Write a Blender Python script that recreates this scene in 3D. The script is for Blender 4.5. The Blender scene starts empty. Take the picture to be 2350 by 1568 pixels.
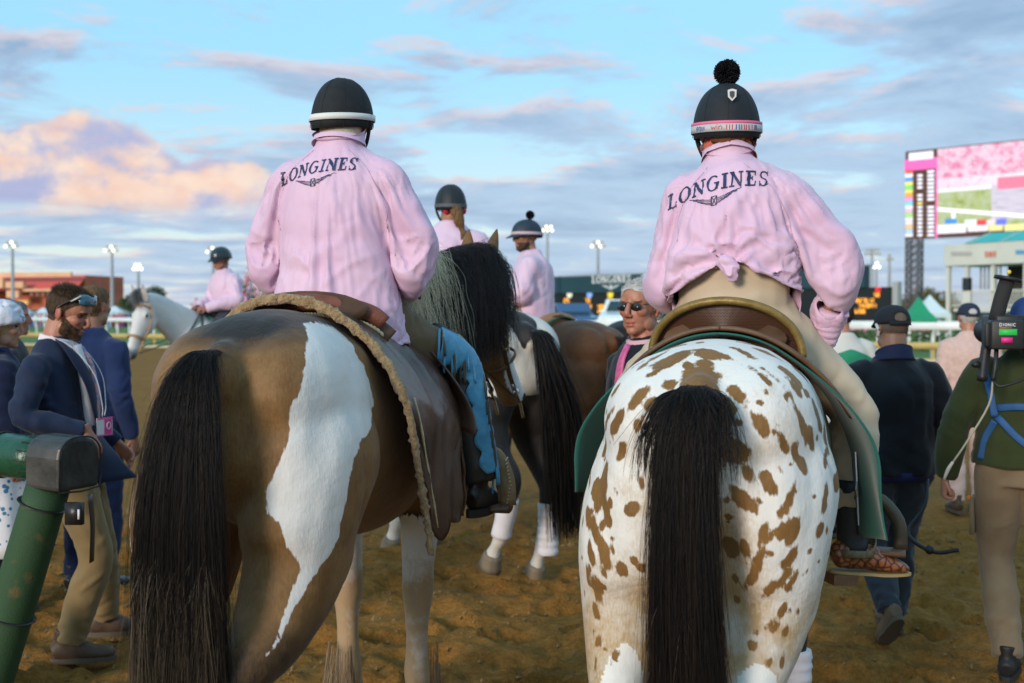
import bpy, bmesh, math, random, time
import numpy as np
from mathutils import Vector, Matrix, Euler, noise
from mathutils.bvhtree import BVHTree
_T0 = time.time()
random.seed(7); np.random.seed(7)
R = math.radians
scene = bpy.context.scene
COL = scene.collection

# ------------------------------------------------------------------ camera
CAM_H = 1.65
FPX = 2611.0                      # focal length in pixels of a 2350 px wide frame (40 mm lens)
PITCH = math.atan(64 / FPX)
cam_d = bpy.data.cameras.new('camera'); cam = bpy.data.objects.new('camera', cam_d); COL.objects.link(cam)
cam_d.lens = 40; cam_d.sensor_width = 36
cam_d.clip_start = 0.05; cam_d.clip_end = 6000
cam.location = (0, 0, CAM_H); cam.rotation_euler = (math.pi / 2 - PITCH, 0, 0)
cam_d.dof.use_dof = True; cam_d.dof.focus_distance = 3.75; cam_d.dof.aperture_fstop = 3.2
scene.camera = cam

# ------------------------------------------------------------------ world
SUN_EL, SUN_AZ = R(15), R(212)    # azimuth clockwise from +Y: low, behind the camera and to its left
wd = bpy.data.worlds.new('World'); scene.world = wd; wd.use_nodes = True
nt = wd.node_tree; nt.nodes.clear()
def WN(t, **kw):
    n = nt.nodes.new(t)
    for k, v in kw.items(): setattr(n, k, v)
    return n
def wl(a, b): nt.links.new(a, b)
def wval(inp, v):
    if hasattr(v, 'links') or isinstance(v, bpy.types.NodeSocket): wl(v, inp)
    else: inp.default_value = v
def wm(op, a, b=0.0, c=None, clamp=False):
    n = WN('ShaderNodeMath', operation=op); n.use_clamp = clamp
    wval(n.inputs[0], a); wval(n.inputs[1], b)
    if c is not None: wval(n.inputs[2], c)
    return n.outputs[0]
def wramp(x, lo, hi, a=0.0, b=1.0, smooth=True):
    n = WN('ShaderNodeMapRange'); n.interpolation_type = 'SMOOTHSTEP' if smooth else 'LINEAR'
    wval(n.inputs[0], x); n.inputs[1].default_value = lo; n.inputs[2].default_value = hi
    n.inputs[3].default_value = a; n.inputs[4].default_value = b
    return n.outputs[0]
def wmix(f, a, b, blend='MIX'):
    n = WN('ShaderNodeMix', data_type='RGBA', blend_type=blend)
    wval(n.inputs[0], f)
    for i, v in ((6, a), (7, b)):
        if isinstance(v, tuple): n.inputs[i].default_value = (*v, 1)
        else: wl(v, n.inputs[i])
    return n.outputs[2]
def wcomb(x, y, z):
    n = WN('ShaderNodeCombineXYZ'); wval(n.inputs[0], x); wval(n.inputs[1], y); wval(n.inputs[2], z); return n.outputs[0]
def wnoise(vec, scale, detail=5, rough=0.55, dist=0.0):
    n = WN('ShaderNodeTexNoise'); wl(vec, n.inputs['Vector'])
    n.inputs['Scale'].default_value = scale; n.inputs['Detail'].default_value = detail
    n.inputs['Roughness'].default_value = rough; n.inputs['Distortion'].default_value = dist
    return n.outputs['Fac']
tc = WN('ShaderNodeTexCoord'); sep = WN('ShaderNodeSeparateXYZ'); wl(tc.outputs['Generated'], sep.inputs[0])
dx, dy, dz = sep.outputs
sky = WN('ShaderNodeTexSky'); sky.sky_type = 'NISHITA'; sky.sun_disc = False
sky.sun_elevation = SUN_EL; sky.sun_rotation = SUN_AZ
sky.air_density = 1.0; sky.dust_density = 0.6; sky.ozone_density = 2.0; sky.altitude = 100
SKYG = 1.0
hz = wm('SQRT', wm('ADD', wm('MULTIPLY', dx, dx), wm('MULTIPLY', dy, dy)))
el = wm('DIVIDE', dz, wm('MAXIMUM', hz, 0.05))            # tangent of the elevation
az = wm('ARCTAN2', dx, dy)                                # azimuth from +Y
# clear air: the physical sky, softened by thin high veil that evens it out
clear = wmix(0.78, sky.outputs[0], wmix(wramp(el, 0.02, 0.24), (4.9, 5.7, 5.7), (2.6, 5.4, 7.2)))
# flat cloud decks: direction projected on a plane, so they crowd together near the horizon
pl = wm('DIVIDE', 1.0, wm('ADD', wm('MAXIMUM', dz, 0.0), 0.055))
px_, py_ = wm('MULTIPLY', dx, pl), wm('MULTIPLY', dy, pl)
vec = wcomb(px_, py_, 0.0)
vecu = wcomb(wm('SUBTRACT', px_, 0.03), wm('SUBTRACT', py_, 0.16), 0.0)
n1 = wnoise(vec, 1.05, 8, 0.62, 0.35); n1u = wnoise(vecu, 1.05, 8, 0.62, 0.35)
cover = wramp(el, 0.03, 0.30, 0.105, -0.055)
cover = wm('ADD', cover, wm('MULTIPLY', wramp(az, -0.35, 0.42), 0.075))
m1 = wramp(wm('ADD', n1, cover), 0.475, 0.60)
lit1 = wramp(wm('SUBTRACT', n1, n1u), -0.01, 0.075)
lit1 = wm('MULTIPLY', lit1, wramp(wm('ADD', n1, cover), 0.66, 0.50))
c1 = wmix(lit1, wmix(wramp(n1, .48, .70), (2.9, 3.9, 5.2), (1.9, 2.65, 3.9)), (6.0, 4.2, 3.9))
# a towering cumulus bank lit from the sun side, low in the sky ahead on the left
ax_ = wm('SUBTRACT', az, -0.385)
bv = wcomb(wm('MULTIPLY', az, 1.0), wm('MULTIPLY', el, 1.35), 0.3)
bn = wnoise(bv, 9.0, 6, 0.55, 0.15); bnb = wnoise(bv, 22.0, 4, 0.5)
bvu = wcomb(wm('ADD', az, 0.012), wm('SUBTRACT', wm('MULTIPLY', el, 1.35), 0.022), 0.3)
bnu = wnoise(bvu, 9.0, 6, 0.55, 0.15)
hump = wm('MULTIPLY', wramp(wm('ABSOLUTE', ax_), 0.0, 0.30, 1.0, 0.0), 0.075)
peak = wm('MULTIPLY', wramp(wm('ABSOLUTE', wm('SUBTRACT', az, -0.335)), 0.0, 0.065, 1.0, 0.0), 0.034)
top = wm('ADD', wm('ADD', 0.072, hump), wm('ADD', peak, wm('MULTIPLY', wm('SUBTRACT', bn, 0.5), 0.17)))
bank = wm('MULTIPLY', wramp(wm('SUBTRACT', top, el), -0.004, 0.012), wramp(el, 0.072, 0.100))
bank = wm('MULTIPLY', bank, wramp(wm('ABSOLUTE', wm('ADD', az, 0.42)), 0.17, 0.30, 1.0, 0.0))
bl = wramp(wm('ADD', wm('SUBTRACT', bn, bnu), wm('MULTIPLY', wm('SUBTRACT', el, 0.13), 0.9)), -0.10, 0.07)
cb = wmix(bl, (2.9, 3.1, 4.6), wmix(wramp(bnb, 0.35, 0.65), (6.0, 3.9, 3.1), (6.6, 5.1, 4.1)))
col = wmix(wm('MULTIPLY', m1, 0.86), clear, c1)
col = wmix(wm('MULTIPLY', bank, 0.93), col, cb)
hzb = wramp(el, -0.01, 0.05, 0.45, 0.0)                   # pale rosy belt just over the horizon
col = wmix(hzb, col, (4.0, 3.9, 4.6))
bg = WN('ShaderNodeBackground'); wl(col, bg.inputs[0]); bg.inputs[1].default_value = 0.135
out = WN('ShaderNodeOutputWorld'); wl(bg.outputs[0], out.inputs[0])

# ------------------------------------------------------------------ sun, exposure
sun_d = bpy.data.lights.new('sun', 'SUN'); sun = bpy.data.objects.new('sun', sun_d); COL.objects.link(sun)
sun_d.energy = 2.3; sun_d.angle = R(14); sun_d.color = (1.0, 0.86, 0.74)
sd = Vector((math.sin(SUN_AZ) * math.cos(SUN_EL), math.cos(SUN_AZ) * math.cos(SUN_EL), math.sin(SUN_EL)))
sun.rotation_euler = sd.to_track_quat('Z', 'Y').to_euler()
vs = scene.view_settings
scene.display_settings.display_device = 'sRGB'
vs.view_transform = 'Standard'; vs.look = 'None'; vs.exposure = 0.22; vs.gamma = 1.0; vs.use_curve_mapping = False
scene.cycles.use_denoising = True
scene.cycles.max_bounces = 6; scene.cycles.diffuse_bounces = 3; scene.cycles.glossy_bounces = 2
scene.cycles.transparent_max_bounces = 8
scene.cycles.sample_clamp_indirect = 4.0

# ------------------------------------------------------------------ helpers
def at(u, v, Y):
    """World point at depth Y on the line of sight of frame position (u, v) (2350 x 1568 frame)."""
    a, b = (u - 1175) / FPX, (784 - v) / FPX
    c, s = math.cos(PITCH), math.sin(PITCH)
    d = Vector((a, c + b * s, b * c - s))
    t = Y / d.y
    return Vector((0, 0, CAM_H)) + d * t
V = Vector

MATS = {}
def mat(name, col, rough=0.6, col2=None, scale=18, bump=0.0, bscale=None, metal=0.0, sheen=0.0, spec=0.5,
        emit=None, estr=1.0, detail=4, lo=0.35, hi=0.65, stretch=(1, 1, 1), coat=0.0, bdist=0.01, sss=0.0, trans=0.0):
    if name in MATS: return MATS[name]
    m = bpy.data.materials.new(name); m.use_nodes = True; MATS[name] = m
    t = m.node_tree; N = t.nodes; L = t.links
    b = N['Principled BSDF']
    b.inputs['Base Color'].default_value = (*col, 1); b.inputs['Roughness'].default_value = rough
    b.inputs['Metallic'].default_value = metal; b.inputs['Specular IOR Level'].default_value = spec
    if sheen: b.inputs['Sheen Weight'].default_value = sheen; b.inputs['Sheen Roughness'].default_value = 0.5
    if coat: b.inputs['Coat Weight'].default_value = coat
    if sss:
        b.inputs['Subsurface Weight'].default_value = sss; b.inputs['Subsurface Scale'].default_value = 0.01
    if trans: b.inputs['Transmission Weight'].default_value = trans
    if emit:
        b.inputs['Emission Color'].default_value = (*emit, 1); b.inputs['Emission Strength'].default_value = estr
    if col2 or bump:
        tcn = N.new('ShaderNodeTexCoord'); mp = N.new('ShaderNodeMapping')
        mp.inputs['Scale'].default_value = stretch
        L.new(tcn.outputs['Object'], mp.inputs['Vector'])
    if col2:
        n = N.new('ShaderNodeTexNoise'); n.inputs['Scale'].default_value = scale; n.inputs['Detail'].default_value = detail
        L.new(mp.outputs[0], n.inputs['Vector'])
        mr = N.new('ShaderNodeMapRange'); mr.inputs[1].default_value = lo; mr.inputs[2].default_value = hi
        L.new(n.outputs['Fac'], mr.inputs[0])
        mx = N.new('ShaderNodeMix'); mx.data_type = 'RGBA'
        mx.inputs[6].default_value = (*col, 1); mx.inputs[7].default_value = (*col2, 1)
        L.new(mr.outputs[0], mx.inputs[0]); L.new(mx.outputs[2], b.inputs['Base Color'])
    if bump:
        n2 = N.new('ShaderNodeTexNoise'); n2.inputs['Scale'].default_value = bscale or scale * 4; n2.inputs['Detail'].default_value = 5
        L.new(mp.outputs[0], n2.inputs['Vector'])
        bp = N.new('ShaderNodeBump'); bp.inputs['Strength'].default_value = bump; bp.inputs['Distance'].default_value = bdist
        L.new(n2.outputs['Fac'], bp.inputs['Height']); L.new(bp.outputs[0], b.inputs['Normal'])
    return m

def tag(o, label=None, cat=None, group=None, kind=None):
    if label: o['label'] = label
    if cat: o['category'] = cat
    if group: o['group'] = group
    if kind: o['kind'] = kind
    return o
def thing(name, label, cat, loc=(0, 0, 0), rz=0.0, group=None, scale=1.0):
    o = bpy.data.objects.new(name, None); COL.objects.link(o)
    o.location = loc; o.rotation_euler = (0, 0, rz); o.scale = (scale,) * 3
    o.empty_display_size = 0.1
    return tag(o, label, cat, group)
def link(name, me, m=None, parent=None):
    o = bpy.data.objects.new(name, me); COL.objects.link(o)
    if m is not None:
        me.materials.clear()
        for mm in (m if isinstance(m, (list, tuple)) else [m]): me.materials.append(mm)
    if parent is not None: o.parent = parent
    return o

def crom(P, k):
    """Catmull-Rom through the rows of P, k samples per span."""
    P = np.asarray(P, float)
    if len(P) < 3 or k < 2: return P
    Q = np.vstack([2 * P[0] - P[1], P, 2 * P[-1] - P[-2]])
    out = []
    for i in range(1, len(Q) - 2):
        for j in range(k):
            t = j / k
            out.append(0.5 * ((2 * Q[i]) + (-Q[i-1] + Q[i+1]) * t + (2*Q[i-1] - 5*Q[i] + 4*Q[i+1] - Q[i+2]) * t*t
                              + (-Q[i-1] + 3*Q[i] - 3*Q[i+1] + Q[i+2]) * t**3))
    out.append(P[-1])
    return np.array(out)

class MB:
    """Collects simple shapes into one mesh."""
    def __init__(s): s.v = []; s.f = []; s.mi = []
    def add(s, vs, fs, mi=0):
        o = len(s.v); s.v += [tuple(x) for x in vs]; s.f += [tuple(i + o for i in f) for f in fs]; s.mi += [mi] * len(fs)
    def tube(s, pts, rad, up=(0, 0, 1), n=12, k=4, cap=True, mi=0, sq=2.0):
        pts = [tuple(p) for p in pts]
        if not isinstance(rad, list): rad = [rad] * len(pts)
        rr = [(r, r) if not isinstance(r, tuple) else r for r in rad]
        A = crom(np.hstack([np.array(pts, float), np.array(rr, float)]), k)
        C = A[:, :3]; RD = np.maximum(A[:, 3:], 1e-4)
        T = np.gradient(C, axis=0); T /= np.maximum(np.linalg.norm(T, axis=1, keepdims=True), 1e-9)
        up = np.array(up, float); vs = []
        prev = None
        for i in range(len(C)):
            sd_ = np.cross(up, T[i]); ln = np.linalg.norm(sd_)
            if ln < 1e-3: sd_ = prev if prev is not None else np.cross((0.3, 1, 0.1), T[i]); ln = np.linalg.norm(sd_)
            sd_ = sd_ / ln; prev = sd_
            b_ = np.cross(T[i], sd_)
            for j in range(n):
                a = 2 * math.pi * j / n
                ca, sa = math.cos(a), math.sin(a)
                if sq != 2.0:
                    ca = math.copysign(abs(ca) ** (2 / sq), ca); sa = math.copysign(abs(sa) ** (2 / sq), sa)
                vs.append(C[i] + sd_ * ca * RD[i, 0] + b_ * sa * RD[i, 1])
        fs = []
        m = len(C)
        for i in range(m - 1):
            for j in range(n):
                j2 = (j + 1) % n
                fs.append((i*n + j, i*n + j2, (i+1)*n + j2, (i+1)*n + j))
        if cap:
            fs.append(tuple(range(n - 1, -1, -1))); fs.append(tuple((m-1)*n + j for j in range(n)))
        s.add(vs, fs, mi)
    def ball(s, c, r, rot=None, n=16, m=10, mi=0):
        r = (r, r, r) if not isinstance(r, (tuple, list)) else r
        vs = []; c = Vector(c)
        for i in range(m + 1):
            th = math.pi * i / m
            for j in range(n):
                ph = 2 * math.pi * j / n
                p = Vector((r[0]*math.sin(th)*math.cos(ph), r[1]*math.sin(th)*math.sin(ph), r[2]*math.cos(th)))
                if rot is not None: p = rot @ p
                vs.append(c + p)
        fs = [(i*n + j, (i+1)*n + j, (i+1)*n + (j+1) % n, i*n + (j+1) % n) for i in range(m) for j in range(n)]
        s.add(vs, fs, mi)
    def box(s, c, d, rot=None, mi=0):
        c = Vector(c); vs = []
        for x in (-.5, .5):
            for y in (-.5, .5):
                for z in (-.5, .5):
                    p = Vector((x*d[0], y*d[1], z*d[2]))
                    vs.append(c + (rot @ p if rot is not None else p))
        s.add(vs, [(0,1,3,2), (4,6,7,5), (0,4,5,1), (2,3,7,6), (0,2,6,4), (1,5,7,3)], mi)
    def bar(s, a, b, w, h=None, up=(0, 0, 1), mi=0):
        a, b = Vector(a), Vector(b); d = b - a
        x = d.normalized(); u = Vector(up)
        if abs(x.dot(u)) > 0.98: u = Vector((0, 1, 0))
        y = u.cross(x).normalized(); z = x.cross(y)
        rot = Matrix((x, y, z)).transposed()
        s.box((a + b) / 2, (d.length, w, h or w), rot, mi)
    def prism(s, poly, fn, mi=0):
        """poly: 2-D outline; fn(p, side) -> 3-D point for side 0 / 1."""
        n = len(poly)
        vs = [fn(p, 0) for p in poly] + [fn(p, 1) for p in poly]
        fs = [tuple(range(n - 1, -1, -1)), tuple(range(n, 2 * n))] + [(i, (i+1) % n, (i+1) % n + n, i + n) for i in range(n)]
        s.add(vs, fs, mi)
    def me(s, name='m', smooth=False):
        me = bpy.data.meshes.new(name); me.from_pydata(s.v, [], s.f); me.update()
        if smooth: me.polygons.foreach_set('use_smooth', [True] * len(me.polygons))
        return me
    def build(s, name, m, parent=None, smooth=False):
        o = link(name, s.me(name, smooth), m, parent)
        if any(s.mi): o.data.polygons.foreach_set('material_index', s.mi)
        return o

def remesh(mb, voxel, smooth=6, factor=0.5, name='m'):
    """Fuse overlapping closed shapes into one continuous skin."""
    me = mb.me('tmp'); o = bpy.data.objects.new('tmp', me); COL.objects.link(o)
    r = o.modifiers.new('r', 'REMESH'); r.mode = 'VOXEL'; r.voxel_size = voxel; r.use_smooth_shade = True
    if smooth:
        sm = o.modifiers.new('s', 'SMOOTH'); sm.factor = factor; sm.iterations = smooth
    dg = bpy.context.evaluated_depsgraph_get(); dg.update()
    res = bpy.data.meshes.new_from_object(o.evaluated_get(dg))
    bpy.data.objects.remove(o); bpy.data.meshes.remove(me)
    res.name = name
    res.polygons.foreach_set('use_smooth', [True] * len(res.polygons))
    return res
def getco(me):
    a = np.empty(len(me.vertices) * 3, np.float32); me.vertices.foreach_get('co', a); return a.reshape(-1, 3).astype(float)
def getno(me):
    a = np.empty(len(me.vertices) * 3, np.float32); me.vertices.foreach_get('normal', a); return a.reshape(-1, 3).astype(float)
def setco(me, co):
    me.vertices.foreach_set('co', np.asarray(co, np.float32).ravel()); me.update()
def attr(me, name, vals):
    a = me.attributes.new(name, 'FLOAT', 'POINT'); a.data.foreach_set('value', np.asarray(vals, np.float32))
def cut(me, keep):
    """Delete vertices where keep is False."""
    bm = bmesh.new(); bm.from_mesh(me); bm.verts.ensure_lookup_table()
    bmesh.ops.delete(bm, geom=[v for v, k in zip(bm.verts, keep) if not k], context='VERTS')
    bm.verts.index_update(); bv = [v for v in bm.verts if v.is_boundary]
    nb = [[e.other_vert(v) for e in v.link_edges if e.is_boundary] for v in bv]
    for _ in range(10):                                       # even out the cut edge
        new = [v.co*.4 + sum((w.co for w in q), Vector())*(.6/len(q)) if q else v.co.copy() for v, q in zip(bv, nb)]
        for v, c in zip(bv, new): v.co = c
    bm.to_mesh(me); bm.free(); me.update(); return me
def largest(me):
    """Keep only the largest connected piece."""
    bm = bmesh.new(); bm.from_mesh(me); seen = set(); best = []
    for v0 in bm.verts:
        if v0 in seen: continue
        st = [v0]; seen.add(v0); isl = [v0]
        while st:
            v = st.pop()
            for e in v.link_edges:
                w = e.other_vert(v)
                if w not in seen: seen.add(w); st.append(w); isl.append(w)
        if len(isl) > len(best): best = isl
    ks = set(best); bmesh.ops.delete(bm, geom=[v for v in bm.verts if v not in ks], context='VERTS'); bm.to_mesh(me); bm.free(); me.update()
def merge_me(a, b, name='m'):
    bm = bmesh.new(); bm.from_mesh(a); bm.from_mesh(b); me = bpy.data.meshes.new(name); bm.to_mesh(me); bm.free()
    me.polygons.foreach_set('use_smooth', [True] * len(me.polygons)); return me
def smoothstep(a, b, x):
    t = np.clip((x - a) / (b - a), 0, 1); return t * t * (3 - 2 * t)
def _h3(i, j, k):
    h = (i * 374761393 + j * 668265263 + k * 2147483647 + 12345) & 0xFFFFFFFF
    h = ((h ^ (h >> 13)) * 1274126177) & 0xFFFFFFFF
    return ((h ^ (h >> 16)) & 0xFFFF) / 32767.5 - 1.0
def vnoise(p):
    """Smooth value noise in -1..1 for an (n, 3) array."""
    i = np.floor(p).astype(np.int64); f = p - i; f = f * f * f * (f * (f * 6 - 15) + 10)
    r = 0
    for a in (0, 1):
        for b in (0, 1):
            for c in (0, 1):
                w = (f[:, 0] if a else 1 - f[:, 0]) * (f[:, 1] if b else 1 - f[:, 1]) * (f[:, 2] if c else 1 - f[:, 2])
                r = r + w * _h3(i[:, 0] + a, i[:, 1] + b, i[:, 2] + c)
    return r
def fbm(co, scale, octs=3, off=(0, 0, 0), stretch=(1, 1, 1), gain=0.5):
    out = 0; amp = 1.0; c = np.asarray(co, float) * np.array(stretch, float)
    for o in range(octs):
        out = out + amp * vnoise(c * (scale * 2 ** o) + np.array(off) + o * 7.31); amp *= gain
    return out
def seg_dist(co, line):
    """Distance of points to a polyline and the share of its length there."""
    L = np.asarray(line, float); best = np.full(len(co), 1e9); tt = np.zeros(len(co)); n = len(L) - 1
    for i in range(n):
        a, b = L[i], L[i+1]; ab = b - a
        t = np.clip(((co - a) @ ab) / max(ab @ ab, 1e-9), 0, 1)
        d = np.linalg.norm(co - (a + t[:, None] * ab), axis=1)
        m = d < best; best[m] = d[m]; tt[m] = (i + t[m]) / n
    return best, tt
def crumple(me, amp, scale, seed=0, n=8, bias=(1, 1, 1), mask=None):
    """Crisp facets of creased fabric: warped saw-tooth pleats in random directions, each in patches."""
    rg = np.random.RandomState(seed + 77); co = getco(me); no = getno(me)
    q = co + .035*np.stack([fbm(co, 5, 2, (seed, 1, 0)), fbm(co, 5, 2, (4, seed, 2)), fbm(co, 5, 2, (1, 7, seed))], 1); d = np.zeros(len(co))
    for i in range(n):
        u = rg.normal(size=3)*np.array(bias); u /= np.linalg.norm(u); f = scale*rg.uniform(.5, 1.7)
        x = q @ u*f + rg.uniform(0, 9); tri = np.abs(x - np.floor(x) - .5)*2
        d += smoothstep(.0, .55, fbm(co, 3.2, 2, (seed + i*3.1, 2, i)))*(tri - .5)*amp*min(scale/f, 1.4)
    if mask is not None: d = d*mask(co)
    setco(me, co + no*d[:, None])
def folds(me, lines):
    """Raise (or sink) soft creases along polylines: (points, height, width)."""
    co = getco(me); no = getno(me); dsp = np.zeros(len(co))
    for line, h, w in lines:
        d, t = seg_dist(co, line)
        dsp += h * (np.exp(-(d / w) ** 2) - 0.45 * np.exp(-(d / (2.2 * w)) ** 2)) * np.sqrt(np.clip(np.sin(np.pi * np.clip(t, .02, .98)), 0, 1))
    setco(me, co + no * dsp[:, None])
def hair(name, strands, m, parent, r0=0.0009, r1=0.0003, npt=None):
    """strands: array (n, k, 3) of hair paths."""
    S = np.asarray(strands, np.float32); n, k = S.shape[:2]
    hc = bpy.data.hair_curves.new(name); hc.add_curves([k] * n)
    hc.points.foreach_set('position', S.reshape(-1))
    rad = np.tile(np.linspace(r0, r1, k, dtype=np.float32), n)
    hc.points.foreach_set('radius', rad)
    o = bpy.data.objects.new(name, hc); COL.objects.link(o); hc.materials.append(m); o.parent = parent
    return o
def copy_tree(o, parent=None):
    c = o.copy(); COL.objects.link(c); c.parent = parent
    for ch in list(o.children): copy_tree(ch, c)
    return c
# ================================================================== ground
def axis(lo, a, b, hi, fine, grow=1.16):
    mid = list(np.arange(a, b, fine)); r = []; x = b; st = fine
    while x < hi: r.append(x); st *= grow; x += st
    l = []; x = a - fine; st = fine
    while x > lo: l.append(x); st *= grow; x -= st
    return np.array(l[::-1] + mid + r + [hi]) if hi > b else np.array(l[::-1] + mid)
gx = axis(-160, -3.2, 3.4, 160, 0.028); gy = axis(-12, 3.6, 8.6, 150, 0.028, 1.10)
GX, GY = np.meshgrid(gx, gy); gp = np.stack([GX.ravel(), GY.ravel(), np.zeros(GX.size)], 1)
sx = np.gradient(gx); sy = np.gradient(gy); SP = np.maximum(sx[None, :], sy[:, None]).ravel()
h = 0.034 * fbm(gp, 1.3, 2) + 0.030 * fbm(gp, 4.5, 3, (5, 3, 1)) * np.clip(1.2 - SP / 0.2, 0, 1)
cl = fbm(gp, 9.0, 3, (1, 9, 4)); h += 0.034 * np.maximum(cl - 0.10, 0) * np.clip(1.2 - SP / 0.12, 0, 1)
h -= 0.022 * np.maximum(fbm(gp, 5.2, 2, (8, 2, 6)) - 0.35, 0)
rng = np.random.RandomState(3)
for _ in range(230):                                     # hoof dents and kicked-up crumbs
    cx, cy = rng.uniform(-3, 3.2), rng.uniform(3.7, 8.4); r = rng.uniform(.05, .11); k = rng.uniform(.6, 1.4)
    d = np.hypot((gp[:, 0] - cx) * k, gp[:, 1] - cy) / r
    m = d < 3
    h[m] += rng.uniform(.018, .042) * (-1.1 * np.exp(-d[m] ** 4) + 0.7 * np.exp(-((d[m] - 1.3) / .35) ** 2) * (0.4 + 0.6 * (gp[m, 1] > cy)))
h *= np.clip(1.5 - SP / 0.6, 0, 1)
gp[:, 2] = h - 0.012
nx, ny = len(gx), len(gy)
idx = np.arange(nx * ny).reshape(ny, nx)
gf = np.stack([idx[:-1, :-1], idx[:-1, 1:], idx[1:, 1:], idx[1:, :-1]], -1).reshape(-1, 4)
gm = bpy.data.meshes.new('dirt'); gm.from_pydata(gp.tolist(), [], gf.tolist()); gm.polygons.foreach_set('use_smooth', [True] * len(gm.polygons)); gm.update()
def dirt_mat():
    m = bpy.data.materials.new('track_dirt'); m.use_nodes = True; t = m.node_tree; N = t.nodes; L = t.links; b = N['Principled BSDF']
    tcn = N.new('ShaderNodeTexCoord')
    def nz(sc, de, ro=0.6, st=(1, 1, 1)):
        mp = N.new('ShaderNodeMapping'); mp.inputs['Scale'].default_value = st; L.new(tcn.outputs['Object'], mp.inputs[0])
        n = N.new('ShaderNodeTexNoise'); n.inputs['Scale'].default_value = sc; n.inputs['Detail'].default_value = de; n.inputs['Roughness'].default_value = ro
        L.new(mp.outputs[0], n.inputs[0]); return n.outputs['Fac']
    def ramp(x, stops):
        r = N.new('ShaderNodeValToRGB'); L.new(x, r.inputs[0]); e = r.color_ramp.elements
        e[0].position, e[0].color = stops[0][0], (*stops[0][1], 1); e[1].position, e[1].color = stops[-1][0], (*stops[-1][1], 1)
        for p, c in stops[1:-1]: q = e.new(p); q.color = (*c, 1)
        return r.outputs[0]
    def mix(f, a, c, bl='MIX'):
        x = N.new('ShaderNodeMix'); x.data_type = 'RGBA'; x.blend_type = bl
        if isinstance(f, float): x.inputs[0].default_value = f
        else: L.new(f, x.inputs[0])
        L.new(a, x.inputs[6]); L.new(c, x.inputs[7]); return x.outputs[2]
    c1 = ramp(nz(1.1, 5), [(0.3, (.20, .088, .018)), (0.5, (.33, .152, .032)), (0.72, (.44, .212, .052))])
    c2 = ramp(nz(13, 6, .7), [(0.32, (.045, .019, .005)), (0.52, (.27, .125, .028)), (0.72, (.52, .275, .080))])
    c3 = ramp(nz(60, 4, .7), [(0.36, (.05, .022, .005)), (0.6, (.29, .14, .026))])
    c = mix(0.5, c1, c2); c = mix(0.33, c, c3)
    L.new(c, b.inputs['Base Color']); b.inputs['Roughness'].default_value = 0.95; b.inputs['Specular IOR Level'].default_value = 0.15
    bp = N.new('ShaderNodeBump'); bp.inputs['Strength'].default_value = 0.9; bp.inputs['Distance'].default_value = 0.02; L.new(nz(38, 6, .72), bp.inputs['Height'])
    bp2 = N.new('ShaderNodeBump'); bp2.inputs['Strength'].default_value = 0.6; bp2.inputs['Distance'].default_value = 0.05; L.new(nz(9, 5, .65), bp2.inputs['Height'])
    L.new(bp.outputs[0], bp2.inputs['Normal']); L.new(bp2.outputs[0], b.inputs['Normal'])
    return m
tag(link('ground', gm, dirt_mat()), 'brown loose dirt of the racetrack with hoof marks', 'ground', kind='structure')

# loose crumbs of soil lying on the track
mbc = MB(); rng = np.random.RandomState(11)
for _ in range(2600):
    x, y = rng.uniform(-3.2, 3.4), rng.uniform(3.6, 9.5); r = rng.uniform(.005, .016) * (1 + (rng.rand() < .06) * 1.3)
    j = rng.uniform(.6, 1.3, 6) * r
    iy = np.searchsorted(gy, y); ix = np.searchsorted(gx, x); z = gp[min(iy, ny - 1) * nx + min(ix, nx - 1), 2]
    mbc.add([(x + j[0], y, z), (x, y + j[1], z), (x - j[2], y, z), (x, y - j[3], z), (x + rng.uniform(-.4, .4) * r, y, z + j[4]), (x, y, z - r)],
            [(0, 1, 4), (1, 2, 4), (2, 3, 4), (3, 0, 4), (1, 0, 5), (2, 1, 5), (3, 2, 5), (0, 3, 5)])
o = mbc.build('soil_crumbs', mat('crumb', (.12, .07, .022), .95, (.25, .155, .06), 9)); tag(o, 'loose soil crumbs scattered over the near track', 'soil', kind='stuff')

EDGE = [V((70, 6, 0)), V((45, 20, 0)), V((14, 37.5, 0)), V((-22, 56, 0)), V((-150, 118, 0))]
gms = MB(); far = [V((3000, 30, 0)), V((3000, 3500, 0)), V((-3000, 3500, 0)), V((-3000, 1500, 0))]
gms.add([(p.x, p.y, .035) for p in EDGE[::-1] + far][::-1], [tuple(range(len(EDGE) + 4))])
gms.build('grass', mat('turf', (.055, .12, .016), .9, (.11, .19, .03), 1.2, bump=.4, bscale=60)); tag(bpy.data.objects['grass'], 'mown green turf infield beyond the dirt track', 'grass', kind='structure')
tb = MB(); tb.add([(-3000, -300, -.3), (3000, -300, -.3), (3000, 3500, -.3), (-3000, 3500, -.3)], [(0, 1, 2, 3)])
tb.build('terrain', mat('soil_far', (.16, .1, .04), .95)); tag(bpy.data.objects['terrain'], 'flat ground reaching to the horizon', 'ground', kind='structure')

def along(P, step, z=0):
    out = []
    for a, b in zip(P[:-1], P[1:]):
        n = max(1, int((b - a).length / step))
        for i in range(n): out.append(a.lerp(b, i / n) + V((0, 0, z)))
    return out
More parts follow.
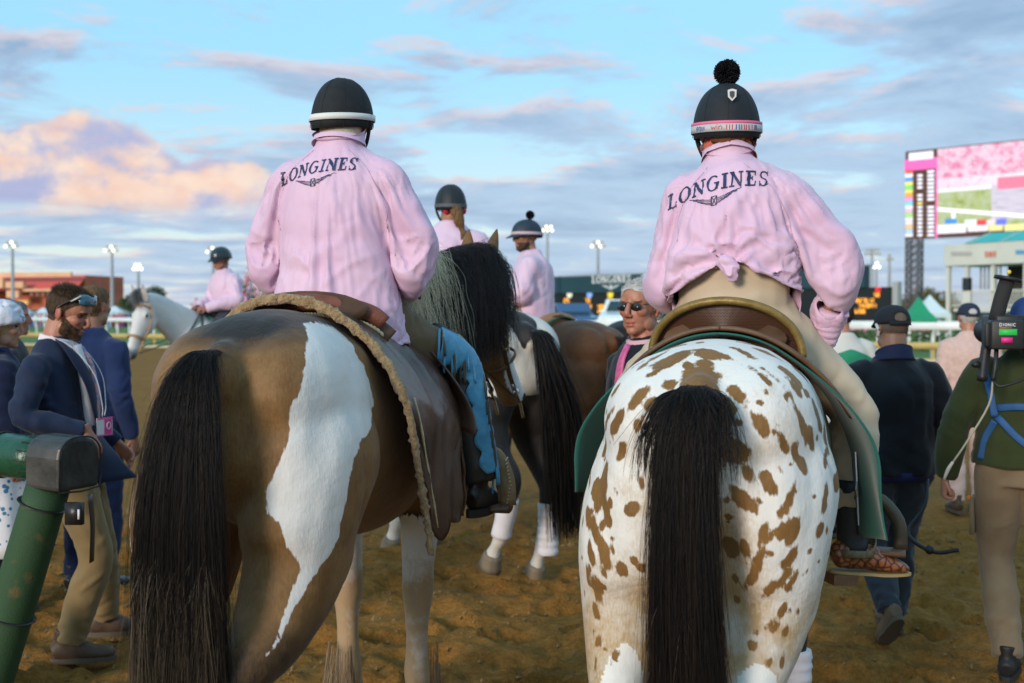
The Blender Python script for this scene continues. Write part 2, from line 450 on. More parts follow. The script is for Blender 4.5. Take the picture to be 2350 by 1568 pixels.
# low tan rail at the edge of the dirt
white = mat('white_paint', (.78, .80, .78), .45, (.68, .70, .68), 3)
tanp = mat('tan_rail', (.52, .40, .13), .6, (.44, .33, .11), 2)
lr = thing('low_rail_fence', 'low tan rail along the inner edge of the dirt track', 'rail', EDGE[2])
seg = [V((40, 23.5, 0)), EDGE[2], EDGE[3], V((-60, 74.5, 0))]
m_ = MB(); m_.tube([p + V((0, .25, .58)) - EDGE[2] for p in seg], .12, n=8, k=1); m_.build('rail', tanp, lr)
m_ = MB(); m_.tube([p + V((0, .25, .06)) - EDGE[2] for p in seg], .10, n=6, k=1); m_.build('kerb', mat('kerb_tan', (.5, .42, .26), .8), lr)
pm = MB(); pm.box((0, 0, .29), (.09, .09, .58)); pm = pm.me('post')
for p in along(seg, 5.5): o = link('post', pm, None, lr); o.location = p + V((0, .3, 0)) - EDGE[2]
pm.materials.append(tanp)
# white running rail
RAIL = [V((42, 25, 0)), V((15.3, 41, 0)), V((-5, 58, 0)), V((-41, 96, 0)), V((-75, 124, 0))]
wr = thing('white_rail_fence', 'white running rail with slanted posts on the turf', 'rail', RAIL[1])
m_ = MB(); m_.tube([p + V((0, 0, 1.20)) - RAIL[1] for p in RAIL], (.06, .14), n=10, k=1); m_.build('rail', white, wr)
pm = MB(); pm.tube([(0, .35, 0), (0, .33, .75), (0, .2, 1.0), (0, 0, 1.14)], .075, up=(1, 0, 0), n=8); pm = pm.me('post'); pm.materials.append(white)
for p in along(RAIL, 1.9): o = link('post', pm, None, wr); o.location = p - RAIL[1]
# second rail, farther off
R2 = [V((60, 40, 0)), V((24, 62, 0)), V((-8, 90, 0)), V((-52, 130, 0))]
w2 = thing('white_rail_fence', 'far thin white rail behind the flower bed', 'rail', R2[1])
m_ = MB(); m_.tube([p + V((0, 0, 1.15)) - R2[1] for p in R2], (.05, .08), n=8, k=1); m_.build('rail', white, w2)
for p in along(R2, 3.2): o = link('post', pm, None, w2); o.location = p - R2[1]

# leafy hedge and flowers behind the rail on the right
def leaf_mass(name, label, cat, boxes, n, m, size, parent=None, seed=1, kind='stuff'):
    rg = np.random.RandomState(seed); vs = []; fs = []
    for k in range(n):
        c, d = boxes[rg.randint(len(boxes))]
        u = rg.normal(size=3); u /= np.linalg.norm(u); q = np.array(c) + u * np.array(d) * rg.uniform(.55, 1.05) ** .6 * (0.85 + .3 * rg.rand())
        if q[2] < 0.05: q[2] = rg.uniform(.05, .3)
        a = rg.normal(size=3); a /= np.linalg.norm(a); b = np.cross(a, rg.normal(size=3)); b /= np.linalg.norm(b); s = size * rg.uniform(.6, 1.5)
        i = len(vs); vs += [tuple(q + a * s), tuple(q + b * s * .6), tuple(q - a * s), tuple(q - b * s * .6)]; fs.append((i, i + 1, i + 2, i + 3))
    me = bpy.data.meshes.new(name); me.from_pydata(vs, [], fs); o = link(name, me, m, parent)
    if label: tag(o, label, cat, kind=kind)
    return o
leafg = mat('leaf_green', (.035, .085, .014), .7, (.07, .12, .025), .8)
leafy = mat('leaf_autumn', (.16, .13, .012), .7, (.07, .09, .015), .5)
hb = [((p.x, p.y + 1.2, .55), (1.6, .8, .55)) for p in along([V((42, 34, 0)), V((17, 48, 0)), V((2, 60, 0))], 1.7)]
leaf_mass('hedge', 'low green hedge behind the white rail on the right', 'hedge', hb, 9000, leafg, .09, seed=4)
fb = [((p.x + dx_, p.y + .2, 1.05), (.5, .2, .16)) for p in along([V((34, 38, 0)), V((17, 47, 0)), V((4, 57, 0))], 3.1) for dx_ in (0, .7)]
leaf_mass('flower_bed', 'pink flowers in bloom along the low hedge', 'flowers', fb, 1500, mat('flower_pink', (.75, .12, .3), .6, (.8, .3, .45), 2), .06, seed=5)

# ================================================================== helpers for far flat things
def plane_hit(u, v, p0, nrm):
    o_ = V((0, 0, CAM_H)); d = at(u, v, 1.0) - o_
    return o_ + d * ((p0 - o_).dot(nrm) / d.dot(nrm))
class Wall:
    """A vertical plane through two ground points; local s along it, z up, out = towards the viewer."""
    def __init__(s, A, B):
        s.A = V((A[0], A[1], 0)); d = V((B[0] - A[0], B[1] - A[1], 0)); s.len = d.length; s.d = d.normalized()
        s.n = V((s.d.y, -s.d.x, 0)); s.rz = math.atan2(s.d.y, s.d.x)
    def sz(s, u, v):
        p = plane_hit(u, v, s.A, s.n); return ((p - s.A).dot(s.d), p.z)
    def rect(s, mb, u0, v0, u1, v1, out=0.0, th=.05, mi=0):
        a = s.sz(u0, v0); b = s.sz(u1, v1)
        mb.box(((a[0] + b[0]) / 2, -out, (a[1] + b[1]) / 2), (abs(b[0] - a[0]), th, abs(b[1] - a[1])), mi=mi)
def em(name, c, e=1.0): return mat(name, tuple(x * .3 for x in c), .5, emit=c, estr=e)

# ================================================================== tote board
A, B = at(1262, 720, 124), at(2052, 720, 92); TW = Wall(A, B)
tote = thing('tote_board', 'long dark tote board with teal header and orange digits', 'scoreboard', TW.A, TW.rz)
teal = mat('teal_panel', (.010, .045, .062), .5, (.014, .055, .07), .3); blk = mat('board_black', (.008, .010, .011), .45)
m_ = MB(); a0 = TW.sz(1262, 640); a1 = TW.sz(1990, 609)
zt = TW.sz(1420, 632)[1]; zb = TW.sz(1420, 671)[1]
m_.box(((a0[0] + a1[0]) / 2, 0, (zt + zb) / 2), (a1[0] - a0[0], .8, zt - zb)); m_.build('header', teal, tote)
e1 = TW.sz(2046, 700)[0]
m_ = MB(); m_.box((e1 / 2, .25, (zb - .01 + .5) / 2), (e1, .8, zb - .01 - .5)); m_.build('board', blk, tote)
m_ = MB(); m_.box((e1 + .35, .2, (zb + .4) / 2), (.5, .6, zb + .4)); m_.build('end_post', mat('post_grey', (.35, .37, .36), .6), tote)
m_ = MB(); m_.box(((a0[0] + a1[0]) / 2, .1, zt + .08), (a1[0] - a0[0] + .3, 1.0, .12)); m_.build('coping', mat('coping_grey', (.25, .29, .29), .6), tote)
SEG = {'0': 'abcdef', '1': 'bc', '2': 'abged', '3': 'abgcd', '4': 'fgbc', '5': 'afgcd', '6': 'afgedc', '7': 'abc', '8': 'abcdefg', '9': 'abcdfg'}
def digit_me(ch, w, hh, name):
    mb = MB(); t = w * .22
    S = {'a': (0, hh/2), 'g': (0, 0), 'd': (0, -hh/2)}
    for k in SEG[ch]:
        if k in S: mb.box((0, 0, S[k][1]), (w, .06, t))
        else:
            mb.box(((w/2 if k in 'bc' else -w/2), 0, (hh/4 if k in 'bf' else -hh/4)), (t, .064, hh/2))
    me = mb.me(name); return me
orange = em('digit_orange', (1.0, .42, .05), 1.5); redl = em('digit_red', (1.0, .03, .04), 1.3)
DG = {}
def digits(u, v, txt, m=orange, px=6.6, hpx=8.5):
    for i, ch in enumerate(txt):
        if ch == ' ': continue
        s_, z_ = TW.sz(u + i * px, v); s2 = TW.sz(u + (i + .62) * px, v)[0]; z2 = TW.sz(u, v - hpx)[1]
        key = (ch, m.name, round(s2 - s_, 2))
        if key not in DG: DG[key] = digit_me(ch, s2 - s_, (z2 - z_), 'digit'); DG[key].materials.append(m)
        o = link('digit', DG[key], None, tote); o.location = (s_, -.22, z_)
for (u, v, t) in ((1300, 690, '25'), (1348, 690, '73'), (1400, 689, '41'), (1338, 704, '5827'), (1342, 714, '694'), (1338, 724, '3185'), (1378, 704, '4863'), (1378, 714, '275'), (1384, 724, '98'),
                  (1930, 679, '384'), (1926, 691, '5962'), (1922, 703, '71846'), (1930, 716, '395'), (2012, 677, '58'), (1966, 690, '4827613'), (1978, 702, '593841'), (1966, 715, '6208'),
                  (1880, 691, '482'), (1880, 703, '75')): digits(u, v, t)
digits(2011, 665, '10', redl, 9, 9)
for (u, c, nm) in ((1310, (.85, .85, .7), 'white'), (1356, (.25, .45, .95), 'blue'), (1404, (.9, .7, .05), 'yellow'), (1518, (.7, .8, .45), 'lime'), (1944, (.75, .6, .55), 'rose')):
    s_, z_ = TW.sz(u, 676); mb = MB(); mb.tube([(0, 0, 0), (0, -.08, 0)], .38, up=(0, 0, 1), n=20, k=1)
    o = mb.build('number_disc', em('disc_' + nm, c, .8), tote); o.location = (s_, -.16, z_)

# lettering: hand-drawn slab-serif capitals as flat outlines (unit height)
def stroke(a, b, w): 
    a, b = V((*a, 0)), V((*b, 0)); d = (b - a).normalized(); n = V((-d.y, d.x, 0)) * w / 2
    return [tuple((a + n)[:2]), tuple((b + n)[:2]), tuple((b - n)[:2]), tuple((a - n)[:2])]
def ring(cx, cy, rx, ry, tx, ty, a0=0, a1=360, n=28):
    q = []
    for i in range(n):
        t0, t1 = R(a0 + (a1 - a0) * i / n), R(a0 + (a1 - a0) * (i + 1) / n)
        q.append([(cx + rx*math.cos(t0), cy + ry*math.sin(t0)), (cx + rx*math.cos(t1), cy + ry*math.sin(t1)),
                  (cx + (rx-tx)*math.cos(t1), cy + (ry-ty)*math.sin(t1)), (cx + (rx-tx)*math.cos(t0), cy + (ry-ty)*math.sin(t0))])
    return q
def rc(x0, y0, x1, y1): return [(x0, y0), (x1, y0), (x1, y1), (x0, y1)]
sf, st = .10, .21
GLY = {
 'L': (.74, [rc(.12, 0, .12 + st, 1), rc(0, 1 - sf, .42, 1), rc(0, 0, .70, sf), rc(.62, 0, .70, .34)]),
 'O': (.98, ring(.49, .5, .49, .52, .20, .10)),
 'N': (.98, [rc(.11, 0, .21, 1), rc(.77, 0, .87, 1), stroke((.15, .98), (.83, .03), .19), rc(0, 0, .34, sf), rc(0, 1 - sf, .24, 1), rc(.64, 1 - sf, .98, 1)]),
 'G': (.96, ring(.49, .5, .49, .52, .17, .085, 48, 360) + [rc(.74, .08, .90, .44), rc(.58, .44, .98, .44 + sf)]),
 'I': (.46, [rc(.145, 0, .145 + st, 1), rc(0, 0, .46, sf), rc(0, 1 - sf, .46, 1)]),
 'E': (.78, [rc(.12, 0, .12 + st, 1), rc(0, 0, .74, sf), rc(0, 1 - sf, .70, 1), rc(.66, 0, .74, .32), rc(.62, .70, .70, 1), rc(.29, .47, .52, .47 + sf), rc(.46, .36, .52, .66)]),
 'S': (.66, ring(.33, .74, .30, .27, .15, .08, 20, 270, 20) + ring(.33, .25, .31, .27, .16, .08, -160, 90, 20) + [rc(.55, .66, .62, 1.0), rc(.03, 0, .10, .34)]),
}
def word_polys(word, gap=.16):
    x = 0; out = []
    for ch in word:
        w, ps = GLY[ch]; out.append((ch, [[(x + px, py) for px, py in p] for p in ps])); x += w + gap
    return out, x - gap
def wing_polys():
    """Winged hourglass emblem, about 4 wide, 1 high, centred."""
    ps = []
    for s in (-1, 1):
        for i, (ln, y) in enumerate(((2.0, .22), (1.62, .05), (1.24, -.12), (.9, -.26))):
            x0 = .26; p = [(x0, y - .10), (x0 + ln * .45, y + .0), (x0 + ln, y + .26 - i * .02)]
            for a, b in zip(p[:-1], p[1:]): ps.append(stroke((a[0] * s, a[1]), (b[0] * s, b[1]), .06))
        ps.append(stroke((2.26 * s, .48), (.9 * s, .24), .05))
    for a, b in (((-.22, .4), (.22, .4)), ((-.22, -.5), (.22, -.5)), ((-.22, .4), (-.22, -.5)), ((.22, .4), (.22, -.5)), ((-.2, .4), (.2, -.5)), ((.2, .4), (-.2, -.5))):
        ps.append(stroke(a, b, .07))
    return ps
WORD, WW = word_polys('LONGINES')
wl_mat = mat('letter_white', (.82, .84, .84), .5)
s0, z0 = TW.sz(1366, 651); s1, z1 = TW.sz(1455, 651); hgt = TW.sz(1366, 634)[1] - z0
for ch, ps in WORD:
    mb = MB()
    for p in ps: mb.prism(p, lambda q, sd_: (s0 + q[0] / WW * (s1 - s0), -.45 - .06 * sd_, z0 + q[1] * hgt))
    mb.build('letter', wl_mat, tote)
mb = MB()
for p in wing_polys(): mb.prism(p, lambda q, sd_: ((s0 + s1) / 2 + q[0] * .62, -.45 - .06 * sd_, z0 - .42 + q[1] * .5))
mb.build('wing_emblem', wl_mat, tote)
def script_letter(pts, u, v, k):        # pen strokes in frame units turned into a tube on the header
    mb = MB()
    for line in pts:
        q = [TW.sz(u + x * k, v - y * k) for x, y in line]
        mb.tube([(a, -.46, b) for a, b in q], .10, up=(0, 1, 0), n=6, k=5)
    mb.build('letter', wl_mat, tote)
script_letter([[(-.3, 1.5), (.3, 1.9), (.9, 1.6), (.8, .8), (.5, -.1), (0, -.5), (-.4, -.2)], [(2.1, 1.8), (1.6, 1.5), (.9, .9), (1.3, .5), (1.8, 0), (2.3, .2)]], 1484, 656, 13)
script_letter([[(.0, .5), (.6, .7), (.7, 1.0), (.4, 1.1), (.1, .6), (.3, .1), (.9, .3)]], 1513, 656, 13)
script_letter([[(.0, .1), (.2, 1.0), (.15, .1), (.5, .9), (.8, .8), (.75, .1), (1.1, .2)]], 1526, 656, 13)

# ================================================================== giant video screen on a lattice tower
A, B = at(2075, 720, 150), at(2440, 720, 136); SW = Wall(A, B)
scr = thing('video_screen', 'giant glowing video screen on lattice towers showing pink race picture', 'video screen', SW.A, SW.rz)
brn = mat('screen_brown', (.035, .014, .008), .5, emit=(.06, .022, .012), estr=1.0)
bot = SW.sz(2100, 548)[1]; topz = SW.sz(2100, 346)[1]; L_ = SW.len
m_ = MB(); m_.box((L_/2, .6, (bot + topz) / 2), (L_, 1.2, topz - bot)); m_.build('cabinet', brn, scr)
def srect(name, mats, u0, v0, u1, v1, out=.06):
    mb = MB(); SW.rect(mb, u0, v0, u1, v1, out, .04); return mb.build(name, mats, scr)
def noise_em(name, cols, scale, e, st=(1, 1, 1)):
    m = bpy.data.materials.new(name); m.use_nodes = True; t = m.node_tree; N = t.nodes; L = t.links; b = N['Principled BSDF']
    tcn = N.new('ShaderNodeTexCoord'); mp = N.new('ShaderNodeMapping'); mp.inputs['Scale'].default_value = st; L.new(tcn.outputs['Object'], mp.inputs[0])
    n = N.new('ShaderNodeTexNoise'); n.inputs['Scale'].default_value = scale; n.inputs['Detail'].default_value = 3; L.new(mp.outputs[0], n.inputs[0])
    r = N.new('ShaderNodeValToRGB'); L.new(n.outputs['Fac'], r.inputs[0]); e_ = r.color_ramp.elements
    for i in range(len(cols)):
        q = e_[i] if i < 2 else e_.new(.5)
        q.position = .3 + .4 * i / (len(cols) - 1); q.color = (*cols[i], 1)
    b.inputs['Base Color'].default_value = (.02, .02, .02, 1); L.new(r.outputs[0], b.inputs['Emission Color']); b.inputs['Emission Strength'].default_value = e
    return m
srect('picture', noise_em('pic_crowd', [(.9, .25, .5), (1, .75, .9), (1, 1, 1), (.85, .12, .35)], .9, .85), 2152, 343, 2440, 412)
srect('picture', em('pic_rail', (.85, .85, .9), .8), 2152, 412, 2440, 421)
srect('picture', noise_em('pic_foliage', [(.25, .35, .05), (.5, .6, .2), (.75, .75, .45), (.6, .7, .5)], 1.1, .8), 2152, 421, 2440, 512, .05)
srect('picture', em('pic_roof', (.75, .18, .28), 1.0), 2290, 408, 2440, 424, .09)
srect('picture', noise_em('pic_house', [(.75, .65, .85), (.9, .85, 1), (.55, .5, .6)], 1.2, .75, (.3, 1, 3)), 2276, 424, 2440, 496, .08)
mb = MB(); q = [SW.sz(2152, 476), SW.sz(2440, 499), SW.sz(2440, 507), SW.sz(2152, 485)]
mb.prism([(0, 0), (1, 0), (1, 1), (0, 1)], lambda p, sd_: (lambda c: (c[0], -.10 - .03 * sd_, c[1]))(q[int(p[0] * (1 + 0) + 0) if p[1] == 0 else (2 if p[0] == 1 else 3)]))
mb.build('picture', em('pic_white', (1, 1, 1), .85), scr)
srect('picture', em('pic_white', (1, 1, 1)), 2185, 486, 2193, 508, .1)
for (u0, v0, u1, v1, c, nm) in ((2152, 517, 2218, 534, (.95, .9, 1), 'w'), (2170, 503, 2196, 513, (.05, .3, .8), 'b'), (2215, 505, 2242, 518, (.8, .95, .95), 'c'), (2242, 505, 2264, 517, (.9, .06, .08), 'r'),
                        (2266, 505, 2284, 516, (.95, .75, .85), 'p'), (2288, 503, 2310, 516, (.15, .2, .95), 'bb'), (2222, 519, 2268, 530, (.95, .92, 1), 'w'), (2270, 518, 2302, 529, (.95, .85, .35), 'y'), (2306, 516, 2360, 528, (.95, .85, .35), 'y')):
    srect('caption_block', em('cap_' + nm, c, .75), u0, v0, u1, v1, .11)
srect('header_bar', em('bar_white', (.95, .95, 1), .75), 2086, 352, 2142, 364); srect('header_bar', em('bar_pink', (.95, .15, .5), .8), 2076, 368, 2152, 386, .05); srect('divider', em('bar_pink', (.95, .2, .6)), 2148, 386, 2152, 546, .05)
cols = [(.9, .1, .1), (.95, .95, .9), (.1, .35, .9), (.9, .85, .2), (.2, .8, .2), (.85, .8, .2), (.95, .4, .1), (.95, .35, .8), (.2, .75, .9), (.9, .9, 1), (.9, .5, .7), (.35, .85, .2), (.9, .9, 1), (.9, .8, .9), (.9, .6, .25), (.45, .7, 1), (.85, .9, 1)]
for i, c in enumerate(cols):
    v = 390 + i * 9.1
    srect('number_cell', em('cell%d' % i, c, .8), 2078, v + .6, 2095, v + 7.6)
    if i not in (0, 5): srect('odds_cell', em('cell_w' if i != 8 else 'cell_y', (.9, .9, 1) if i != 8 else (.9, .75, .2)), 2106, v + 2, 2117, v + 6.2)
    if i != 8: srect('odds_cell', em('cell_w', (.9, .9, 1)), 2129, v + 2, 2144, v + 6.2)
steel = mat('tower_steel', (.10, .085, .09), .6)
for s_ in (.9, L_ * .9):
    mb = MB(); w = .8
    for ax in (-w, w):
        for ay in (-w, w): mb.bar((s_ + ax, .9 + ay, 0), (s_ + ax, .9 + ay, bot), .16)
    nz = 12; hz_ = bot / nz
    for i in range(nz):
        for (a, b) in (((-w, -w), (w, -w)), ((w, -w), (w, w)), ((w, w), (-w, w)), ((-w, w), (-w, -w))):
            mb.bar((s_ + a[0], .9 + a[1], i * hz_), (s_ + b[0], .9 + b[1], (i + 1) * hz_), .11)
            mb.bar((s_ + b[0], .9 + b[1], i * hz_), (s_ + a[0], .9 + a[1], (i + 1) * hz_), .11)
            mb.bar((s_ + a[0], .9 + a[1], i * hz_), (s_ + b[0], .9 + b[1], i * hz_), .11)
    mb.build('lattice_tower', steel, scr)

# ================================================================== white pavilion with teal awning
PW = Wall(at(2165, 720, 74), at(2480, 720, 66)); pav = thing('pavilion', 'white open pavilion with teal awning and railed balcony', 'pavilion', PW.A, PW.rz)
cream = mat('cream_wall', (.62, .62, .55), .6, (.56, .56, .5), .6); tealaw = mat('awning_teal', (.03, .40, .38), .6, (.05, .46, .44), .5); dark = mat('interior_dark', (.03, .027, .022), .8)
def prect(name, m, u0, v0, u1, v1, out=0, th=.1):
    mb = MB(); PW.rect(mb, u0, v0, u1, v1, out, th); return mb.build(name, m, pav)
PL = PW.len
z_f0, z_f1 = PW.sz(2170, 611)[1], PW.sz(2170, 563)[1]
mb = MB(); mb.box((PL/2, 2, (z_f0 + z_f1) / 2), (PL, 4, z_f1 - z_f0)); mb.build('fascia', cream, pav)
a = PW.sz(2212, 562)[0]; zt_ = z_f1 + .72
mb = MB(); mb.add([(a, -.05, z_f1 + .02), (PL + 3, -.05, z_f1 + .02), (PL + 3, 1.6, zt_), (a + .55, 1.6, zt_), (a, 3.4, z_f1 + .02), (PL + 3, 3.4, z_f1 + .02)], [(0, 1, 2, 3), (0, 3, 4), (3, 2, 5, 4), (0, 4, 5, 1)]); mb.build('awning', tealaw, pav)
for k in range(4):
    mb = MB(); x = a + .5 + k * 2.2; mb.bar((x, -.08, z_f1 + .04), (x + .3, 1.58, zt_ + .02), .06, .03); mb.build('awning_rib', cream, pav)
for u in (2168, 2211, 2271, 2345):
    s_ = PW.sz(u, 640)[0]; mb = MB(); mb.box((s_ + .08, .3, z_f0 / 2 - .003), (.24, .24, z_f0 - .006)); mb.build('column', cream, pav)
zr = PW.sz(2230, 668)[1]; zd = PW.sz(2230, 702)[1]
mb = MB(); mb.box((PL/2 + .3, .1, zr), (PL - .6, .12, .09)); mb.build('handrail', cream, pav)
mb = MB(); mb.box((PL/2 + .3, .1, zd), (PL - .6, .12, .09)); mb.build('handrail', cream, pav)
bl = MB(); bl.box((0, 0, 0), (.055, .05, zr - zd - .1)); bl = bl.me('baluster'); bl.materials.append(cream)
for k in range(int((PL - .8) / .19)): o = link('baluster', bl, None, pav); o.location = (.7 + k * .19, .1, (zr + zd) / 2)
mb = MB(); mb.box((PL/2 + 1.1, 3.6, z_f0 / 2), (PL - 2.2, .2, z_f0 - .02)); mb.build('back_wall', dark, pav)
mb = MB(); mb.box((PL/2 + .3, 1.8, zd - .25), (PL - .6, 3.2, .2)); mb.build('balcony_floor', cream, pav)
mb = MB(); mb.box((PL/2 + .3, .35, (zd - .4) / 2), (PL - .6, .1, zd - .42)); mb.build('base_wall', mat('base_green', (.03, .05, .03), .8), pav)
prect('speaker_box', mat('speaker_black', (.02, .025, .027), .6), 2213, 638, 2228, 667, .05, .3)
prect('sign_board', cream, 2212, 668, 2230, 702, .12, .08); prect('exit_lamp', em('lamp_yellow', (.8, .6, .1), .7), 2379, 612, 2384, 618, -1.4, .05)
for k in range(6): prect('inner_post', mat('inner_post', (.28, .27, .2), .7), 2222 + k * 9, 612, 2224.5 + k * 9, 664, -1.2, .06)
prect('emblem', mat('fascia_red', (.6, .18, .12), .6), 2262, 577, 2266, 590, .06, .03); prect('emblem', mat('fascia_red', (.6, .18, .12), .6), 2269, 578, 2279, 589, .06, .03); prect('emblem', mat('fascia_red', (.6, .18, .12), .6), 2282, 576, 2286, 589, .06, .03)
for k in range(8): prect('sponsor_letter', mat('fascia_grey', (.44, .44, .42), .6), 2184 + k * 6, 578, 2188.4 + k * 6, 586, .06, .03)
for k in range(6): prect('sponsor_letter', mat('fascia_blue', (.08, .35, .6), .6), 2332 + k * 5, 574, 2335.6 + k * 5, 583, .06, .03)

# ================================================================== marquee tents
def tent(x0, x1, vtop, Y, roofm, label, group, wallm=None, eave=.62):
    c = at((x0 + x1) / 2, 720, Y); w = (x1 - x0) * Y / FPX; zt = at(0, vtop, Y).z; ze = zt * eave
    t = thing('marquee_tent', label, 'tent', (c.x, c.y, 0), 0, group)
    mb = MB(); h_ = w / 2; mb.add([(-h_, -h_, ze), (h_, -h_, ze), (h_, h_, ze), (-h_, h_, ze), (-h_*.55, -h_*.55, ze + (zt-ze)*.35), (h_*.55, -h_*.55, ze + (zt-ze)*.35), (h_*.55, h_*.55, ze + (zt-ze)*.35), (-h_*.55, h_*.55, ze + (zt-ze)*.35), (0, 0, zt)],
              [(0,1,5,4), (1,2,6,5), (2,3,7,6), (3,0,4,7), (4,5,8), (5,6,8), (6,7,8), (7,4,8), (3,2,1,0)]); mb.build('roof', roofm, t)
    for sx_ in (-1, 1):
        for sy_ in (-1, 1):
            mb = MB(); mb.bar((sx_*h_*.97, sy_*h_*.97, 0), (sx_*h_*.97, sy_*h_*.97, ze - .01), .12); mb.build('leg', white, t)
    if wallm:
        mb = MB(); mb.box((0, h_*.9, ze*.5), (w*.94, .05, ze*.9)); mb.build('back_wall', wallm, t)
    mb = MB(); mb.box((0, -h_ - .02, ze - .12), (w, .03, .22)); mb.build('valance', roofm, t)
    return t
tw_ = mat('tent_white', (.62, .72, .74), .6, (.5, .66, .7), .5); tg_ = mat('tent_green', (.01, .26, .12), .6, (.015, .32, .15), .5); gw = mat('tent_wall_green', (.012, .10, .075), .8)
for i, (x0, x1, vt, Y) in enumerate(((-10, 32, 703, 150), (32, 78, 703, 150), (78, 122, 705, 152), (122, 170, 703, 152), (228, 300, 702, 148), (300, 350, 704, 150))):
    tent(x0, x1, vt, Y, tw_, ['white marquee tent at the far left edge', 'white peaked marquee tent below the brick grandstand', 'white marquee tent just left of the bearded man', 'white marquee tent mostly hidden behind the bearded man', 'broad white marquee tent between bearded man and grey horse', 'white marquee tent right behind the grey horse head'][i], 'white tents beyond the rails', gw)
tent(2073, 2142, 680, 58, tg_, 'bright green canopy tent left of the white pavilion', None, None, .52)
tent(2098, 2168, 676, 66, tw_, 'white canopy tent behind the green one', None, None, .60)
mb = MB(); mb.box((-66, 158, 1.0), (60, .5, 2.4)); tag(mb.build('screen_fence', gw), 'dark green fabric fence behind the white tents', 'fence')

# ================================================================== far brick grandstand at the left
GW = Wall(at(-120, 720, 260), at(182, 720, 250)); gs = thing('brick_grandstand', 'distant red grandstand lit by the low sun', 'building', GW.A, GW.rz)
brick = mat('brick_red', (.62, .16, .085), .8, (.5, .12, .07), .25); sand = mat('sand_wall', (.80, .46, .27), .8, (.72, .38, .22), .3); roofr = mat('roof_red', (.66, .10, .07), .7, (.58, .09, .065), .12, stretch=(1, 1, .2))
def grect(name, m, u0, v0, u1, v1, out=0, th=.3):
    mb = MB(); GW.rect(mb, u0, v0, u1, v1, out, th); return mb.build(name, m, gs)
mb = MB(); gl = GW.len; z1 = GW.sz(100, 632)[1]; mb.box((gl/2, 9, z1/2), (gl, 14, z1)); mb.build('wall', brick, gs)
grect('cornice', sand, -120, 629, 181, 636, 2.4, .6); mb = MB(); a = GW.sz(-120, 0)[0]; b = GW.sz(180, 0)[0]; za, zb_ = GW.sz(0, 636)[1], GW.sz(0, 668)[1]
mb.add([(a, 1.9, za), (b, 1.9, za), (b, -2.2, zb_), (a, -2.2, zb_)], [(0, 3, 2, 1)]); mb.build('roof', roofr, gs)
for (u0, v0, u1, v1) in ((-60, 640, 34, 662), (40, 648, 80, 662), (42, 668, 70, 684), (-40, 668, 0, 690)): grect('wall_block', sand, u0, v0, u1, v1, 3.2, 1.2)
for k in range(7): grect('window', mat('far_window', (.25, .12, .09), .3), 84 + k * 13, 672, 92 + k * 13, 680, 2.1, .2)
for k in range(5): grect('window', mat('far_window', (.25, .12, .09), .3), 6 + k * 9, 690, 11 + k * 9, 698, 2.1, .2)
grect('ledge', sand, 74, 664, 180, 669, 2.6, .9); grect('lit_canopy', mat('canopy_orange', (.85, .45, .12), .6), 68, 690, 96, 699, 4, 1)

# ================================================================== bleachers and their crowd
P0, P1 = V((-6.0, 82.5, 0)), V((-30.0, 100.5, 0)); bd = (P1 - P0); bl_ = bd.length; brz = math.atan2(bd.y, bd.x)
stand = thing('bleacher_stand', 'long tiered bleacher stand full of spectators behind the riders', 'grandstand', P0, brz)
alu = mat('bleacher_grey', (.30, .36, .35), .6, (.24, .30, .29), .4); gdk = mat('bleacher_green', (.02, .09, .07), .7)
for r_ in range(11):
    mb = MB(); mb.box((bl_/2, .8*r_*-1 - .4, .95 + .42*r_), (bl_, .35, .08)); mb.build('bench', alu, stand)
    mb = MB(); mb.box((bl_/2, -.8*r_ - .4, (.5 + .42*r_)/2), (bl_ - .1, .78, .5 + .42*r_)); mb.build('step', alu, stand)
mb = MB(); mb.box((bl_/2, .35, .75), (bl_, .1, 1.5)); mb.build('front_wall', gdk, stand)
mb = MB(); mb.box((bl_/2, -9.3, 2.9), (bl_, .1, 5.6)); mb.build('back_screen', alu, stand)
for k in range(14): mb = MB(); mb.bar((k * bl_/13.5, -9.2, 4.5), (k * bl_/13.5, -9.2, 6.2), .07); mb.build('rail_post', alu, stand)
cm = []
for nm, c in (('p', (.75, .35, .5)), ('w', (.75, .74, .74)), ('n', (.04, .05, .12)), ('r', (.5, .05, .12)), ('b', (.15, .25, .5)), ('y', (.6, .45, .2)), ('pk', (.8, .5, .6)), ('k', (.03, .03, .03)), ('sk', (.45, .24, .15))): cm.append(mat('crowd_' + nm, c, .8))
mbq = MB(); rg = random.Random(5)
for r_ in range(11):
    x = .4
    while x < bl_:
        if rg.random() < .80:
            y = -.8*r_ - .45 + rg.uniform(-.1, .1); z = .95 + .42*r_; c = rg.choice([0, 0, 1, 1, 6, 6, 2, 3, 4, 5, 7]); s = rg.uniform(.9, 1.15); stnd = rg.random() < .3
            if stnd: z += .42
            mbq.tube([(x, y, z - (.5 if stnd else .1)), (x, y, z + .18*s), (x, y, z + .46*s), (x, y, z + .56*s)], [.17, .18, .21, .07], up=(1, 0, 0), n=6, k=1, mi=c)
            mbq.ball((x, y + .03, z + .70*s), (.10, .11, .13), n=6, m=4, mi=8)
            if rg.random() < .45: mbq.ball((x, y, z + .76*s), (.15, .15, .09), n=6, m=4, mi=rg.choice([0, 1, 2, 5, 6, 7]))
        x += rg.uniform(.5, .85) * (1 + .4 * (x > 60))
o = mbq.build('crowd', cm, None); o.location = P0; o.rotation_euler = (0, 0, brz); tag(o, 'colourful crowd of spectators seated in the bleachers', 'crowd', kind='stuff')
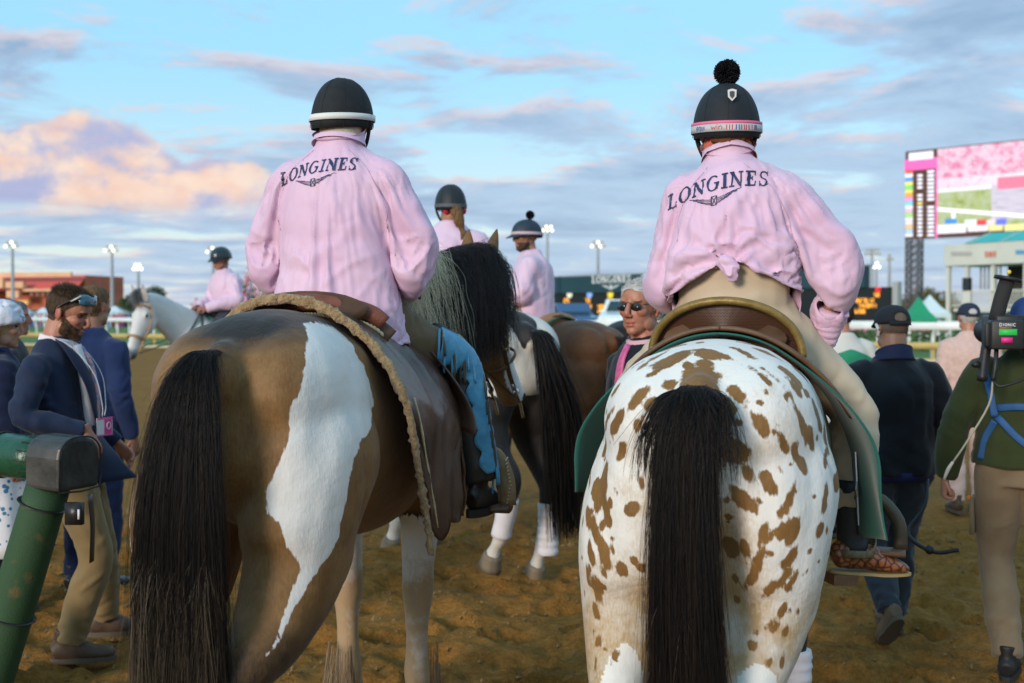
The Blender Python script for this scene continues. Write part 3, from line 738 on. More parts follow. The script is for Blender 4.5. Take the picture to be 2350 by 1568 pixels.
# people far behind the rails, under the tents
mbq = MB()
for k in range(90):
    u = rg.uniform(-10, 300); p = at(u, 720, rg.uniform(126, 142)); c = rg.choice([1, 0, 2, 7, 4, 3, 2])
    mbq.tube([(p.x, p.y, 0), (p.x, p.y, .8), (p.x, p.y, 1.4), (p.x, p.y, 1.5)], [.14, .18, .22, .07], up=(1, 0, 0), n=6, k=1, mi=c); mbq.ball((p.x, p.y, 1.65), (.11, .11, .13), n=6, m=4, mi=8)
tag(mbq.build('tent_crowd', cm), 'distant people gathered in front of the white tents', 'crowd', kind='stuff')

# ================================================================== trees
def tree(u, vtop, w, Y, m, label, seed, gap=.9):
    c = at(u, 720, Y); zt = at(0, vtop, Y).z; wid = w * Y / FPX / 2
    t = thing('tree', label, 'tree', (c.x, c.y, 0), 0)
    mb = MB(); mb.tube([(0, 0, -.2), (.1, 0, zt*.3), (0, .1, zt*.6)], [.4, .28, .12], up=(1, 0, 0), n=8)
    rg = random.Random(seed)
    for k in range(5): a = rg.uniform(0, 6.3); mb.tube([(0, 0, zt*.3), (math.cos(a)*wid*.4, math.sin(a)*wid*.4, zt*.55), (math.cos(a)*wid*.65, math.sin(a)*wid*.65, zt*.72)], [.2, .12, .05], up=(0, 0, 1), n=6)
    mb.build('trunk', mat('bark', (.09, .06, .04), .9), t, True)
    bx = [((rg.uniform(-.65, .65)*wid, rg.uniform(-.6, .6)*wid, zt*rg.uniform(.42, .82)), (wid*.42, wid*.42, zt*.17)) for _ in range(13)] + [((0, 0, zt*.62), (wid*.7, wid*.6, zt*.3))]
    leaf_mass('crown', None, None, bx, 4200, m, wid*.05, t, seed)
tree(340, 655, 92, 150, mat('leaf_dark', (.02, .05, .012), .7, (.035, .07, .015), .4), 'rounded dark green tree behind the grey horse', 2)
tree(296, 682, 46, 170, leafg, 'small green tree left of the rounded dark tree', 3)
for i, (u, vt, w, Y) in enumerate(((2128, 654, 80, 190), (2070, 668, 60, 200), (2180, 668, 60, 210))):
    tree(u, vt, w, Y, leafy, ['yellow-green autumn tree above the green tent', 'autumn tree at the foot of the lattice tower', 'autumn tree peeking behind the pavilion corner'][i], 8 + i)
tree(228, 694, 60, 230, leafy, 'faint autumn tree between grandstand and grey horse', 14)
tree(15, 690, 50, 200, leafg, 'dark tree at the left edge below the brick grandstand', 15)

# ================================================================== floodlight masts
lampm = em('flood_lamp', (1.0, .92, .72), 2.2); lampw = em('flood_lamp_white', (1.0, .98, .92), 2.5); polem = mat('mast_grey', (.34, .36, .38), .6); offm = mat('lamp_off', (.45, .42, .36), .4)
def mast(u, vtop, Y, nl, label, on=True, w=1.6, bright=False):
    c = at(u, 720, Y); zt = at(0, vtop, Y).z; t = thing('floodlight_mast', label, 'floodlight', (c.x, c.y, 0), 0, 'floodlight masts')
    s = Y / 150
    mb = MB(); mb.tube([(0, 0, 0), (0, 0, zt*.5), (0, 0, zt - .1)], [.26*s, .22*s, .16*s], up=(1, 0, 0), n=10); mb.build('pole', polem, t)
    mb = MB(); mb.box((0, 0, zt - .15*s), (w*s, .2*s, .14*s)); mb.box((0, 0, zt + .35*s), (w*.8*s, .2*s, .12*s)); mb.bar((0, 0, zt - .2*s), (0, 0, zt + .45*s), .16*s); mb.build('crossbar', polem, t)
    for r_ in range(2):
        n_ = nl if r_ == 0 else nl - 1
        for k in range(n_):
            lit = on and ((k + r_) % 2 == 0 or bright)
            mb = MB(); x = (k - (n_ - 1)/2) * w*s / max(1, nl - 1)
            mb.tube([(x, -.04*s, zt + (-.15 + .5*r_)*s), (x, -.3*s, zt + (-.2 + .5*r_)*s)], [.13*s, .2*s], up=(1, 0, 0), n=8, k=1)
            mb.build('lamp', (lampw if bright else lampm) if lit else offm, t)
mast(30, 562, 150, 4, 'floodlight mast at the far left edge over the brick grandstand'); mast(258, 572, 155, 4, 'floodlight mast right of the bearded man'); mast(318, 614, 170, 3, 'small brilliant white floodlight above the grey horse', True, 1.0, True)
mast(490, 575, 150, 4, 'floodlight mast showing above the helmet of the grey horse rider', True, 1.4); mast(1256, 526, 120, 5, 'tall floodlight mast right of the profile rider', True, 1.2); mast(1372, 562, 130, 4, 'floodlight mast above the winged tote lettering')
mast(1826, 580, 150, 3, 'dim floodlight mast in the crook of the arm of the knotted-jacket rider', False, 1.6); mast(2000, 580, 140, 5, 'wide dim floodlight gantry left of the video screen', False, 1.9); mast(2010, 610, 150, 2, 'single white lamp on a mast above the tote digits', True, .6, True); mast(2040, 592, 150, 2, 'bare grey mast next to the video screen tower', False, .6)

# ================================================================== parked vehicles beyond the rail
def vehicle(name, label, cat, loc, rz, L_, W_, H_, bodym, pickup=False):
    t = thing(name, label, cat, loc, rz)
    prof = [(-.5, .28), (-.5, .55), (-.47, .62), (-.16 if pickup else -.42, .63), (-.13 if pickup else -.33, .97), (.08 if pickup else .12, 1.0), (.22, .66), (.45, .58), (.5, .48), (.5, .26)]
    mb = MB(); mb.prism(prof, lambda p, s_: (p[0]*L_, (s_ - .5)*W_, p[1]*H_)); o = mb.build('body', bodym, t)
    bv = o.modifiers.new('b', 'BEVEL'); bv.width = .06; bv.segments = 2
    gl = mat('car_glass', (.02, .04, .05), .1)
    for s_ in (-1, 1):
        mb = MB(); q = [(-.10 if pickup else -.30, .66), (-.095 if pickup else -.27, .93), (.07, .95), (.17, .67)]
        mb.prism(q, lambda p, k: (p[0]*L_, s_*(W_/2 + .004 + .01*k), p[1]*H_)); mb.build('side_window', gl, t)
    mb = MB(); mb.prism([(-.42, 0), (.42, 0), (.37, 1), (-.37, 1)], lambda p, k: ((.218 - .125*p[1])*L_ + .02 + .012*k, p[0]*W_, (.68 + .28*p[1])*H_)); mb.build('windscreen', gl, t)
    mb = MB(); x_ = -.135 if pickup else -.42
    mb.prism([(-.42, 0), (.42, 0), (.37, 1), (-.37, 1)], lambda p, k: ((x_ + (.02 if pickup else .085)*p[1])*L_ - .02 - .012*k, p[0]*W_, (.68 + .26*p[1])*H_)); mb.build('rear_window', gl, t)
    ty = mat('tyre', (.015, .015, .016), .8); rm_ = mat('rim', (.5, .5, .52), .3, metal=.8)
    for x in (-.32, .31):
        for s_ in (-1, 1):
            mb = MB(); mb.tube([(x*L_, s_*(W_/2 - .2), .36), (x*L_, s_*(W_/2 + .02), .36)], .36, n=20, k=1); w = mb.build('tyre', ty, t)
            mb = MB(); mb.tube([(x*L_, s_*(W_/2 + .021), .36), (x*L_, s_*(W_/2 + .03), .36)], .2, n=14, k=1); mb.build('rim', rm_, w)
    for s_ in (-1, 1):
        mb = MB(); mb.box((L_*.5 + .005, s_*W_*.36, .47*H_), (.03, .3, .12)); mb.build('headlight', mat('headlight', (.8, .8, .75), .2), t)
        mb = MB(); mb.box((-L_*.5 - .005, s_*W_*.38, .47*H_), (.03, .2, .2)); mb.build('tail_light', mat('tail_light', (.5, .02, .02), .3), t)
        mb = MB(); mb.box((.13*L_, s_*(W_/2 + .12), .68*H_), (.12, .2, .16)); mb.build('wing_mirror', bodym, t)
    mb = MB(); mb.box((L_*.5 + .03, 0, .33*H_), (.1, W_*.96, .18)); mb.build('bumper', mat('bumper', (.3, .3, .31), .4), t)
vehicle('parked_car', 'dark blue sports utility car left of the orange digits', 'car', (*at(1306, 720, 62).xy, .45), R(-70), 4.6, 1.9, 1.75, mat('car_blue', (.04, .10, .22), .25, coat=.5))
vehicle('pickup_truck', 'white pickup truck left of the man in sunglasses', 'truck', (*at(1436, 720, 60).xy, .45), R(-105), 5.4, 2.0, 1.95, mat('truck_white', (.7, .78, .78), .3, coat=.4), True)
bm_ = MB(); bm_.add([(p.x, p.y, z) for p, z in ((at(1240, 720, 57), .04), (at(1640, 720, 53), .04), (at(1640, 720, 56), .45), (at(1240, 720, 60), .45), (at(1240, 720, 76), .45), (at(1640, 720, 76), .45), (at(1240, 720, 80), .04), (at(1640, 720, 80), .04))],
       [(0, 1, 2, 3), (3, 2, 5, 4), (4, 5, 7, 6)]); tag(bm_.build('verge', mat('verge_grass', (.07, .13, .03), .9, (.1, .16, .04), 1)), 'raised grass verge that carries the parked vehicles', 'verge', kind='structure')
# ================================================================== horses
def coat_mat(name, base, base2, white=(.62, .60, .56), dark=(.012, .010, .010), roan=(.40, .28, .16), nscale=9, jag=.012, rough=.62):
    """Hair coat: base colour, vertex fields w (metres inside white), d (dark share), r (roan share)."""
    m = bpy.data.materials.new(name); m.use_nodes = True; t = m.node_tree; N = t.nodes; L = t.links; b = N['Principled BSDF']
    tcn = N.new('ShaderNodeTexCoord')
    def nz(sc, de=4, ro=.6, st=(1, 1, 1)):
        mp = N.new('ShaderNodeMapping'); mp.inputs['Scale'].default_value = st; L.new(tcn.outputs['Object'], mp.inputs[0])
        n = N.new('ShaderNodeTexNoise'); n.inputs['Scale'].default_value = sc; n.inputs['Detail'].default_value = de; n.inputs['Roughness'].default_value = ro
        L.new(mp.outputs[0], n.inputs[0]); return n.outputs['Fac']
    def at_(n_): a = N.new('ShaderNodeAttribute'); a.attribute_name = n_; return a.outputs['Fac']
    def ma(op, a, c=0.0, clamp=False):
        x = N.new('ShaderNodeMath'); x.operation = op; x.use_clamp = clamp
        for i, q in enumerate((a, c)):
            if isinstance(q, (int, float)): x.inputs[i].default_value = q
            else: L.new(q, x.inputs[i])
        return x.outputs[0]
    def mr(x, lo, hi):
        q = N.new('ShaderNodeMapRange'); q.inputs[1].default_value = lo; q.inputs[2].default_value = hi; L.new(x, q.inputs[0]); return q.outputs[0]
    def mix(f, a, c):
        x = N.new('ShaderNodeMix'); x.data_type = 'RGBA'
        L.new(f, x.inputs[0])
        for i, q in ((6, a), (7, c)):
            if isinstance(q, tuple): x.inputs[i].default_value = (*q, 1)
            else: L.new(q, x.inputs[i])
        return x.outputs[2]
    fine = nz(170, 3, .7, (1, 1, .22)); mid = nz(nscale, 5)
    c = mix(mr(ma('ADD', ma('MULTIPLY', mid, .65), ma('MULTIPLY', fine, .45)), .42, .72), base, base2)
    dk = ma('ADD', at_('d'), ma('MULTIPLY', ma('SUBTRACT', ma('ADD', ma('MULTIPLY', nz(14, 5, .7), .6), ma('MULTIPLY', fine, .5)), .55), .8))
    c = mix(mr(dk, .3, .75), c, dark)
    wc = mix(mr(ma('ADD', at_('r'), ma('MULTIPLY', ma('SUBTRACT', ma('ADD', ma('MULTIPLY', nz(11, 5, .75), .7), ma('MULTIPLY', fine, .4)), .55), 1.6)), .25, .9), white, roan)
    wc = mix(mr(nz(7, 4), .5, .8), wc, mix(mr(fine, .3, .7), white, tuple(x * .8 for x in white)))
    w = ma('ADD', at_('w'), ma('MULTIPLY', ma('SUBTRACT', nz(75, 3, .6, (1, 1, .25)), .5), jag * 2.2))
    w = ma('ADD', w, ma('MULTIPLY', ma('SUBTRACT', nz(16, 2), .5), jag * 1.6))
    c = mix(mr(w, -.0022, .0022), c, wc)
    L.new(c, b.inputs['Base Color']); b.inputs['Roughness'].default_value = rough; b.inputs['Specular IOR Level'].default_value = .32
    b.inputs['Sheen Weight'].default_value = .12; b.inputs['Sheen Roughness'].default_value = .4
    bp = N.new('ShaderNodeBump'); bp.inputs['Strength'].default_value = .35; bp.inputs['Distance'].default_value = .004; L.new(fine, bp.inputs['Height'])
    bp2 = N.new('ShaderNodeBump'); bp2.inputs['Strength'].default_value = .25; bp2.inputs['Distance'].default_value = .03; L.new(nz(10, 3), bp2.inputs['Height']); L.new(bp.outputs[0], bp2.inputs['Normal'])
    L.new(bp2.outputs[0], b.inputs['Normal'])
    return m
def hair_mat(name, stops, rough=.38, spec=.5):
    m = bpy.data.materials.new(name); m.use_nodes = True; t = m.node_tree; N = t.nodes; L = t.links; b = N['Principled BSDF']
    hi = N.new('ShaderNodeHairInfo'); r = N.new('ShaderNodeValToRGB'); e = r.color_ramp.elements
    e[0].position, e[0].color = stops[0][0], (*stops[0][1], 1); e[1].position, e[1].color = stops[-1][0], (*stops[-1][1], 1)
    for p, c in stops[1:-1]: q = e.new(p); q.color = (*c, 1)
    L.new(hi.outputs['Random'], r.inputs[0]); L.new(r.outputs[0], b.inputs['Base Color'])
    b.inputs['Roughness'].default_value = rough; b.inputs['Specular IOR Level'].default_value = spec
    return m
hoofm = mat('hoof_horn', (.10, .08, .055), .6, (.20, .16, .10), 12, stretch=(1, 1, .2)); hoofd = mat('hoof_dark', (.03, .028, .026), .55, (.06, .05, .045), 12)
eyem = mat('horse_eye', (.008, .006, .005), .08); nosm = mat('nostril', (.015, .012, .012), .7)

HIND = [(.46, .13, 1.34), (.36, .165, 1.20), (.30, .19, 1.02), (.285, .20, .86), (.20, .20, .70), (.11, .185, .585), (.10, .17, .50), (.125, .17, .36), (.135, .17, .22), (.17, .17, .13), (.19, .17, .075)]
HIND_R = [(.13, .17), (.165, .235), (.150, .215), (.125, .175), (.092, .105), (.062, .078), (.046, .058), (.034, .040), (.042, .047), (.036, .038), (.048, .055)]
FORE = [(1.42, .15, 1.22), (1.38, .17, 1.02), (1.37, .165, .84), (1.37, .155, .68), (1.38, .15, .53), (1.375, .15, .44), (1.37, .15, .33), (1.37, .15, .21), (1.40, .15, .13), (1.42, .15, .075)]
FORE_R = [(.11, .17), (.095, .135), (.075, .095), (.058, .066), (.050, .055), (.038, .042), (.033, .037), (.041, .046), (.035, .038), (.048, .055)]
BODY = [(.035, .07, .10, 1.30), (.09, .19, .20, 1.29), (.20, .270, .285, 1.285), (.36, .305, .32, 1.28), (.56, .295, .325, 1.26), (.80, .300, .345, 1.205), (1.04, .295, .37, 1.18), (1.24, .262, .395, 1.205), (1.42, .215, .35, 1.19), (1.56, .14, .23, 1.15), (1.61, .07, .12, 1.13)]
HEAD = [(-.02, .060, .080, -.03), (.04, .085, .105, -.04), (.11, .100, .130, -.06), (.20, .103, .142, -.072), (.29, .086, .120, -.055), (.40, .062, .088, -.038), (.51, .054, .071, -.030), (.585, .058, .067, -.034), (.63, .050, .052, -.040), (.65, .028, .030, -.045)]
def leg_pts(base, s, mod=None):
    """mod: (swing degrees about the top joint, extra bend at the middle joint, side shift)"""
    P = [V((x, y * s, z)) for x, y, z in base]
    if mod:
        sw, bend, side = mod
        top = P[1].copy(); rot = Matrix.Rotation(R(sw), 3, 'Y')
        P = [p if i < 2 else top + rot @ (p - top) for i, p in enumerate(P)]
        j = 5 if base is HIND else 4
        if bend:
            piv = P[j].copy(); rb = Matrix.Rotation(R(bend), 3, 'Y')
            P = [p if i <= j else piv + rb @ (p - piv) for i, p in enumerate(P)]
        for i in range(2, len(P)): P[i].y += side * (i / len(P))
    return P
def head_frame(poll, d, front):
    X = V(d).normalized(); F_ = V(front); Y = F_.cross(X).normalized(); Z = X.cross(Y)
    return Matrix(((X.x, Y.x, Z.x, poll[0]), (X.y, Y.y, Z.y, poll[1]), (X.z, Y.z, Z.z, poll[2]), (0, 0, 0, 1)))
def horse(label, loc, rz, coat, neck, head, legs=None, voxel=.012, scale=1.0, wide=1.0, hoof=hoofm, earm=None, ears=True, bone=1.0):
    """neck: list of (x, y, z, halfwidth, halfdepth); head: (direction, forehead normal)."""
    t = thing('horse', label, 'horse', loc, rz, scale=scale)
    legs = legs or {}
    mb = MB()
    mb.tube([(x, 0, z) for x, w, h_, z in BODY], [(w * wide, h_) for x, w, h_, z in BODY], up=(0, 0, 1), n=28, k=5, sq=2.15)
    for s in (1, -1):                                        # croup, haunch and shoulder muscle
        mb.ball((.30, .12*s*wide, 1.36), (.27, .17*wide, .20)); mb.ball((.20, .155*s*wide, 1.14), (.155, .125*wide, .29)); mb.ball((1.33, .16*s, 1.16), (.17, .10, .27), rot=Matrix.Rotation(R(-18), 3, 'Y'))
        mb.ball((.50, .185*s*wide, 1.42), (.13, .08, .10))
    mb.ball((.12, 0, 1.42), (.13, .07, .10))                # dock
    feet = []
    for key, base, rad, s in (('HL', HIND, HIND_R, 1), ('HR', HIND, HIND_R, -1), ('FL', FORE, FORE_R, 1), ('FR', FORE, FORE_R, -1)):
        P = leg_pts(base, s, legs.get(key)); RR = [(a * (wide if i < 4 else 1) * (1 + (bone - 1)*min(1, i/4)), b_ * (1 + (bone - 1)*min(1, i/4))) for i, (a, b_) in enumerate(rad)]
        if wide != 1.0: P = [V((p.x, p.y * wide, p.z)) for p in P]
        mb.tube(P, RR, up=(1, 0, 0), n=18, k=4)
        feet.append((P[-1], (P[-1] - P[-2]).normalized()))
    nk = [(1.18, 0, 1.28, .15, .30)] + list(neck)
    mb.tube([p[:3] for p in nk], [(p[3], p[4]) for p in nk], up=(0, 0, 1), n=22, k=5)
    poll = V(neck[-1][:3]); HM = head_frame(poll, *head)
    hp = [HM @ V((x, 0, z)) for x, w, d_, z in HEAD]
    mb.tube(hp, [(w, d_) for x, w, d_, z in HEAD], up=tuple(HM.to_3x3() @ V((0, 0, 1))), n=22, k=4)
    r3 = HM.to_3x3()
    for s in (1, -1):
        mb.ball(HM @ V((.19, .062*s, -.10)), (.10, .045, .10), rot=r3); mb.ball(HM @ V((.145, .082*s, .012)), (.045, .028, .026), rot=r3)
        mb.ball(HM @ V((.60, .036*s, -.012)), (.036, .024, .028), rot=r3)
    mb.ball(HM @ V((.585, 0, -.082)), (.042, .040, .026), rot=r3)
    me = remesh(mb, voxel, int(.22 / voxel), .5, 'body')
    if voxel < .0115:                                         # muscle grooves, stifle fold, skin creases at the gaskin
        gl_ = []
        for s in (1, -1):
            k = wide*s
            gl_ += [([(.09, .15*k, 1.44), (.11, .20*k, 1.24), (.16, .22*k, 1.05), (.20, .21*k, .90)], -.016, .020), ([(.27, .28*k, 1.42), (.30, .32*k, 1.22), (.33, .31*k, 1.02), (.34, .27*k, .90)], -.012, .026), ([(.46, .29*k, 1.36), (.50, .31*k, 1.18), (.47, .29*k, .98)], -.014, .024), ([(.40, .22*k, 1.53), (.52, .27*k, 1.44), (.60, .29*k, 1.36)], .012, .03),
                    ([(.11, .10*k, 1.02), (.09, .16*k, .99), (.11, .22*k, .97)], -.006, .008), ([(.12, .10*k, .985), (.10, .17*k, .945), (.13, .24*k, .93)], -.006, .007), ([(.12, .11*k, .94), (.10, .17*k, .915), (.13, .23*k, .90)], -.005, .007), ([(.36, .29*k, .92), (.30, .28*k, .86), (.22, .26*k, .80)], .008, .018), ([(.07, .09*k, 1.36), (.06, .13*k, 1.18), (.08, .14*k, 1.02)], .010, .03)]
        folds(me, gl_)
        co_ = getco(me); no_h = getno(me); setco(me, co_ + no_h*(.0035*fbm(co_, 7, 2, (3, 2, 1)))[:, None])
    body = link('body', me, coat, t)
    for f, d in feet:                                         # hooves
        hb = MB(); tw = V((f.x + .035, f.y, f.z - .075)) if d.z < -.4 else f + d * .09
        if d.z < -.4: hb.tube([(f.x - .005, f.y, f.z + .012), (f.x + .012, f.y, f.z - .03), (f.x + .03, f.y, max(f.z - .078, -.02))], [(.05, .056), (.058, .066), (.066, .078)], up=(1, 0, 0), n=18, k=2)
        else: hb.tube([f - d*.01, f + d*.04, f + d*.085], [(.05, .056), (.058, .066), (.066, .078)], up=(1, 0, 0), n=18, k=2)
        hb.build('hoof', hoof, t, True)
    for s in (1, -1):
        eb = MB(); eb.ball(HM @ V((.15, .096*s, .010)), (.022, .014, .016), rot=r3); eb.build('eye', eyem, t, True)
        nb = MB(); nb.ball(HM @ V((.617, .049*s, -.010)), (.014, .010, .017), rot=r3); nb.build('nostril', nosm, t, True)
        if ears:
            eb = MB(); q = []
            for (u_, w_, dp) in ((0, .030, .024), (.06, .044, .026), (.12, .038, .020), (.175, .021, .012), (.21, .004, .004)):
                q.append((HM @ V((-.005 - u_*.66, s*(.052 + u_*.12), .03 + u_*.72)), (w_, dp)))
            eb.tube([a for a, _ in q], [b_ for _, b_ in q], up=tuple(r3 @ V((.75, 0, .6))), n=12, k=4)
            ear = eb.me('ear', True); co = getco(ear); fr = np.array(r3 @ V((.6, s*.35, .6))); fr /= np.linalg.norm(fr)
            # hollow the inner side
            cen = np.array([HM @ V((-.06, s*.06, .035))])[0]; no = getno(ear); k_ = np.clip(no @ fr, 0, 1)
            setco(ear, co - fr * (.016 * k_ ** 2)[:, None]); attr(ear, 'w', np.full(len(ear.vertices), -1.0)); attr(ear, 'd', np.full(len(ear.vertices), .35)); attr(ear, 'r', np.zeros(len(ear.vertices))); link('ear', ear, earm or coat, t)
    return t, body, HM
def field(me, **kw):
    for k in ('w', 'd', 'r'): attr(me, k, kw.get(k, np.full(len(me.vertices), -1.0 if k == 'w' else 0.0)))
def poly_sd(P, poly):
    """Signed distance of 2-D points to a closed polygon, positive inside."""
    poly = np.asarray(poly, float); n = len(poly); best = np.full(len(P), 1e9); ins = np.zeros(len(P), bool)
    for i in range(n):
        a, b = poly[i], poly[(i+1) % n]; ab = b - a
        t = np.clip(((P - a) @ ab) / max(ab @ ab, 1e-12), 0, 1); best = np.minimum(best, np.linalg.norm(P - (a + t[:, None]*ab), axis=1))
        c = ((a[1] > P[:, 1]) != (b[1] > P[:, 1])); x = (b[0]-a[0]) * (P[:, 1]-a[1]) / (b[1]-a[1] + 1e-12) + a[0]
        ins ^= c & (P[:, 0] < x)
    return np.where(ins, best, -best)
def blobs(co, lst):
    """Union of soft balls: (centre, radii) -> approximate metres inside."""
    best = np.full(len(co), -9.0)
    for c, r in lst:
        r = np.array(r, float) * np.ones(3); d = np.linalg.norm((co - np.array(c)) / r, axis=1); best = np.maximum(best, (1 - d) * r.min())
    return best
def tail(parent, m, n, root, paths, spread, r0=.0011, name='tail', seed=1, wav=.012, clump=14):
    """Hair falling from the dock; paths: list of guide polylines fanned by a random blend."""
    rg = np.random.RandomState(seed); G = np.array([crom(np.array(p, float), 6) for p in paths]); g, k = G.shape[:2]
    t = np.linspace(0, 1, k); cl = rg.uniform(0, 1, clump); cph = rg.uniform(0, 6.28, clump); c = rg.randint(0, clump, n)
    a = np.clip(cl[c] + rg.normal(size=n)*.07, 0, .999)*(g - 1); j = a.astype(int); f = (a - j)[:, None, None]
    P = G[j]*(1 - f) + G[np.minimum(j + 1, g - 1)]*f
    ln = np.where(rg.rand(n) < .80, rg.uniform(.72, 1.0, n), rg.uniform(.3, .7, n)); fly = np.where(rg.rand(n) < .04, 2.6, 1.0)
    x = t[None]*ln[:, None]*(k - 1); i0 = np.minimum(x.astype(int), k - 2); fr = (x - i0)[:, :, None]; r_ = np.arange(n)[:, None]
    Q = P[r_, i0]*(1 - fr) + P[r_, i0 + 1]*fr; sp = np.array(spread)
    Q += rg.normal(size=(n, 1, 3))*sp*(.2 + .8*t[None, :, None]) + (rg.normal(size=(n, 1, 3))*sp*.9)*fly[:, None, None]*t[None, :, None]**2
    ph = cph[c][:, None]; Q[:, :, 1] += wav*np.sin(t[None]*5 + ph)*t; Q[:, :, 0] += wav*.7*np.sin(t[None]*6.2 + ph*2 + rg.uniform(0, .8, (n, 1)))*t
    return hair(name, Q, m, parent, r0, r0*.35)
black_hair = hair_mat('hair_black', [(0, (.003, .003, .004)), (.6, (.007, .006, .006)), (.88, (.020, .013, .009)), (1, (.05, .03, .017))], .48, .22)
# ================================================================== people
def skin_mat(name, col, red):
    m = bpy.data.materials.new(name); m.use_nodes = True; t = m.node_tree; N = t.nodes; L = t.links; b = N['Principled BSDF']
    a = N.new('ShaderNodeAttribute'); a.attribute_name = 'red'
    n = N.new('ShaderNodeTexNoise'); n.inputs['Scale'].default_value = 45; n.inputs['Detail'].default_value = 4
    tcn = N.new('ShaderNodeTexCoord'); L.new(tcn.outputs['Object'], n.inputs[0])
    ad = N.new('ShaderNodeMath'); ad.operation = 'MULTIPLY_ADD'; L.new(n.outputs['Fac'], ad.inputs[0]); ad.inputs[1].default_value = .5; L.new(a.outputs['Fac'], ad.inputs[2])
    mr = N.new('ShaderNodeMapRange'); mr.inputs[1].default_value = .2; mr.inputs[2].default_value = 1.2; L.new(ad.outputs[0], mr.inputs[0])
    mx = N.new('ShaderNodeMix'); mx.data_type = 'RGBA'; mx.inputs[6].default_value = (*col, 1); mx.inputs[7].default_value = (*red, 1); L.new(mr.outputs[0], mx.inputs[0]); L.new(mx.outputs[2], b.inputs['Base Color'])
    b.inputs['Roughness'].default_value = .48; b.inputs['Subsurface Weight'].default_value = .12; b.inputs['Subsurface Radius'].default_value = (.02, .008, .005); b.inputs['Subsurface Scale'].default_value = .3
    bp = N.new('ShaderNodeBump'); bp.inputs['Strength'].default_value = .15; bp.inputs['Distance'].default_value = .003; L.new(n.outputs['Fac'], bp.inputs['Height']); L.new(bp.outputs[0], b.inputs['Normal'])
    return m
SKIN = {'fair': skin_mat('skin_fair', (.48, .255, .165), (.40, .105, .07)), 'tan': skin_mat('skin_tan', (.36, .18, .105), (.30, .09, .05)), 'brown': skin_mat('skin_brown', (.20, .095, .05), (.17, .055, .03)), 'ruddy': skin_mat('skin_ruddy', (.42, .19, .115), (.38, .08, .06))}
def frame(origin, yaw=0, pitch=0, roll=0):
    return Matrix.Translation(V(origin)) @ Euler((R(roll), R(pitch), R(yaw)), 'XYZ').to_matrix().to_4x4()
def head_me(HM, neck, nr=.058, voxel=.0045, fem=False):
    """Head with face in its own frame (x to the face, z up); neck: world-local point of the neck base."""
    mb = MB(); r3 = HM.to_3x3()
    def B(c, r, rx=None): mb.ball(HM @ V(c), r, rot=r3 if rx is None else r3 @ rx, n=20, m=14)
    B((-.018, 0, .030), (.098, .077, .088)); B((.030, 0, .040), (.066, .068, .070))          # cranium, brow
    B((.038, 0, -.030), (.056, .060, .072)); B((.046, 0, -.074), (.044, .046, .040)); B((.074, 0, -.098), (.020, .024, .018))
    for s in (1, -1):
        B((.058, .040*s, -.018), (.030, .024, .024)); B((.018, .052*s, -.068), (.036, .014, .030)); B((.080, .027*s, .030), (.014, .026, .009))
        B((-.012, .079*s, -.008), (.019, .008, .032), Matrix.Rotation(R(-14), 3, 'Y') @ Matrix.Rotation(R(18*s), 3, 'Z')); B((-.004, .076*s, -.034), (.009, .006, .011))
        B((.104, .011*s, -.034), (.010, .008, .008))
    mb.tube([HM @ V(p) for p in ((.084, 0, .030), (.098, 0, .005), (.112, 0, -.022), (.108, 0, -.036))], [(.010, .012), (.011, .012), (.013, .012), (.010, .008)], up=tuple(r3 @ V((1, 0, .2))), n=12)
    B((.088, 0, -.061), (.012, .022, .007)); B((.086, 0, -.074), (.012, .020, .007))
    nk = V(neck); mid = HM @ V((-.02, 0, -.085))
    mb.tube([nk + V((0, 0, -.08)), nk, (nk + mid) / 2, mid, HM @ V((-.02, 0, -.03))], [nr*1.35, nr*1.12, nr, nr*.97, nr*.9], up=(1, 0, 0), n=20)
    me = remesh(mb, voxel, 4, .5, 'head')
    co = getco(me); inv = np.array(HM.inverted()); lc = co @ inv[:3, :3].T + inv[:3, 3]; no = getno(me); d = np.zeros(len(co))
    for s in (1, -1):
        d -= .0075 * np.exp(-(((lc[:, 1] - .031*s)/.017)**2 + ((lc[:, 2] - .010)/.010)**2) ) * (lc[:, 0] > .04)
    d -= .0045 * np.exp(-((lc[:, 2] + .0675)/.0028)**2) * np.exp(-(lc[:, 1]/.022)**4) * (lc[:, 0] > .06)
    setco(me, co + no * d[:, None])
    red = .9*np.exp(-((lc[:, 2] + .067)/.011)**2) * np.exp(-(lc[:, 1]/.024)**4) * (lc[:, 0] > .07) + .6*np.exp(-((lc[:, 0] - .11)/.02)**2 - (lc[:, 1]/.02)**2 - ((lc[:, 2] + .025)/.02)**2)
    red += .45*np.exp(-((np.abs(lc[:, 1]) - .045)/.02)**2 - ((lc[:, 2] + .02)/.022)**2) * (lc[:, 0] > .03) + .6*(np.abs(lc[:, 1]) > .078) + .25*(lc[:, 2] < -.11)
    attr(me, 'red', red)
    return me, lc
def shell(me, lc, fn, off, name, m, parent, nz=.0, nsc=60, seed=0):
    """A skin-hugging layer (hair, beard, brows) grown from part of a head."""
    keep = fn(lc); c = me.copy(); co = getco(c); no = getno(c)
    d = off + (nz * fbm(lc, nsc, 2, (seed, 0, 0)) if nz else 0)
    setco(c, co + no * np.reshape(d, (-1, 1))); cut(c, keep); return link(name, c, m, parent)
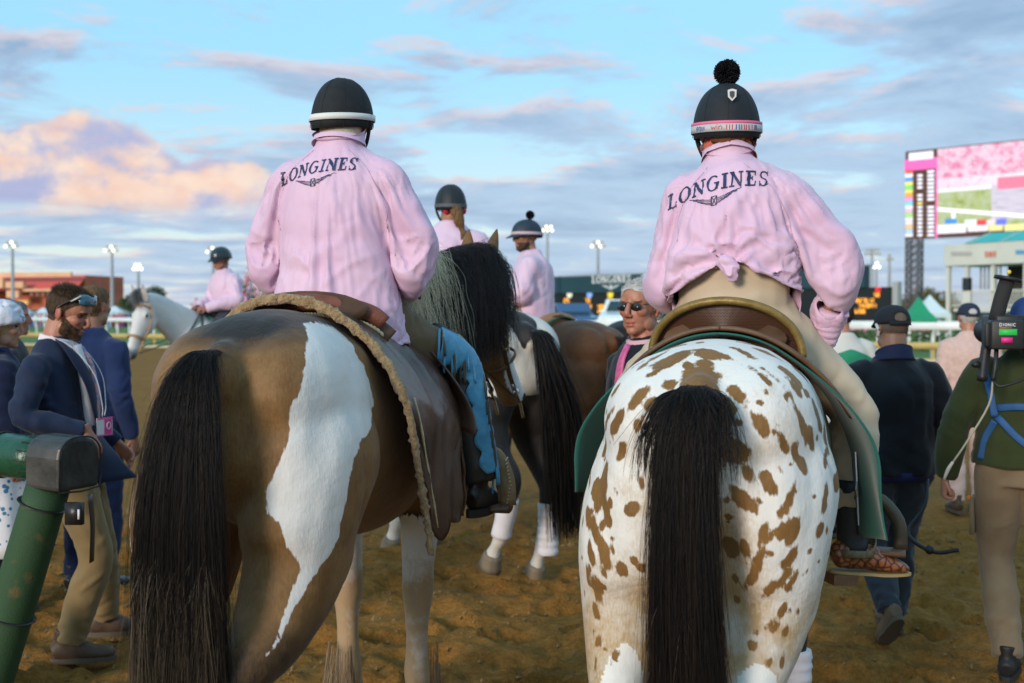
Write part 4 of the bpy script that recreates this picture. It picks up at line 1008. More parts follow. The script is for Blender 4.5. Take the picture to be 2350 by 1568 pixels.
def hand_me(wrist, d, nrm, side, curl=(20, 25, 20), spread=.1, thumb=.6, k=1.0, voxel=.0035):
    """d: wrist to knuckles; nrm: back of the hand; side: +1 left hand, -1 right hand."""
    X = V(d).normalized(); Z = V(nrm); Z = (Z - X * Z.dot(X)).normalized(); Y = Z.cross(X); W = V(wrist); mb = MB()
    P = lambda x, y, z: W + (X*x + Y*y + Z*z) * k
    mb.tube([P(-.04, 0, 0), P(0, 0, 0), P(.04, 0, 0), P(.085, 0, 0)], [(.026*k, .020*k), (.027*k, .018*k), (.038*k, .016*k), (.040*k, .013*k)], up=tuple(Z), n=16)
    for i, (oy, ln) in enumerate(((.030, .070), (.010, .080), (-.011, .075), (-.030, .058))):
        oy *= side; a = 0; p = P(.078, oy, .002); pts = [P(.05, oy*.9, 0), p]; dirv = X + Y*(oy*spread*8)
        for j, c in enumerate(curl):
            a += R(c * (1 + .12*i)); q = (dirv.normalized()*math.cos(a) - Z*math.sin(a)); p = p + q * ln * (.45, .31, .26)[j] * k; pts.append(p)
        mb.tube(pts, [.0095*k, .0098*k, .0088*k, .0080*k, .0062*k], up=tuple(Y), n=10, k=3)
    t0 = P(.018, .028*side, -.004)
    mb.tube([P(.0, .012*side, -.004), t0, P(.045, (.034 + .022*thumb)*side, -.016), P(.072, (.034 + .034*thumb)*side, -.026)], [.014*k, .013*k, .0105*k, .0075*k], up=tuple(Z), n=10, k=3)
    me = remesh(mb, voxel, 3, .5, 'hand'); attr(me, 'red', np.full(len(me.vertices), .25)); return me
def garment(tubes, voxel, smooth, name, balls=()):
    mb = MB()
    for t in tubes: mb.tube(*t[:2], **(t[2] if len(t) > 2 else {}))
    for b in balls: mb.ball(*b)
    return remesh(mb, voxel, smooth, .5, name)
def ridged(co, scale, stretch, off=(0, 0, 0)):
    return 1 - np.abs(fbm(co, scale, 2, off, stretch)) * 1.9
def wrinkle(me, amp, scale=9, stretch=(1, 1, 1), seed=0, mask=None):
    co = getco(me); no = getno(me); w = np.stack([fbm(co, 6, 1, (seed + 3, 1, 2)), fbm(co, 6, 1, (seed, 5, 9)), fbm(co, 6, 1, (2, seed, 7))], 1) * .05
    rd = np.clip(ridged(co + w, scale, stretch, (seed, seed * 1.7, 0)), 0, 1); d = amp * (1.5*rd**3 - .35)
    if mask is not None: d = d * mask(co)
    setco(me, co + no * d[:, None])
def limb_folds(a, b, r, n, h, seed=0, inner=None):
    """Short creases across a bent limb between a and b."""
    rg = random.Random(seed); a, b = V(a), V(b); ax = (b - a).normalized(); u = ax.cross(V((.3, .2, 1))).normalized(); w = ax.cross(u); out = []
    for i in range(n):
        t = (i + rg.random()) / n; c = a.lerp(b, t); th = rg.uniform(0, 6.28); span = rg.uniform(.9, 2.0); tilt = rg.uniform(-.5, .5) * r * 1.6
        pts = [tuple(c + (u*math.cos(th + span*(k/3 - .5)) + w*math.sin(th + span*(k/3 - .5))) * r + ax * tilt * (k/3 - .5) * 2) for k in range(4)]
        out.append((pts, h * rg.uniform(.5, 1.1) * rg.choice((1, 1, -.8)), rg.uniform(.011, .02)))
    return out
def cloth_mat(name, col, col2=None, rough=.85, bscale=260, bump=.12, sheen=.15, spec=.25, scale=8):
    return mat(name, col, rough, col2 or tuple(x * .88 for x in col), scale, bump=bump, bscale=bscale, sheen=sheen, spec=spec, bdist=.004)
def sd(v): return tuple(v)
STAND = dict(pelvis=(0, 0, .97), waist=(0, 0, 1.10), chest=(.0, 0, 1.32), neck=(.0, 0, 1.49), head=(.03, 0, 1.645), hw=.17, sw=.185,
             Ls=(0, .168, 1.395), Le=(-.03, .235, 1.13), Lw=(.06, .24, .89), Rs=(0, -.168, 1.395), Re=(-.03, -.235, 1.13), Rw=(.06, -.24, .89),
             Lh=(0, .09, .93), Lk=(.02, .10, .50), La=(-.02, .10, .09), Rh=(0, -.09, .93), Rk=(.02, -.10, .50), Ra=(-.02, -.10, .09), head_rot=(0, 0, 0), neck_r=.058, girth=1.0, toeL=0, toeR=0)
def shoe_me(ank, yaw, pitch=0, L=.285, w=.05, h=.09, sole=.03, heel=0.0, voxel=.006, knee=None):
    """Shoe with sole; ank: ankle joint; returns (upper mesh, sole mesh)."""
    F = Matrix.Translation(V(ank)) @ Euler((0, R(pitch), R(yaw)), 'XYZ').to_matrix().to_4x4()
    P = lambda x, y, z: F @ V((x, y, z)); u = tuple(F.to_3x3() @ V((0, 0, 1))); mb = MB(); z0 = -h
    mb.tube([P(-.075, 0, z0 + .045), P(-.04, 0, z0 + .055), P(.04, 0, z0 + .050), P(.11, 0, z0 + .036), P(L - .11, 0, z0 + .030), P(L - .085, 0, z0 + .022)], [(.03, .035), (w*.72, .050), (w*.80, .052), (w, .036), (w*.85, .030), (w*.4, .016)], up=u, n=16, k=4)
    mb.tube([P(-.02, 0, z0 + .04), P(-.015, 0, 0), P(-.012, 0, .06)], [(w*.75, .055), (w*.72, .052), (w*.78, .058)], up=tuple(F.to_3x3() @ V((1, 0, 0))), n=16)
    up_ = remesh(mb, voxel, 4, .5, 'upper')
    out = []
    for k in range(24):
        a = 2*math.pi*k/24; x = (L/2 + .008)*math.cos(a) + (L/2 - .082); ww = w*(1.06 if math.cos(a) > .1 else .86); out.append((x, ww*math.copysign(abs(math.sin(a))**.8, math.sin(a))))
    sb = MB(); sb.prism(out, lambda p, s_: P(p[0], p[1], z0 - .004 + sole*.8*s_ - (heel if p[0] < .02 and not s_ else 0)))
    return up_, sb.me('sole')
def person(label, loc, rz, J, skin='fair', jacket=None, trousers=None, shoes=None, hands=None, voxel=.009, scale=1.0, hvox=.0045, group=None, bare=False, jz=None, jo=.022, wr=.006, seed=1, collar=None, jopen=False):
    """Builds body, jacket, trousers and shoes from joints J; returns root and useful meshes."""
    D = dict(STAND); D.update(J); J = D
    t = thing('person', label, 'person', loc, rz, group, scale)
    g = J['girth']; hw, sw = J['hw'] * g, J['sw']
    HM = frame(J['head'], *J['head_rot'])
    hm, lc = head_me(HM, J['neck'], J['neck_r'], hvox)
    pel, wst, chs, nck = (V(J[k]) for k in ('pelvis', 'waist', 'chest', 'neck'))
    tors = [pel + V((0, 0, -.10)), pel, wst, chs, chs.lerp(nck, .62), nck + V((0, 0, .0)), nck + V((0, 0, .03))]
    tr = [(hw*.80, .10*g), (hw, .118*g), (hw*.88, .105*g), (sw*.88, .112*g), (sw*.66, .085), (.070, .060), (.055, .055)]
    def arm(s, o):
        S, E, W_ = (V(J[s + k]) for k in 'sew'); return [S.lerp(chs, .35), S, S.lerp(E, .5), E, E.lerp(W_, .5), W_], [.050 + o*.8, .056 + o, .048 + o, .042 + o, .038 + o*.9, .028 + o*.75]
    def leg(s, o):
        H, K, A_ = (V(J[s + k]) for k in 'hka'); return [H.lerp(pel, .3) + V((0, 0, .03)), H, H.lerp(K, .45), K, K.lerp(A_, .4), A_], [.095*g + o, .098*g + o, .082*g + o, .060 + o, .056 + o, .040 + o]
    UP = dict(up=(1, 0, 0), n=18, k=4)
    mb = MB(); mb.tube(tors, tr, **UP)
    for s in 'LR':
        p, r = arm(s, -.008); mb.tube(p, r, **UP); p, r = leg(s, -.01); mb.tube(p, r, **UP)
    bm_ = remesh(mb, .016, 4, .5, 'body'); attr(bm_, 'red', np.full(len(bm_.vertices), .3))
    full = merge_me(bm_, hm, 'body')
    for hspec in (hands or []): full = merge_me(full, hand_me(*hspec[0], **hspec[1]), 'body')
    body = link('body', full, SKIN[skin], t)
    parts = dict(root=t, body=body, head=hm, lc=lc, HM=HM, J=J)
    if jacket:
        hemz = jz if jz is not None else pel.z - .12
        o = jo
        tp = [V((pel.x, pel.y, hemz)), V((pel.x, pel.y, (hemz + wst.z)/2)), wst, chs, chs.lerp(nck, .60), nck + V((-.005, 0, -.005)), nck + V((-.005, 0, .035))]
        rr = [(hw*1.02 + o*1.2, .125*g + o), (hw*1.0 + o*1.1, .122*g + o), (hw*.92 + o*1.1, .112*g + o), (sw*.92 + o, .125*g + o*.9), (sw*.84 + o*.7, .105 + o*.6), (.100 + o*.3, .082 + o*.2), (.070 + o*.2, .068 + o*.2)]
        tb = [(tp, rr, UP)]
        for s in 'LR':
            p, r = arm(s, o*.85); tb.append((p, r, UP))
        me = garment(tb, voxel, 6, 'jacket')
        fl = []
        for s in 'LR':
            S, E, W_ = (V(J[s + k]) for k in 'sew'); fl += limb_folds(S.lerp(E, .55), E.lerp(W_, .35), .06 + o, 9, .011, seed + ord(s)) + limb_folds(S.lerp(E, .05), S.lerp(E, .5), .07 + o, 5, .008, seed + 7 + ord(s))
        fl += limb_folds(V((pel.x, pel.y, hemz + .05)), chs, hw*.85 + o, 12, .008, seed + 3)
        folds(me, fl); crumple(me, wr*1.1, 9, seed, 7, (1, 1, .8))
        parts['jacket'] = link('jacket', me, jacket, t)
    if trousers:
        ri = J.get('rise', .09); tb = [([pel + V((0, 0, -.09)), pel + V((0, 0, .0)), pel + V(((wst.x - pel.x)*min(1, ri/.13), 0, ri))], [(hw*.98, .125*g), (hw + .012, .13*g), (hw*.97 + .012, .130*g)], UP)]
        for s in 'LR':
            p, r = leg(s, .014); tb.append((p, [x + (.012 if i > 3 else .004) for i, x in enumerate(r)], UP))
        me = garment(tb, voxel, 6, 'trousers'); fl = []
        for s in 'LR':
            H, K, A_ = (V(J[s + k]) for k in 'hka'); fl += limb_folds(H.lerp(K, .75), K.lerp(A_, .3), .085, 7, .010, seed + 11 + ord(s)) + limb_folds(K.lerp(A_, .45), A_, .065, 9, .012, seed + 21 + ord(s)) + limb_folds(H, H.lerp(K, .6), .10, 4, .008, seed + 31 + ord(s))
        folds(me, fl); crumple(me, wr*1.1, 9, seed + 5, 7, (1, 1, 1.3))
        parts['trousers'] = link('trousers', me, trousers, t)
    if shoes:
        for s, yw in (('L', J['toeL']), ('R', J['toeR'])):
            pt = J.get('pitch' + s, 0); u_, so = shoe_me(J[s + 'a'], yw, pt); ob = link('shoe', u_, shoes[0], t); link('sole', so, shoes[1], ob)
    return parts
def eyes_for(P, m=None, brow=None, lids=False):
    HM = P['HM']; em_ = m or mat('eye_dark', (.03, .018, .012), .15)
    for s in (1, -1):
        mb = MB(); mb.ball(HM @ V((.0735, .031*s, .010)), (.011, .013, .0065), rot=HM.to_3x3(), n=12, m=8); mb.build('eye', em_, P['root'], True)
    if brow: shell(P['head'], P['lc'], lambda c: (c[:, 0] > .055) & (np.abs(np.abs(c[:, 1]) - .032) < .020) & (np.abs(c[:, 2] - .030 + .12*(np.abs(c[:, 1]) - .03)) < .006), .0025, 'eyebrows', brow, P['root'], .001)
def crown_me(HM, rx, ry, zt, zb, drop=0.0, n=64, rings=20, bow=.5):
    """Dome for a cap or helmet in head coordinates: from height zt down to the rim zb (drop lowers the back)."""
    vs = []; fs = []
    for i in range(rings + 1):
        th = (math.pi / 2) * (i / rings); r = math.sin(th) ** .86 if i < rings else .975; z = zb + (zt - zb) * (math.cos(th) ** .86 if i < rings else -.03)
        for j in range(n):
            a = 2*math.pi*j/n; c, s_ = math.cos(a), math.sin(a)
            vs.append(HM @ V((rx*r*c - .012, ry*r*s_, z - drop * (.5 - .5*c) * (i/rings)**2)))
    for i in range(rings):
        for j in range(n): fs.append((i*n + j, i*n + (j+1) % n, (i+1)*n + (j+1) % n, (i+1)*n + j))
    me = bpy.data.meshes.new('dome'); me.from_pydata([tuple(v) for v in vs], [], fs); me.polygons.foreach_set('use_smooth', [True]*len(fs)); me.update(); return me
def solid(o, th): md = o.modifiers.new('t', 'SOLIDIFY'); md.thickness = th; md.offset = 1; return o
def band_me(HM, rx, ry, z0, z1, tilt=0.0, n=48, x0=-.012, arc=None):
    vs = []; fs = []; A0, A1 = arc or (0, 360); full = arc is None; k = n if full else n + 1
    for j in range(k):
        a = R(A0 + (A1 - A0)*j/n); c, s_ = math.cos(a), math.sin(a)
        for z in (z0, z1): vs.append(HM @ V((rx*c + x0, ry*s_, z - tilt*(.5 - .5*c))))
    for j in range(n):
        q = (j+1) % k; fs.append((2*j, 2*q, 2*q+1, 2*j+1))
    me = bpy.data.meshes.new('band'); me.from_pydata([tuple(v) for v in vs], [], fs); me.polygons.foreach_set('use_smooth', [True]*len(fs)); me.update(); return me
def helmet(P, m, rx=.142, ry=.116, zt=.155, zb=-.005, drop=.03, seams=True, peak=None, pom=None, strap=True):
    HM = P['HM']; t = P['root']
    h_ = solid(link('helmet', crown_me(HM, rx, ry, zt, zb, drop), m, t), .004)
    if seams:
        sm_ = mat('seam_black', (.012, .014, .017), .8)
        for a in (90, 135, 180, 225, 270, 45, 315):
            mb = MB(); pts = []
            for i in range(17):
                th = math.pi/2*i/16; c, s_ = math.cos(R(a)), math.sin(R(a)); sn, cs = math.sin(th)**.86, math.cos(th)**.86 if i < 16 else 0; pts.append(HM @ V(((rx + .0004)*sn*c - .012, (ry + .0004)*sn*s_, zb + (zt - zb + .0004)*cs - drop*(.5 - .5*c)*(i/16)**2)))
            mb.tube(pts, .0010, n=5, k=2); mb.build('seam', sm_, h_, True)
    if peak:
        mb = MB(); q = []
        for j in range(13):
            a = R(-62 + 124*j/12); q.append((a, rx*math.cos(a) - .012, ry*math.sin(a)))
        vs = []; fs = []
        for j, (a, x, y) in enumerate(q):
            k_ = math.cos(a*1.35) if abs(a*1.35) < math.pi/2 else 0
            for (e, dz_) in ((0, .006), (1, -.006 - .016*k_), (1, -.012 - .016*k_), (0, -.006)):
                vs.append(HM @ V((x + peak*k_*e, y*(1 + .02*e), zb + .012 + dz_)))
        for j in range(12):
            for e in range(4): fs.append((4*j + e, 4*j + (e+1) % 4, 4*j + 4 + (e+1) % 4, 4*j + 4 + e))
        mb.add(vs, fs); mb.build('peak', m, h_, True)
    if strap:
        for s in (1, -1):
            mb = MB(); mb.tube([HM @ V(p) for p in ((.01, .100*s, .01), (.028, .088*s, -.045), (.052, .055*s, -.098), (.062, 0, -.120))], (.008, .002), up=tuple(HM.to_3x3() @ V((1, 0, .3))), n=8); mb.build('chin_strap', mat('strap_black', (.012, .012, .014), .7), h_, True)
    if pom:
        c, r = pom; rg = np.random.RandomState(3); S = []
        for _ in range(2600):
            u = rg.normal(size=3); u /= np.linalg.norm(u); ln = r*rg.uniform(.86, 1.06); pts = [u*ln*f + rg.normal(size=3)*.0012 for f in (.25, .6, .85, 1)]
            S.append([np.array(HM @ V(c)) + p for p in pts])
        hair('pompom', S, hair_mat('pompom_black', [(0, (.006, .006, .008)), (1, (.02, .02, .024))], .9, .1), h_, .0016, .0013)
    return h_
def cap(P, m, rx=.110, ry=.090, zt=.122, zb=.028, brim=.075, gap=True):
    HM = P['HM']; t = P['root']; me = crown_me(HM, rx, ry, zt, zb, .012)
    if gap:                                                  # arched opening over the strap at the back
        co = getco(me); inv = np.array(HM.inverted()); lc = co @ inv[:3, :3].T + inv[:3, 3]
        keep = ~((lc[:, 0] < -.04) & (lc[:, 2] > zb + .004) & ((lc[:, 1]/.040)**2 + ((lc[:, 2] - zb - .004)/.040)**2 < 1)); cut(me, keep)
    c_ = solid(link('cap', me, m, t), .003)
    if gap: solid(link('cap_strap', band_me(HM, rx + .002, ry + .002, zb - .012, zb + .010, .012, arc=(140, 220), n=16), m, c_), .002)
    mb = MB(); vs = []; fs = []
    for j in range(13):
        a = R(-60 + 120*j/12); k_ = max(math.cos(a*1.4), 0)
        for e in (0, 1): vs.append(HM @ V((rx*math.cos(a) - .012 + brim*k_*e, ry*math.sin(a), zb + .006 - .018*e*k_ - .010*abs(math.sin(a))*e)))
    for j in range(12): fs.append((2*j, 2*j+1, 2*j+3, 2*j+2))
    mb.add(vs, fs); solid(mb.build('brim', m, c_, True), .003)
    return c_
hairm = lambda n, a, b: mat(n, a, .75, b, 60, bump=.8, bscale=220, stretch=(1, 1, .35), bdist=.006, spec=.3)
def face_hair(P, m, line=.055, nape=-.06, off=.006, nz=.003, sideburn=.0):
    """Scalp hair of short length."""
    return shell(P['head'], P['lc'], lambda c: (((c[:, 2] > line - .9*np.clip(.06 - c[:, 0], 0, .09) - .0*c[:, 1]) & (c[:, 0] < .085)) | ((c[:, 0] < -.025) & (c[:, 2] > nape)) | ((c[:, 0] < .012) & (c[:, 0] > -.02) & (c[:, 2] > .0 - sideburn))) & ~((np.abs(c[:, 1]) > .0765) & (c[:, 2] < .03) & (c[:, 0] > -.04)) & (c[:, 2] > -.09), off, 'hair', m, P['root'], nz)

def strands(P, fn, length, m, n, comb=(-.6, 0, -.4), lift=.5, name='hair_strands', seed=1, r0=.0007, rand=.25):
    """Short hairs standing on the scalp, combed one way."""
    rg = np.random.RandomState(seed); co = getco(P['head']); no = getno(P['head']); lc = P['lc']; ii = np.where(fn(lc))[0]; ii = rg.choice(ii, n); r3 = np.array(P['HM'].to_3x3()); S = []
    cv = r3 @ np.array(comb)
    for i in ii:
        p = co[i] + rg.normal(size=3)*.0022; L_ = (length(lc[i]) if callable(length) else length)*rg.uniform(.6, 1.15); dv = no[i]*lift + cv - no[i]*min(0, 0) + rg.normal(size=3)*rand
        dv -= no[i]*min(0, dv @ no[i])*1.1; dv /= np.linalg.norm(dv); S.append([p - no[i]*.002, p + (no[i]*.35 + dv*.65)*L_*.35, p + dv*L_*.7, p + dv*L_ - no[i]*L_*.06])
    return hair(name, S, m, P['root'], r0, r0*.5)
scalp = lambda line, nape: (lambda c: (((c[:, 2] > line - .9*np.clip(.06 - c[:, 0], 0, .09)) & (c[:, 0] < .080)) | ((c[:, 0] < -.025) & (c[:, 2] > nape))) & ~((np.abs(c[:, 1]) > .0765) & (c[:, 2] < .03) & (c[:, 0] > -.04)) & (c[:, 2] > -.08))
# ------------------------------------------------------------------ brown and white paint horse (front left)
PH_LOC, PH_RZ = (-.83, 3.10, 0), R(90 - 12.5)
paint_coat = coat_mat('coat_paint', (.165, .080, .024), (.275, .152, .056), white=(.72, .70, .66), dark=(.018, .013, .011))
paint, pbody, PHM = horse('large brown and white paint horse seen from behind with black tail', PH_LOC, PH_RZ, paint_coat,
    [(1.45, -.01, 1.45, .12, .25), (1.66, -.05, 1.57, .105, .205), (1.85, -.13, 1.68, .09, .165), (1.99, -.20, 1.73, .08, .130)], ((.55, -.20, -.85), (1.0, -.45, .6)),
    legs={'HR': (10, 0, .20), 'HL': (0, 0, .08), 'FR': (2, 0, -.01), 'FL': (-3, 0, 0)}, voxel=.010, scale=1.04, wide=.975, bone=1.2)
# ------------------------------------------------------------------ spotted horse (front right)
SH_LOC, SH_RZ = (.47, 2.93, 0), R(90 - 18)
spot_coat = coat_mat('coat_spotted', (.17, .083, .020), (.25, .13, .038), white=(.76, .74, .69), roan=(.44, .30, .15), jag=.008)
spotted, sbody, SHM = horse('white horse with brown leopard spots seen from behind', SH_LOC, SH_RZ, spot_coat,
    [(1.48, 0, 1.42, .11, .23), (1.74, .02, 1.50, .09, .18), (1.98, .03, 1.54, .08, .14), (2.12, .03, 1.52, .07, .11)], ((.8, .05, -.75), (.7, 0, .8)),
    legs={'HR': (2, 0, .19), 'HL': (-2, 0, .09), 'FR': (0, 0, -.02), 'FL': (-4, 0, 0)}, voxel=.010, scale=.985, wide=1.06, bone=1.1)
#STOP
# coat markings: the white patch over the right haunch as an outline in (x - y, height), measured round the rump
PATCH_QZ = [(0.439,1.559),(0.37,1.492),(0.339,1.435),(0.316,1.383),(0.277,1.344),(0.271,1.28),(0.253,1.224),(0.215,1.172),(0.19,1.12),(0.189,1.064),(0.22,1.031),(0.239,0.989),(0.292,0.933),(0.303,0.902),(0.261,0.842),(0.229,0.789),(0.192,0.732),(0.152,0.704),(0.162,0.702),(0.198,0.729),(0.231,0.763),(0.264,0.797),(0.302,0.836),(0.364,0.886),(0.432,0.933),(0.477,0.973),(0.482,1.015),(0.504,1.061),(0.521,1.119),(0.554,1.182),(0.619,1.229),(0.688,1.254),(0.768,1.314),(0.757,1.366),(0.737,1.424),(0.692,1.477),(0.68,1.521),(0.63,1.55),(0.53,1.559)]
SPOTS = [(148,140,1524,220,53,1569,37),(209,211,1520,224,164,1546,11),(167,182,1520,261,126,1563,11),(117,150,1500,145,114,1522,10),(328,118,1576,298,77,1585,18),(227,27,1573,188,-77,1550,23),(202,21,1563,183,-49,1550,23),(154,54,1532,155,31,1534,19),(172,20,1546,155,-30,1533,22),(267,-56,1581,224,-126,1554,15),(167,-116,1532,119,-179,1492,11),(164,-160,1526,132,-244,1437,12),(219,-200,1529,208,-259,1474,28),(184,-213,1510,177,-258,1452,14),(1087,-219,1459,1130,-236,1437,31),(105,-70,1487,60,-122,1441,15),(51,-50,1462,54,-91,1415,22),(51,-66,1408,46,-84,1372,12),(62,125,1446,44,118,1409,20),(57,187,1408,84,143,1474,15),(43,170,1357,43,138,1403,14),(100,242,1345,70,205,1410,19),(172,264,1433,165,233,1481,16),(193,284,1338,109,239,1413,11),(198,296,1256,201,284,1312,15),(85,224,1276,54,190,1330,13),(141,268,1257,108,269,1142,29),(179,307,1202,121,285,1120,23),(211,336,1170,254,341,1213,8),(48,-148,1407,53,-188,1347,18),(69,-213,1363,95,-231,1308,10),(129,-244,1434,167,-273,1328,16),(118,-218,1462,117,-232,1441,5),(179,-282,1361,215,-292,1302,14),(112,-246,1322,133,-262,1271,16),(141,-261,1292,151,-278,1243,22),(215,-265,1467,225,-279,1445,13),(242,-288,1430,297,-306,1354,21),(794,-294,1351,804,-300,1334,13),(235,-319,1255,315,-323,1291,11),(770,-311,1288,799,-316,1248,11),(44,-77,1348,48,-131,1291,25),(43,-69,1334,40,-90,1287,14),(45,-119,1274,53,-152,1234,17),(63,-171,1260,60,-201,1201,15),(76,-215,1267,71,-222,1238,5),(34,-91,1220,47,-143,1159,20),(71,-230,1163,96,-251,1232,13),(62,-215,1151,72,-230,1184,7),(48,-153,1183,47,-157,1140,6),(51,-166,1187,51,-169,1174,5),(31,-75,1192,37,-84,1175,9),(46,-79,1146,57,-88,1131,9),(183,-317,1139,227,-326,1214,13),(58,198,1132,52,161,1156,16),(55,154,1237,50,143,1196,14),(75,232,1199,70,225,1186,4),(192,-274,1430,188,-278,1413,7),(68,-208,1387,67,-210,1377,4),(107,98,1491,91,66,1475,18),(43,-17,1493,45,-37,1480,20),(172,331,1119,140,316,1068,14),(139,309,1099,106,284,1043,14),(109,276,1099,98,265,1072,9),(94,259,1139,85,245,1082,14),(103,278,1050,93,245,965,16),(133,316,1029,115,299,977,12),(85,240,1033,86,237,1013,4),(80,209,992,93,211,948,15),(75,163,981,78,149,978,11),(100,268,969,101,260,939,8),(129,308,929,136,282,859,14),(117,291,933,121,268,901,13),(138,322,953,148,318,904,10),(152,310,856,143,296,820,9),(47,-149,1180,47,-159,1140,6),(53,-165,1071,52,-183,1132,9),(56,-184,1078,58,-200,1103,8),(65,-212,1075,74,-235,1125,15),(76,-228,1064,97,-262,1131,15),(96,-71,1070,88,-99,1019,27),(58,-127,1074,69,-128,1021,14),(77,-141,980,57,-164,1042,12),(93,-126,940,64,-164,1016,11),(85,-218,999,98,-254,1055,14),(101,-92,968,97,-102,963,9),(96,-169,921,83,-205,973,14),(90,-209,953,99,-242,1001,12),(104,-228,939,114,-256,986,12),(125,-92,911,121,-105,897,12),(109,-137,886,106,-145,897,6),(166,-304,1074,189,-318,1112,15),(184,-317,1139,211,-326,1170,15),(137,-283,1037,147,-292,1045,5),(132,-272,977,146,-286,997,6),(148,-282,958,157,-287,963,6),(119,-213,871,122,-227,903,7),(106,-173,829,114,-197,858,9),(108,-185,820,117,-206,848,7),(102,-144,815,105,-161,829,9),(124,-221,816,133,-233,834,7),(91,-136,779,97,-151,798,9),(88,-184,737,96,-190,757,7),(117,-216,728,125,-221,755,7),(132,295,735,132,284,766,7),(122,272,736,117,260,729,5),(103,242,701,117,233,731,8),(129,297,715,98,288,658,8)]

co = getco(pbody.data)
w = np.where((co[:, 1] < -.02) & (co[:, 0] < .85), poly_sd(np.stack([co[:, 0] - co[:, 1], co[:, 2]], 1), PATCH_QZ), -1)
w = np.maximum(w, np.where((co[:, 0] > 1.1) & (co[:, 2] < .72), .05, -1)); w = np.maximum(w, blobs(co, [((.25, .36, .95), (.12, .12, .30)), ((1.37, -.15, .62), (.3, .12, .24)), ((1.37, .15, .66), (.3, .12, .28)), ((1.0, .34, 1.25), (.22, .12, .18))]))
hl = np.array(PHM.inverted()); hc_ = co @ hl[:3, :3].T + hl[:3, 3]
w = np.maximum(w, np.where(co[:, 0] > 1.5, np.maximum(.05 - np.linalg.norm((hc_ - np.array([.40, 0, .05])) / np.array([2.6, .7, 1.2]), axis=1) * .5, blobs(hc_, [((.50, -.06, -.02), (.14, .05, .06)), ((.30, .0, .06), (.3, .03, .05))])), -1))
d = .85 * smoothstep(1.42, 1.60, co[:, 2] + .04 * (co[:, 0] < .5) - .25 * np.abs(co[:, 1])) * (co[:, 0] < 1.0)
d = np.maximum(d, .62 * smoothstep(.92, .66, co[:, 2]) * (co[:, 0] < .8)); d = np.maximum(d, .45 * (co[:, 0] > 1.35) * smoothstep(1.2, 1.5, co[:, 2]))
d = np.maximum(d, smoothstep(.93, .80, co[:, 2]) * smoothstep(.66, .74, co[:, 2]) * (co[:, 0] > 1.1)); d = np.maximum(d, .3 * smoothstep(.12, 0, np.abs(co[:, 1])) * (co[:, 0] < .2))
field(pbody.data, w=w, d=d, r=np.where(co[:, 0] > 1.1, 1.15 * smoothstep(.80, .48, co[:, 2]), .0))
tl = lambda a, b, f: a + (b - a) * f
tail(paint, black_hair, 24000, None, [[(.035, .03*(f-.5), 1.485), (-.035, tl(-.025, .035, f), 1.47), (-.085, tl(-.050, .075, f), 1.36), (-.115, tl(-.070, .115, f), 1.08), (-.10, tl(-.072, .125, f), .7), (-.08, tl(-.06, .12, f), .33)] for f in (0, .33, .66, 1)], (.012, .012, .006), .00062, seed=2, clump=60)
tail(paint, hair_mat('hair_sunned', [(0, (.05, .035, .02)), (1, (.16, .12, .075))]), 4200, None, [[(-.09, tl(-.065, .10, f), 1.05), (-.118, tl(-.07, .115, f), .92), (-.105, tl(-.07, .125, f), .7), (-.085, tl(-.06, .12, f), .33)] for f in (0, .5, 1)], (.014, .014, .006), .00055, 'tail_highlights', seed=9, clump=40)
# spots
co = getco(sbody.data); S = np.array(SPOTS, float) / 1000; S[:, 6] *= np.where(S[:, 2] > 1.5, .85, 1.14)
best = np.full(len(co), -9.0); rgs = np.random.RandomState(8); rows = list(S)
no_ = getno(sbody.data)
far_i = np.where((co[:, 0] > .30) & (co[:, 2] > .9) & (co[:, 0] < 1.5))[0]
for i in rgs.choice(far_i, 170, replace=False):
    a = co[i]; dv = np.cross(no_[i], rgs.normal(size=3)); dv /= np.linalg.norm(dv) + 1e-6; ln = rgs.uniform(.01, .05); rows.append(np.array([*(a - dv*ln), *(a + dv*ln), rgs.uniform(.012, .03)]))
rear_i = np.where((co[:, 0] < .32) & (co[:, 2] > .72) & (co[:, 2] < 1.5))[0]
for i in rgs.choice(rear_i, 75, replace=False):
    a = co[i]; ln = rgs.uniform(.004, .012); rows.append(np.array([*(a - [0, 0, ln]), *(a + [0, .3*ln, ln]), rgs.uniform(.004, .010)]))
for rowv in rows:
    a, b, r_ = rowv[:3], rowv[3:6], rowv[6]; c = (a + b)/2; ax = (b - a)/2; la = max(np.linalg.norm(ax)*1.12, r_*.9); ax = ax/(np.linalg.norm(ax) + 1e-9)
    q = co - c; u = q @ ax; perp = np.linalg.norm(q - u[:, None]*ax, axis=1); best = np.maximum(best, (1 - np.sqrt((u/la)**2 + (perp/r_)**2)) * r_)
tailz = np.sqrt((co[:, 1]/.075)**2 + ((co[:, 2] - 1.49)/.06)**2)
best = best + .0045*fbm(co, 28, 2, (3, 1, 2))
best = np.maximum(best, np.where(co[:, 0] < .15, (1 - tailz*1.35)*.03, -1))
r = .12 + .30*fbm(co, 3.5, 3, (2, 5, 1)) + .80*smoothstep(1.28, .66, co[:, 2] + .16*fbm(co, 5, 3, (7, 1, 4))) + .55*np.exp(-(co[:, 1]/.13)**2)*(co[:, 0] < .2)*smoothstep(1.50, 1.2, co[:, 2]) + .35*smoothstep(.55, .70, co[:, 0])
dk = smoothstep(.62, .5, co[:, 2])*(co[:, 0] > 1.1)
hock = blobs(co, [((.06, -.16, .66), (.07, .05, .07)), ((.08, .20, .64), (.07, .055, .11))])
wf = np.where(hock > 0, np.maximum(-best, .004), -best); wf = np.where((co[:, 0] > 1.1) & (co[:, 2] < .95), -.5, wf)
r = np.where(hock > -.01, -.6, r)
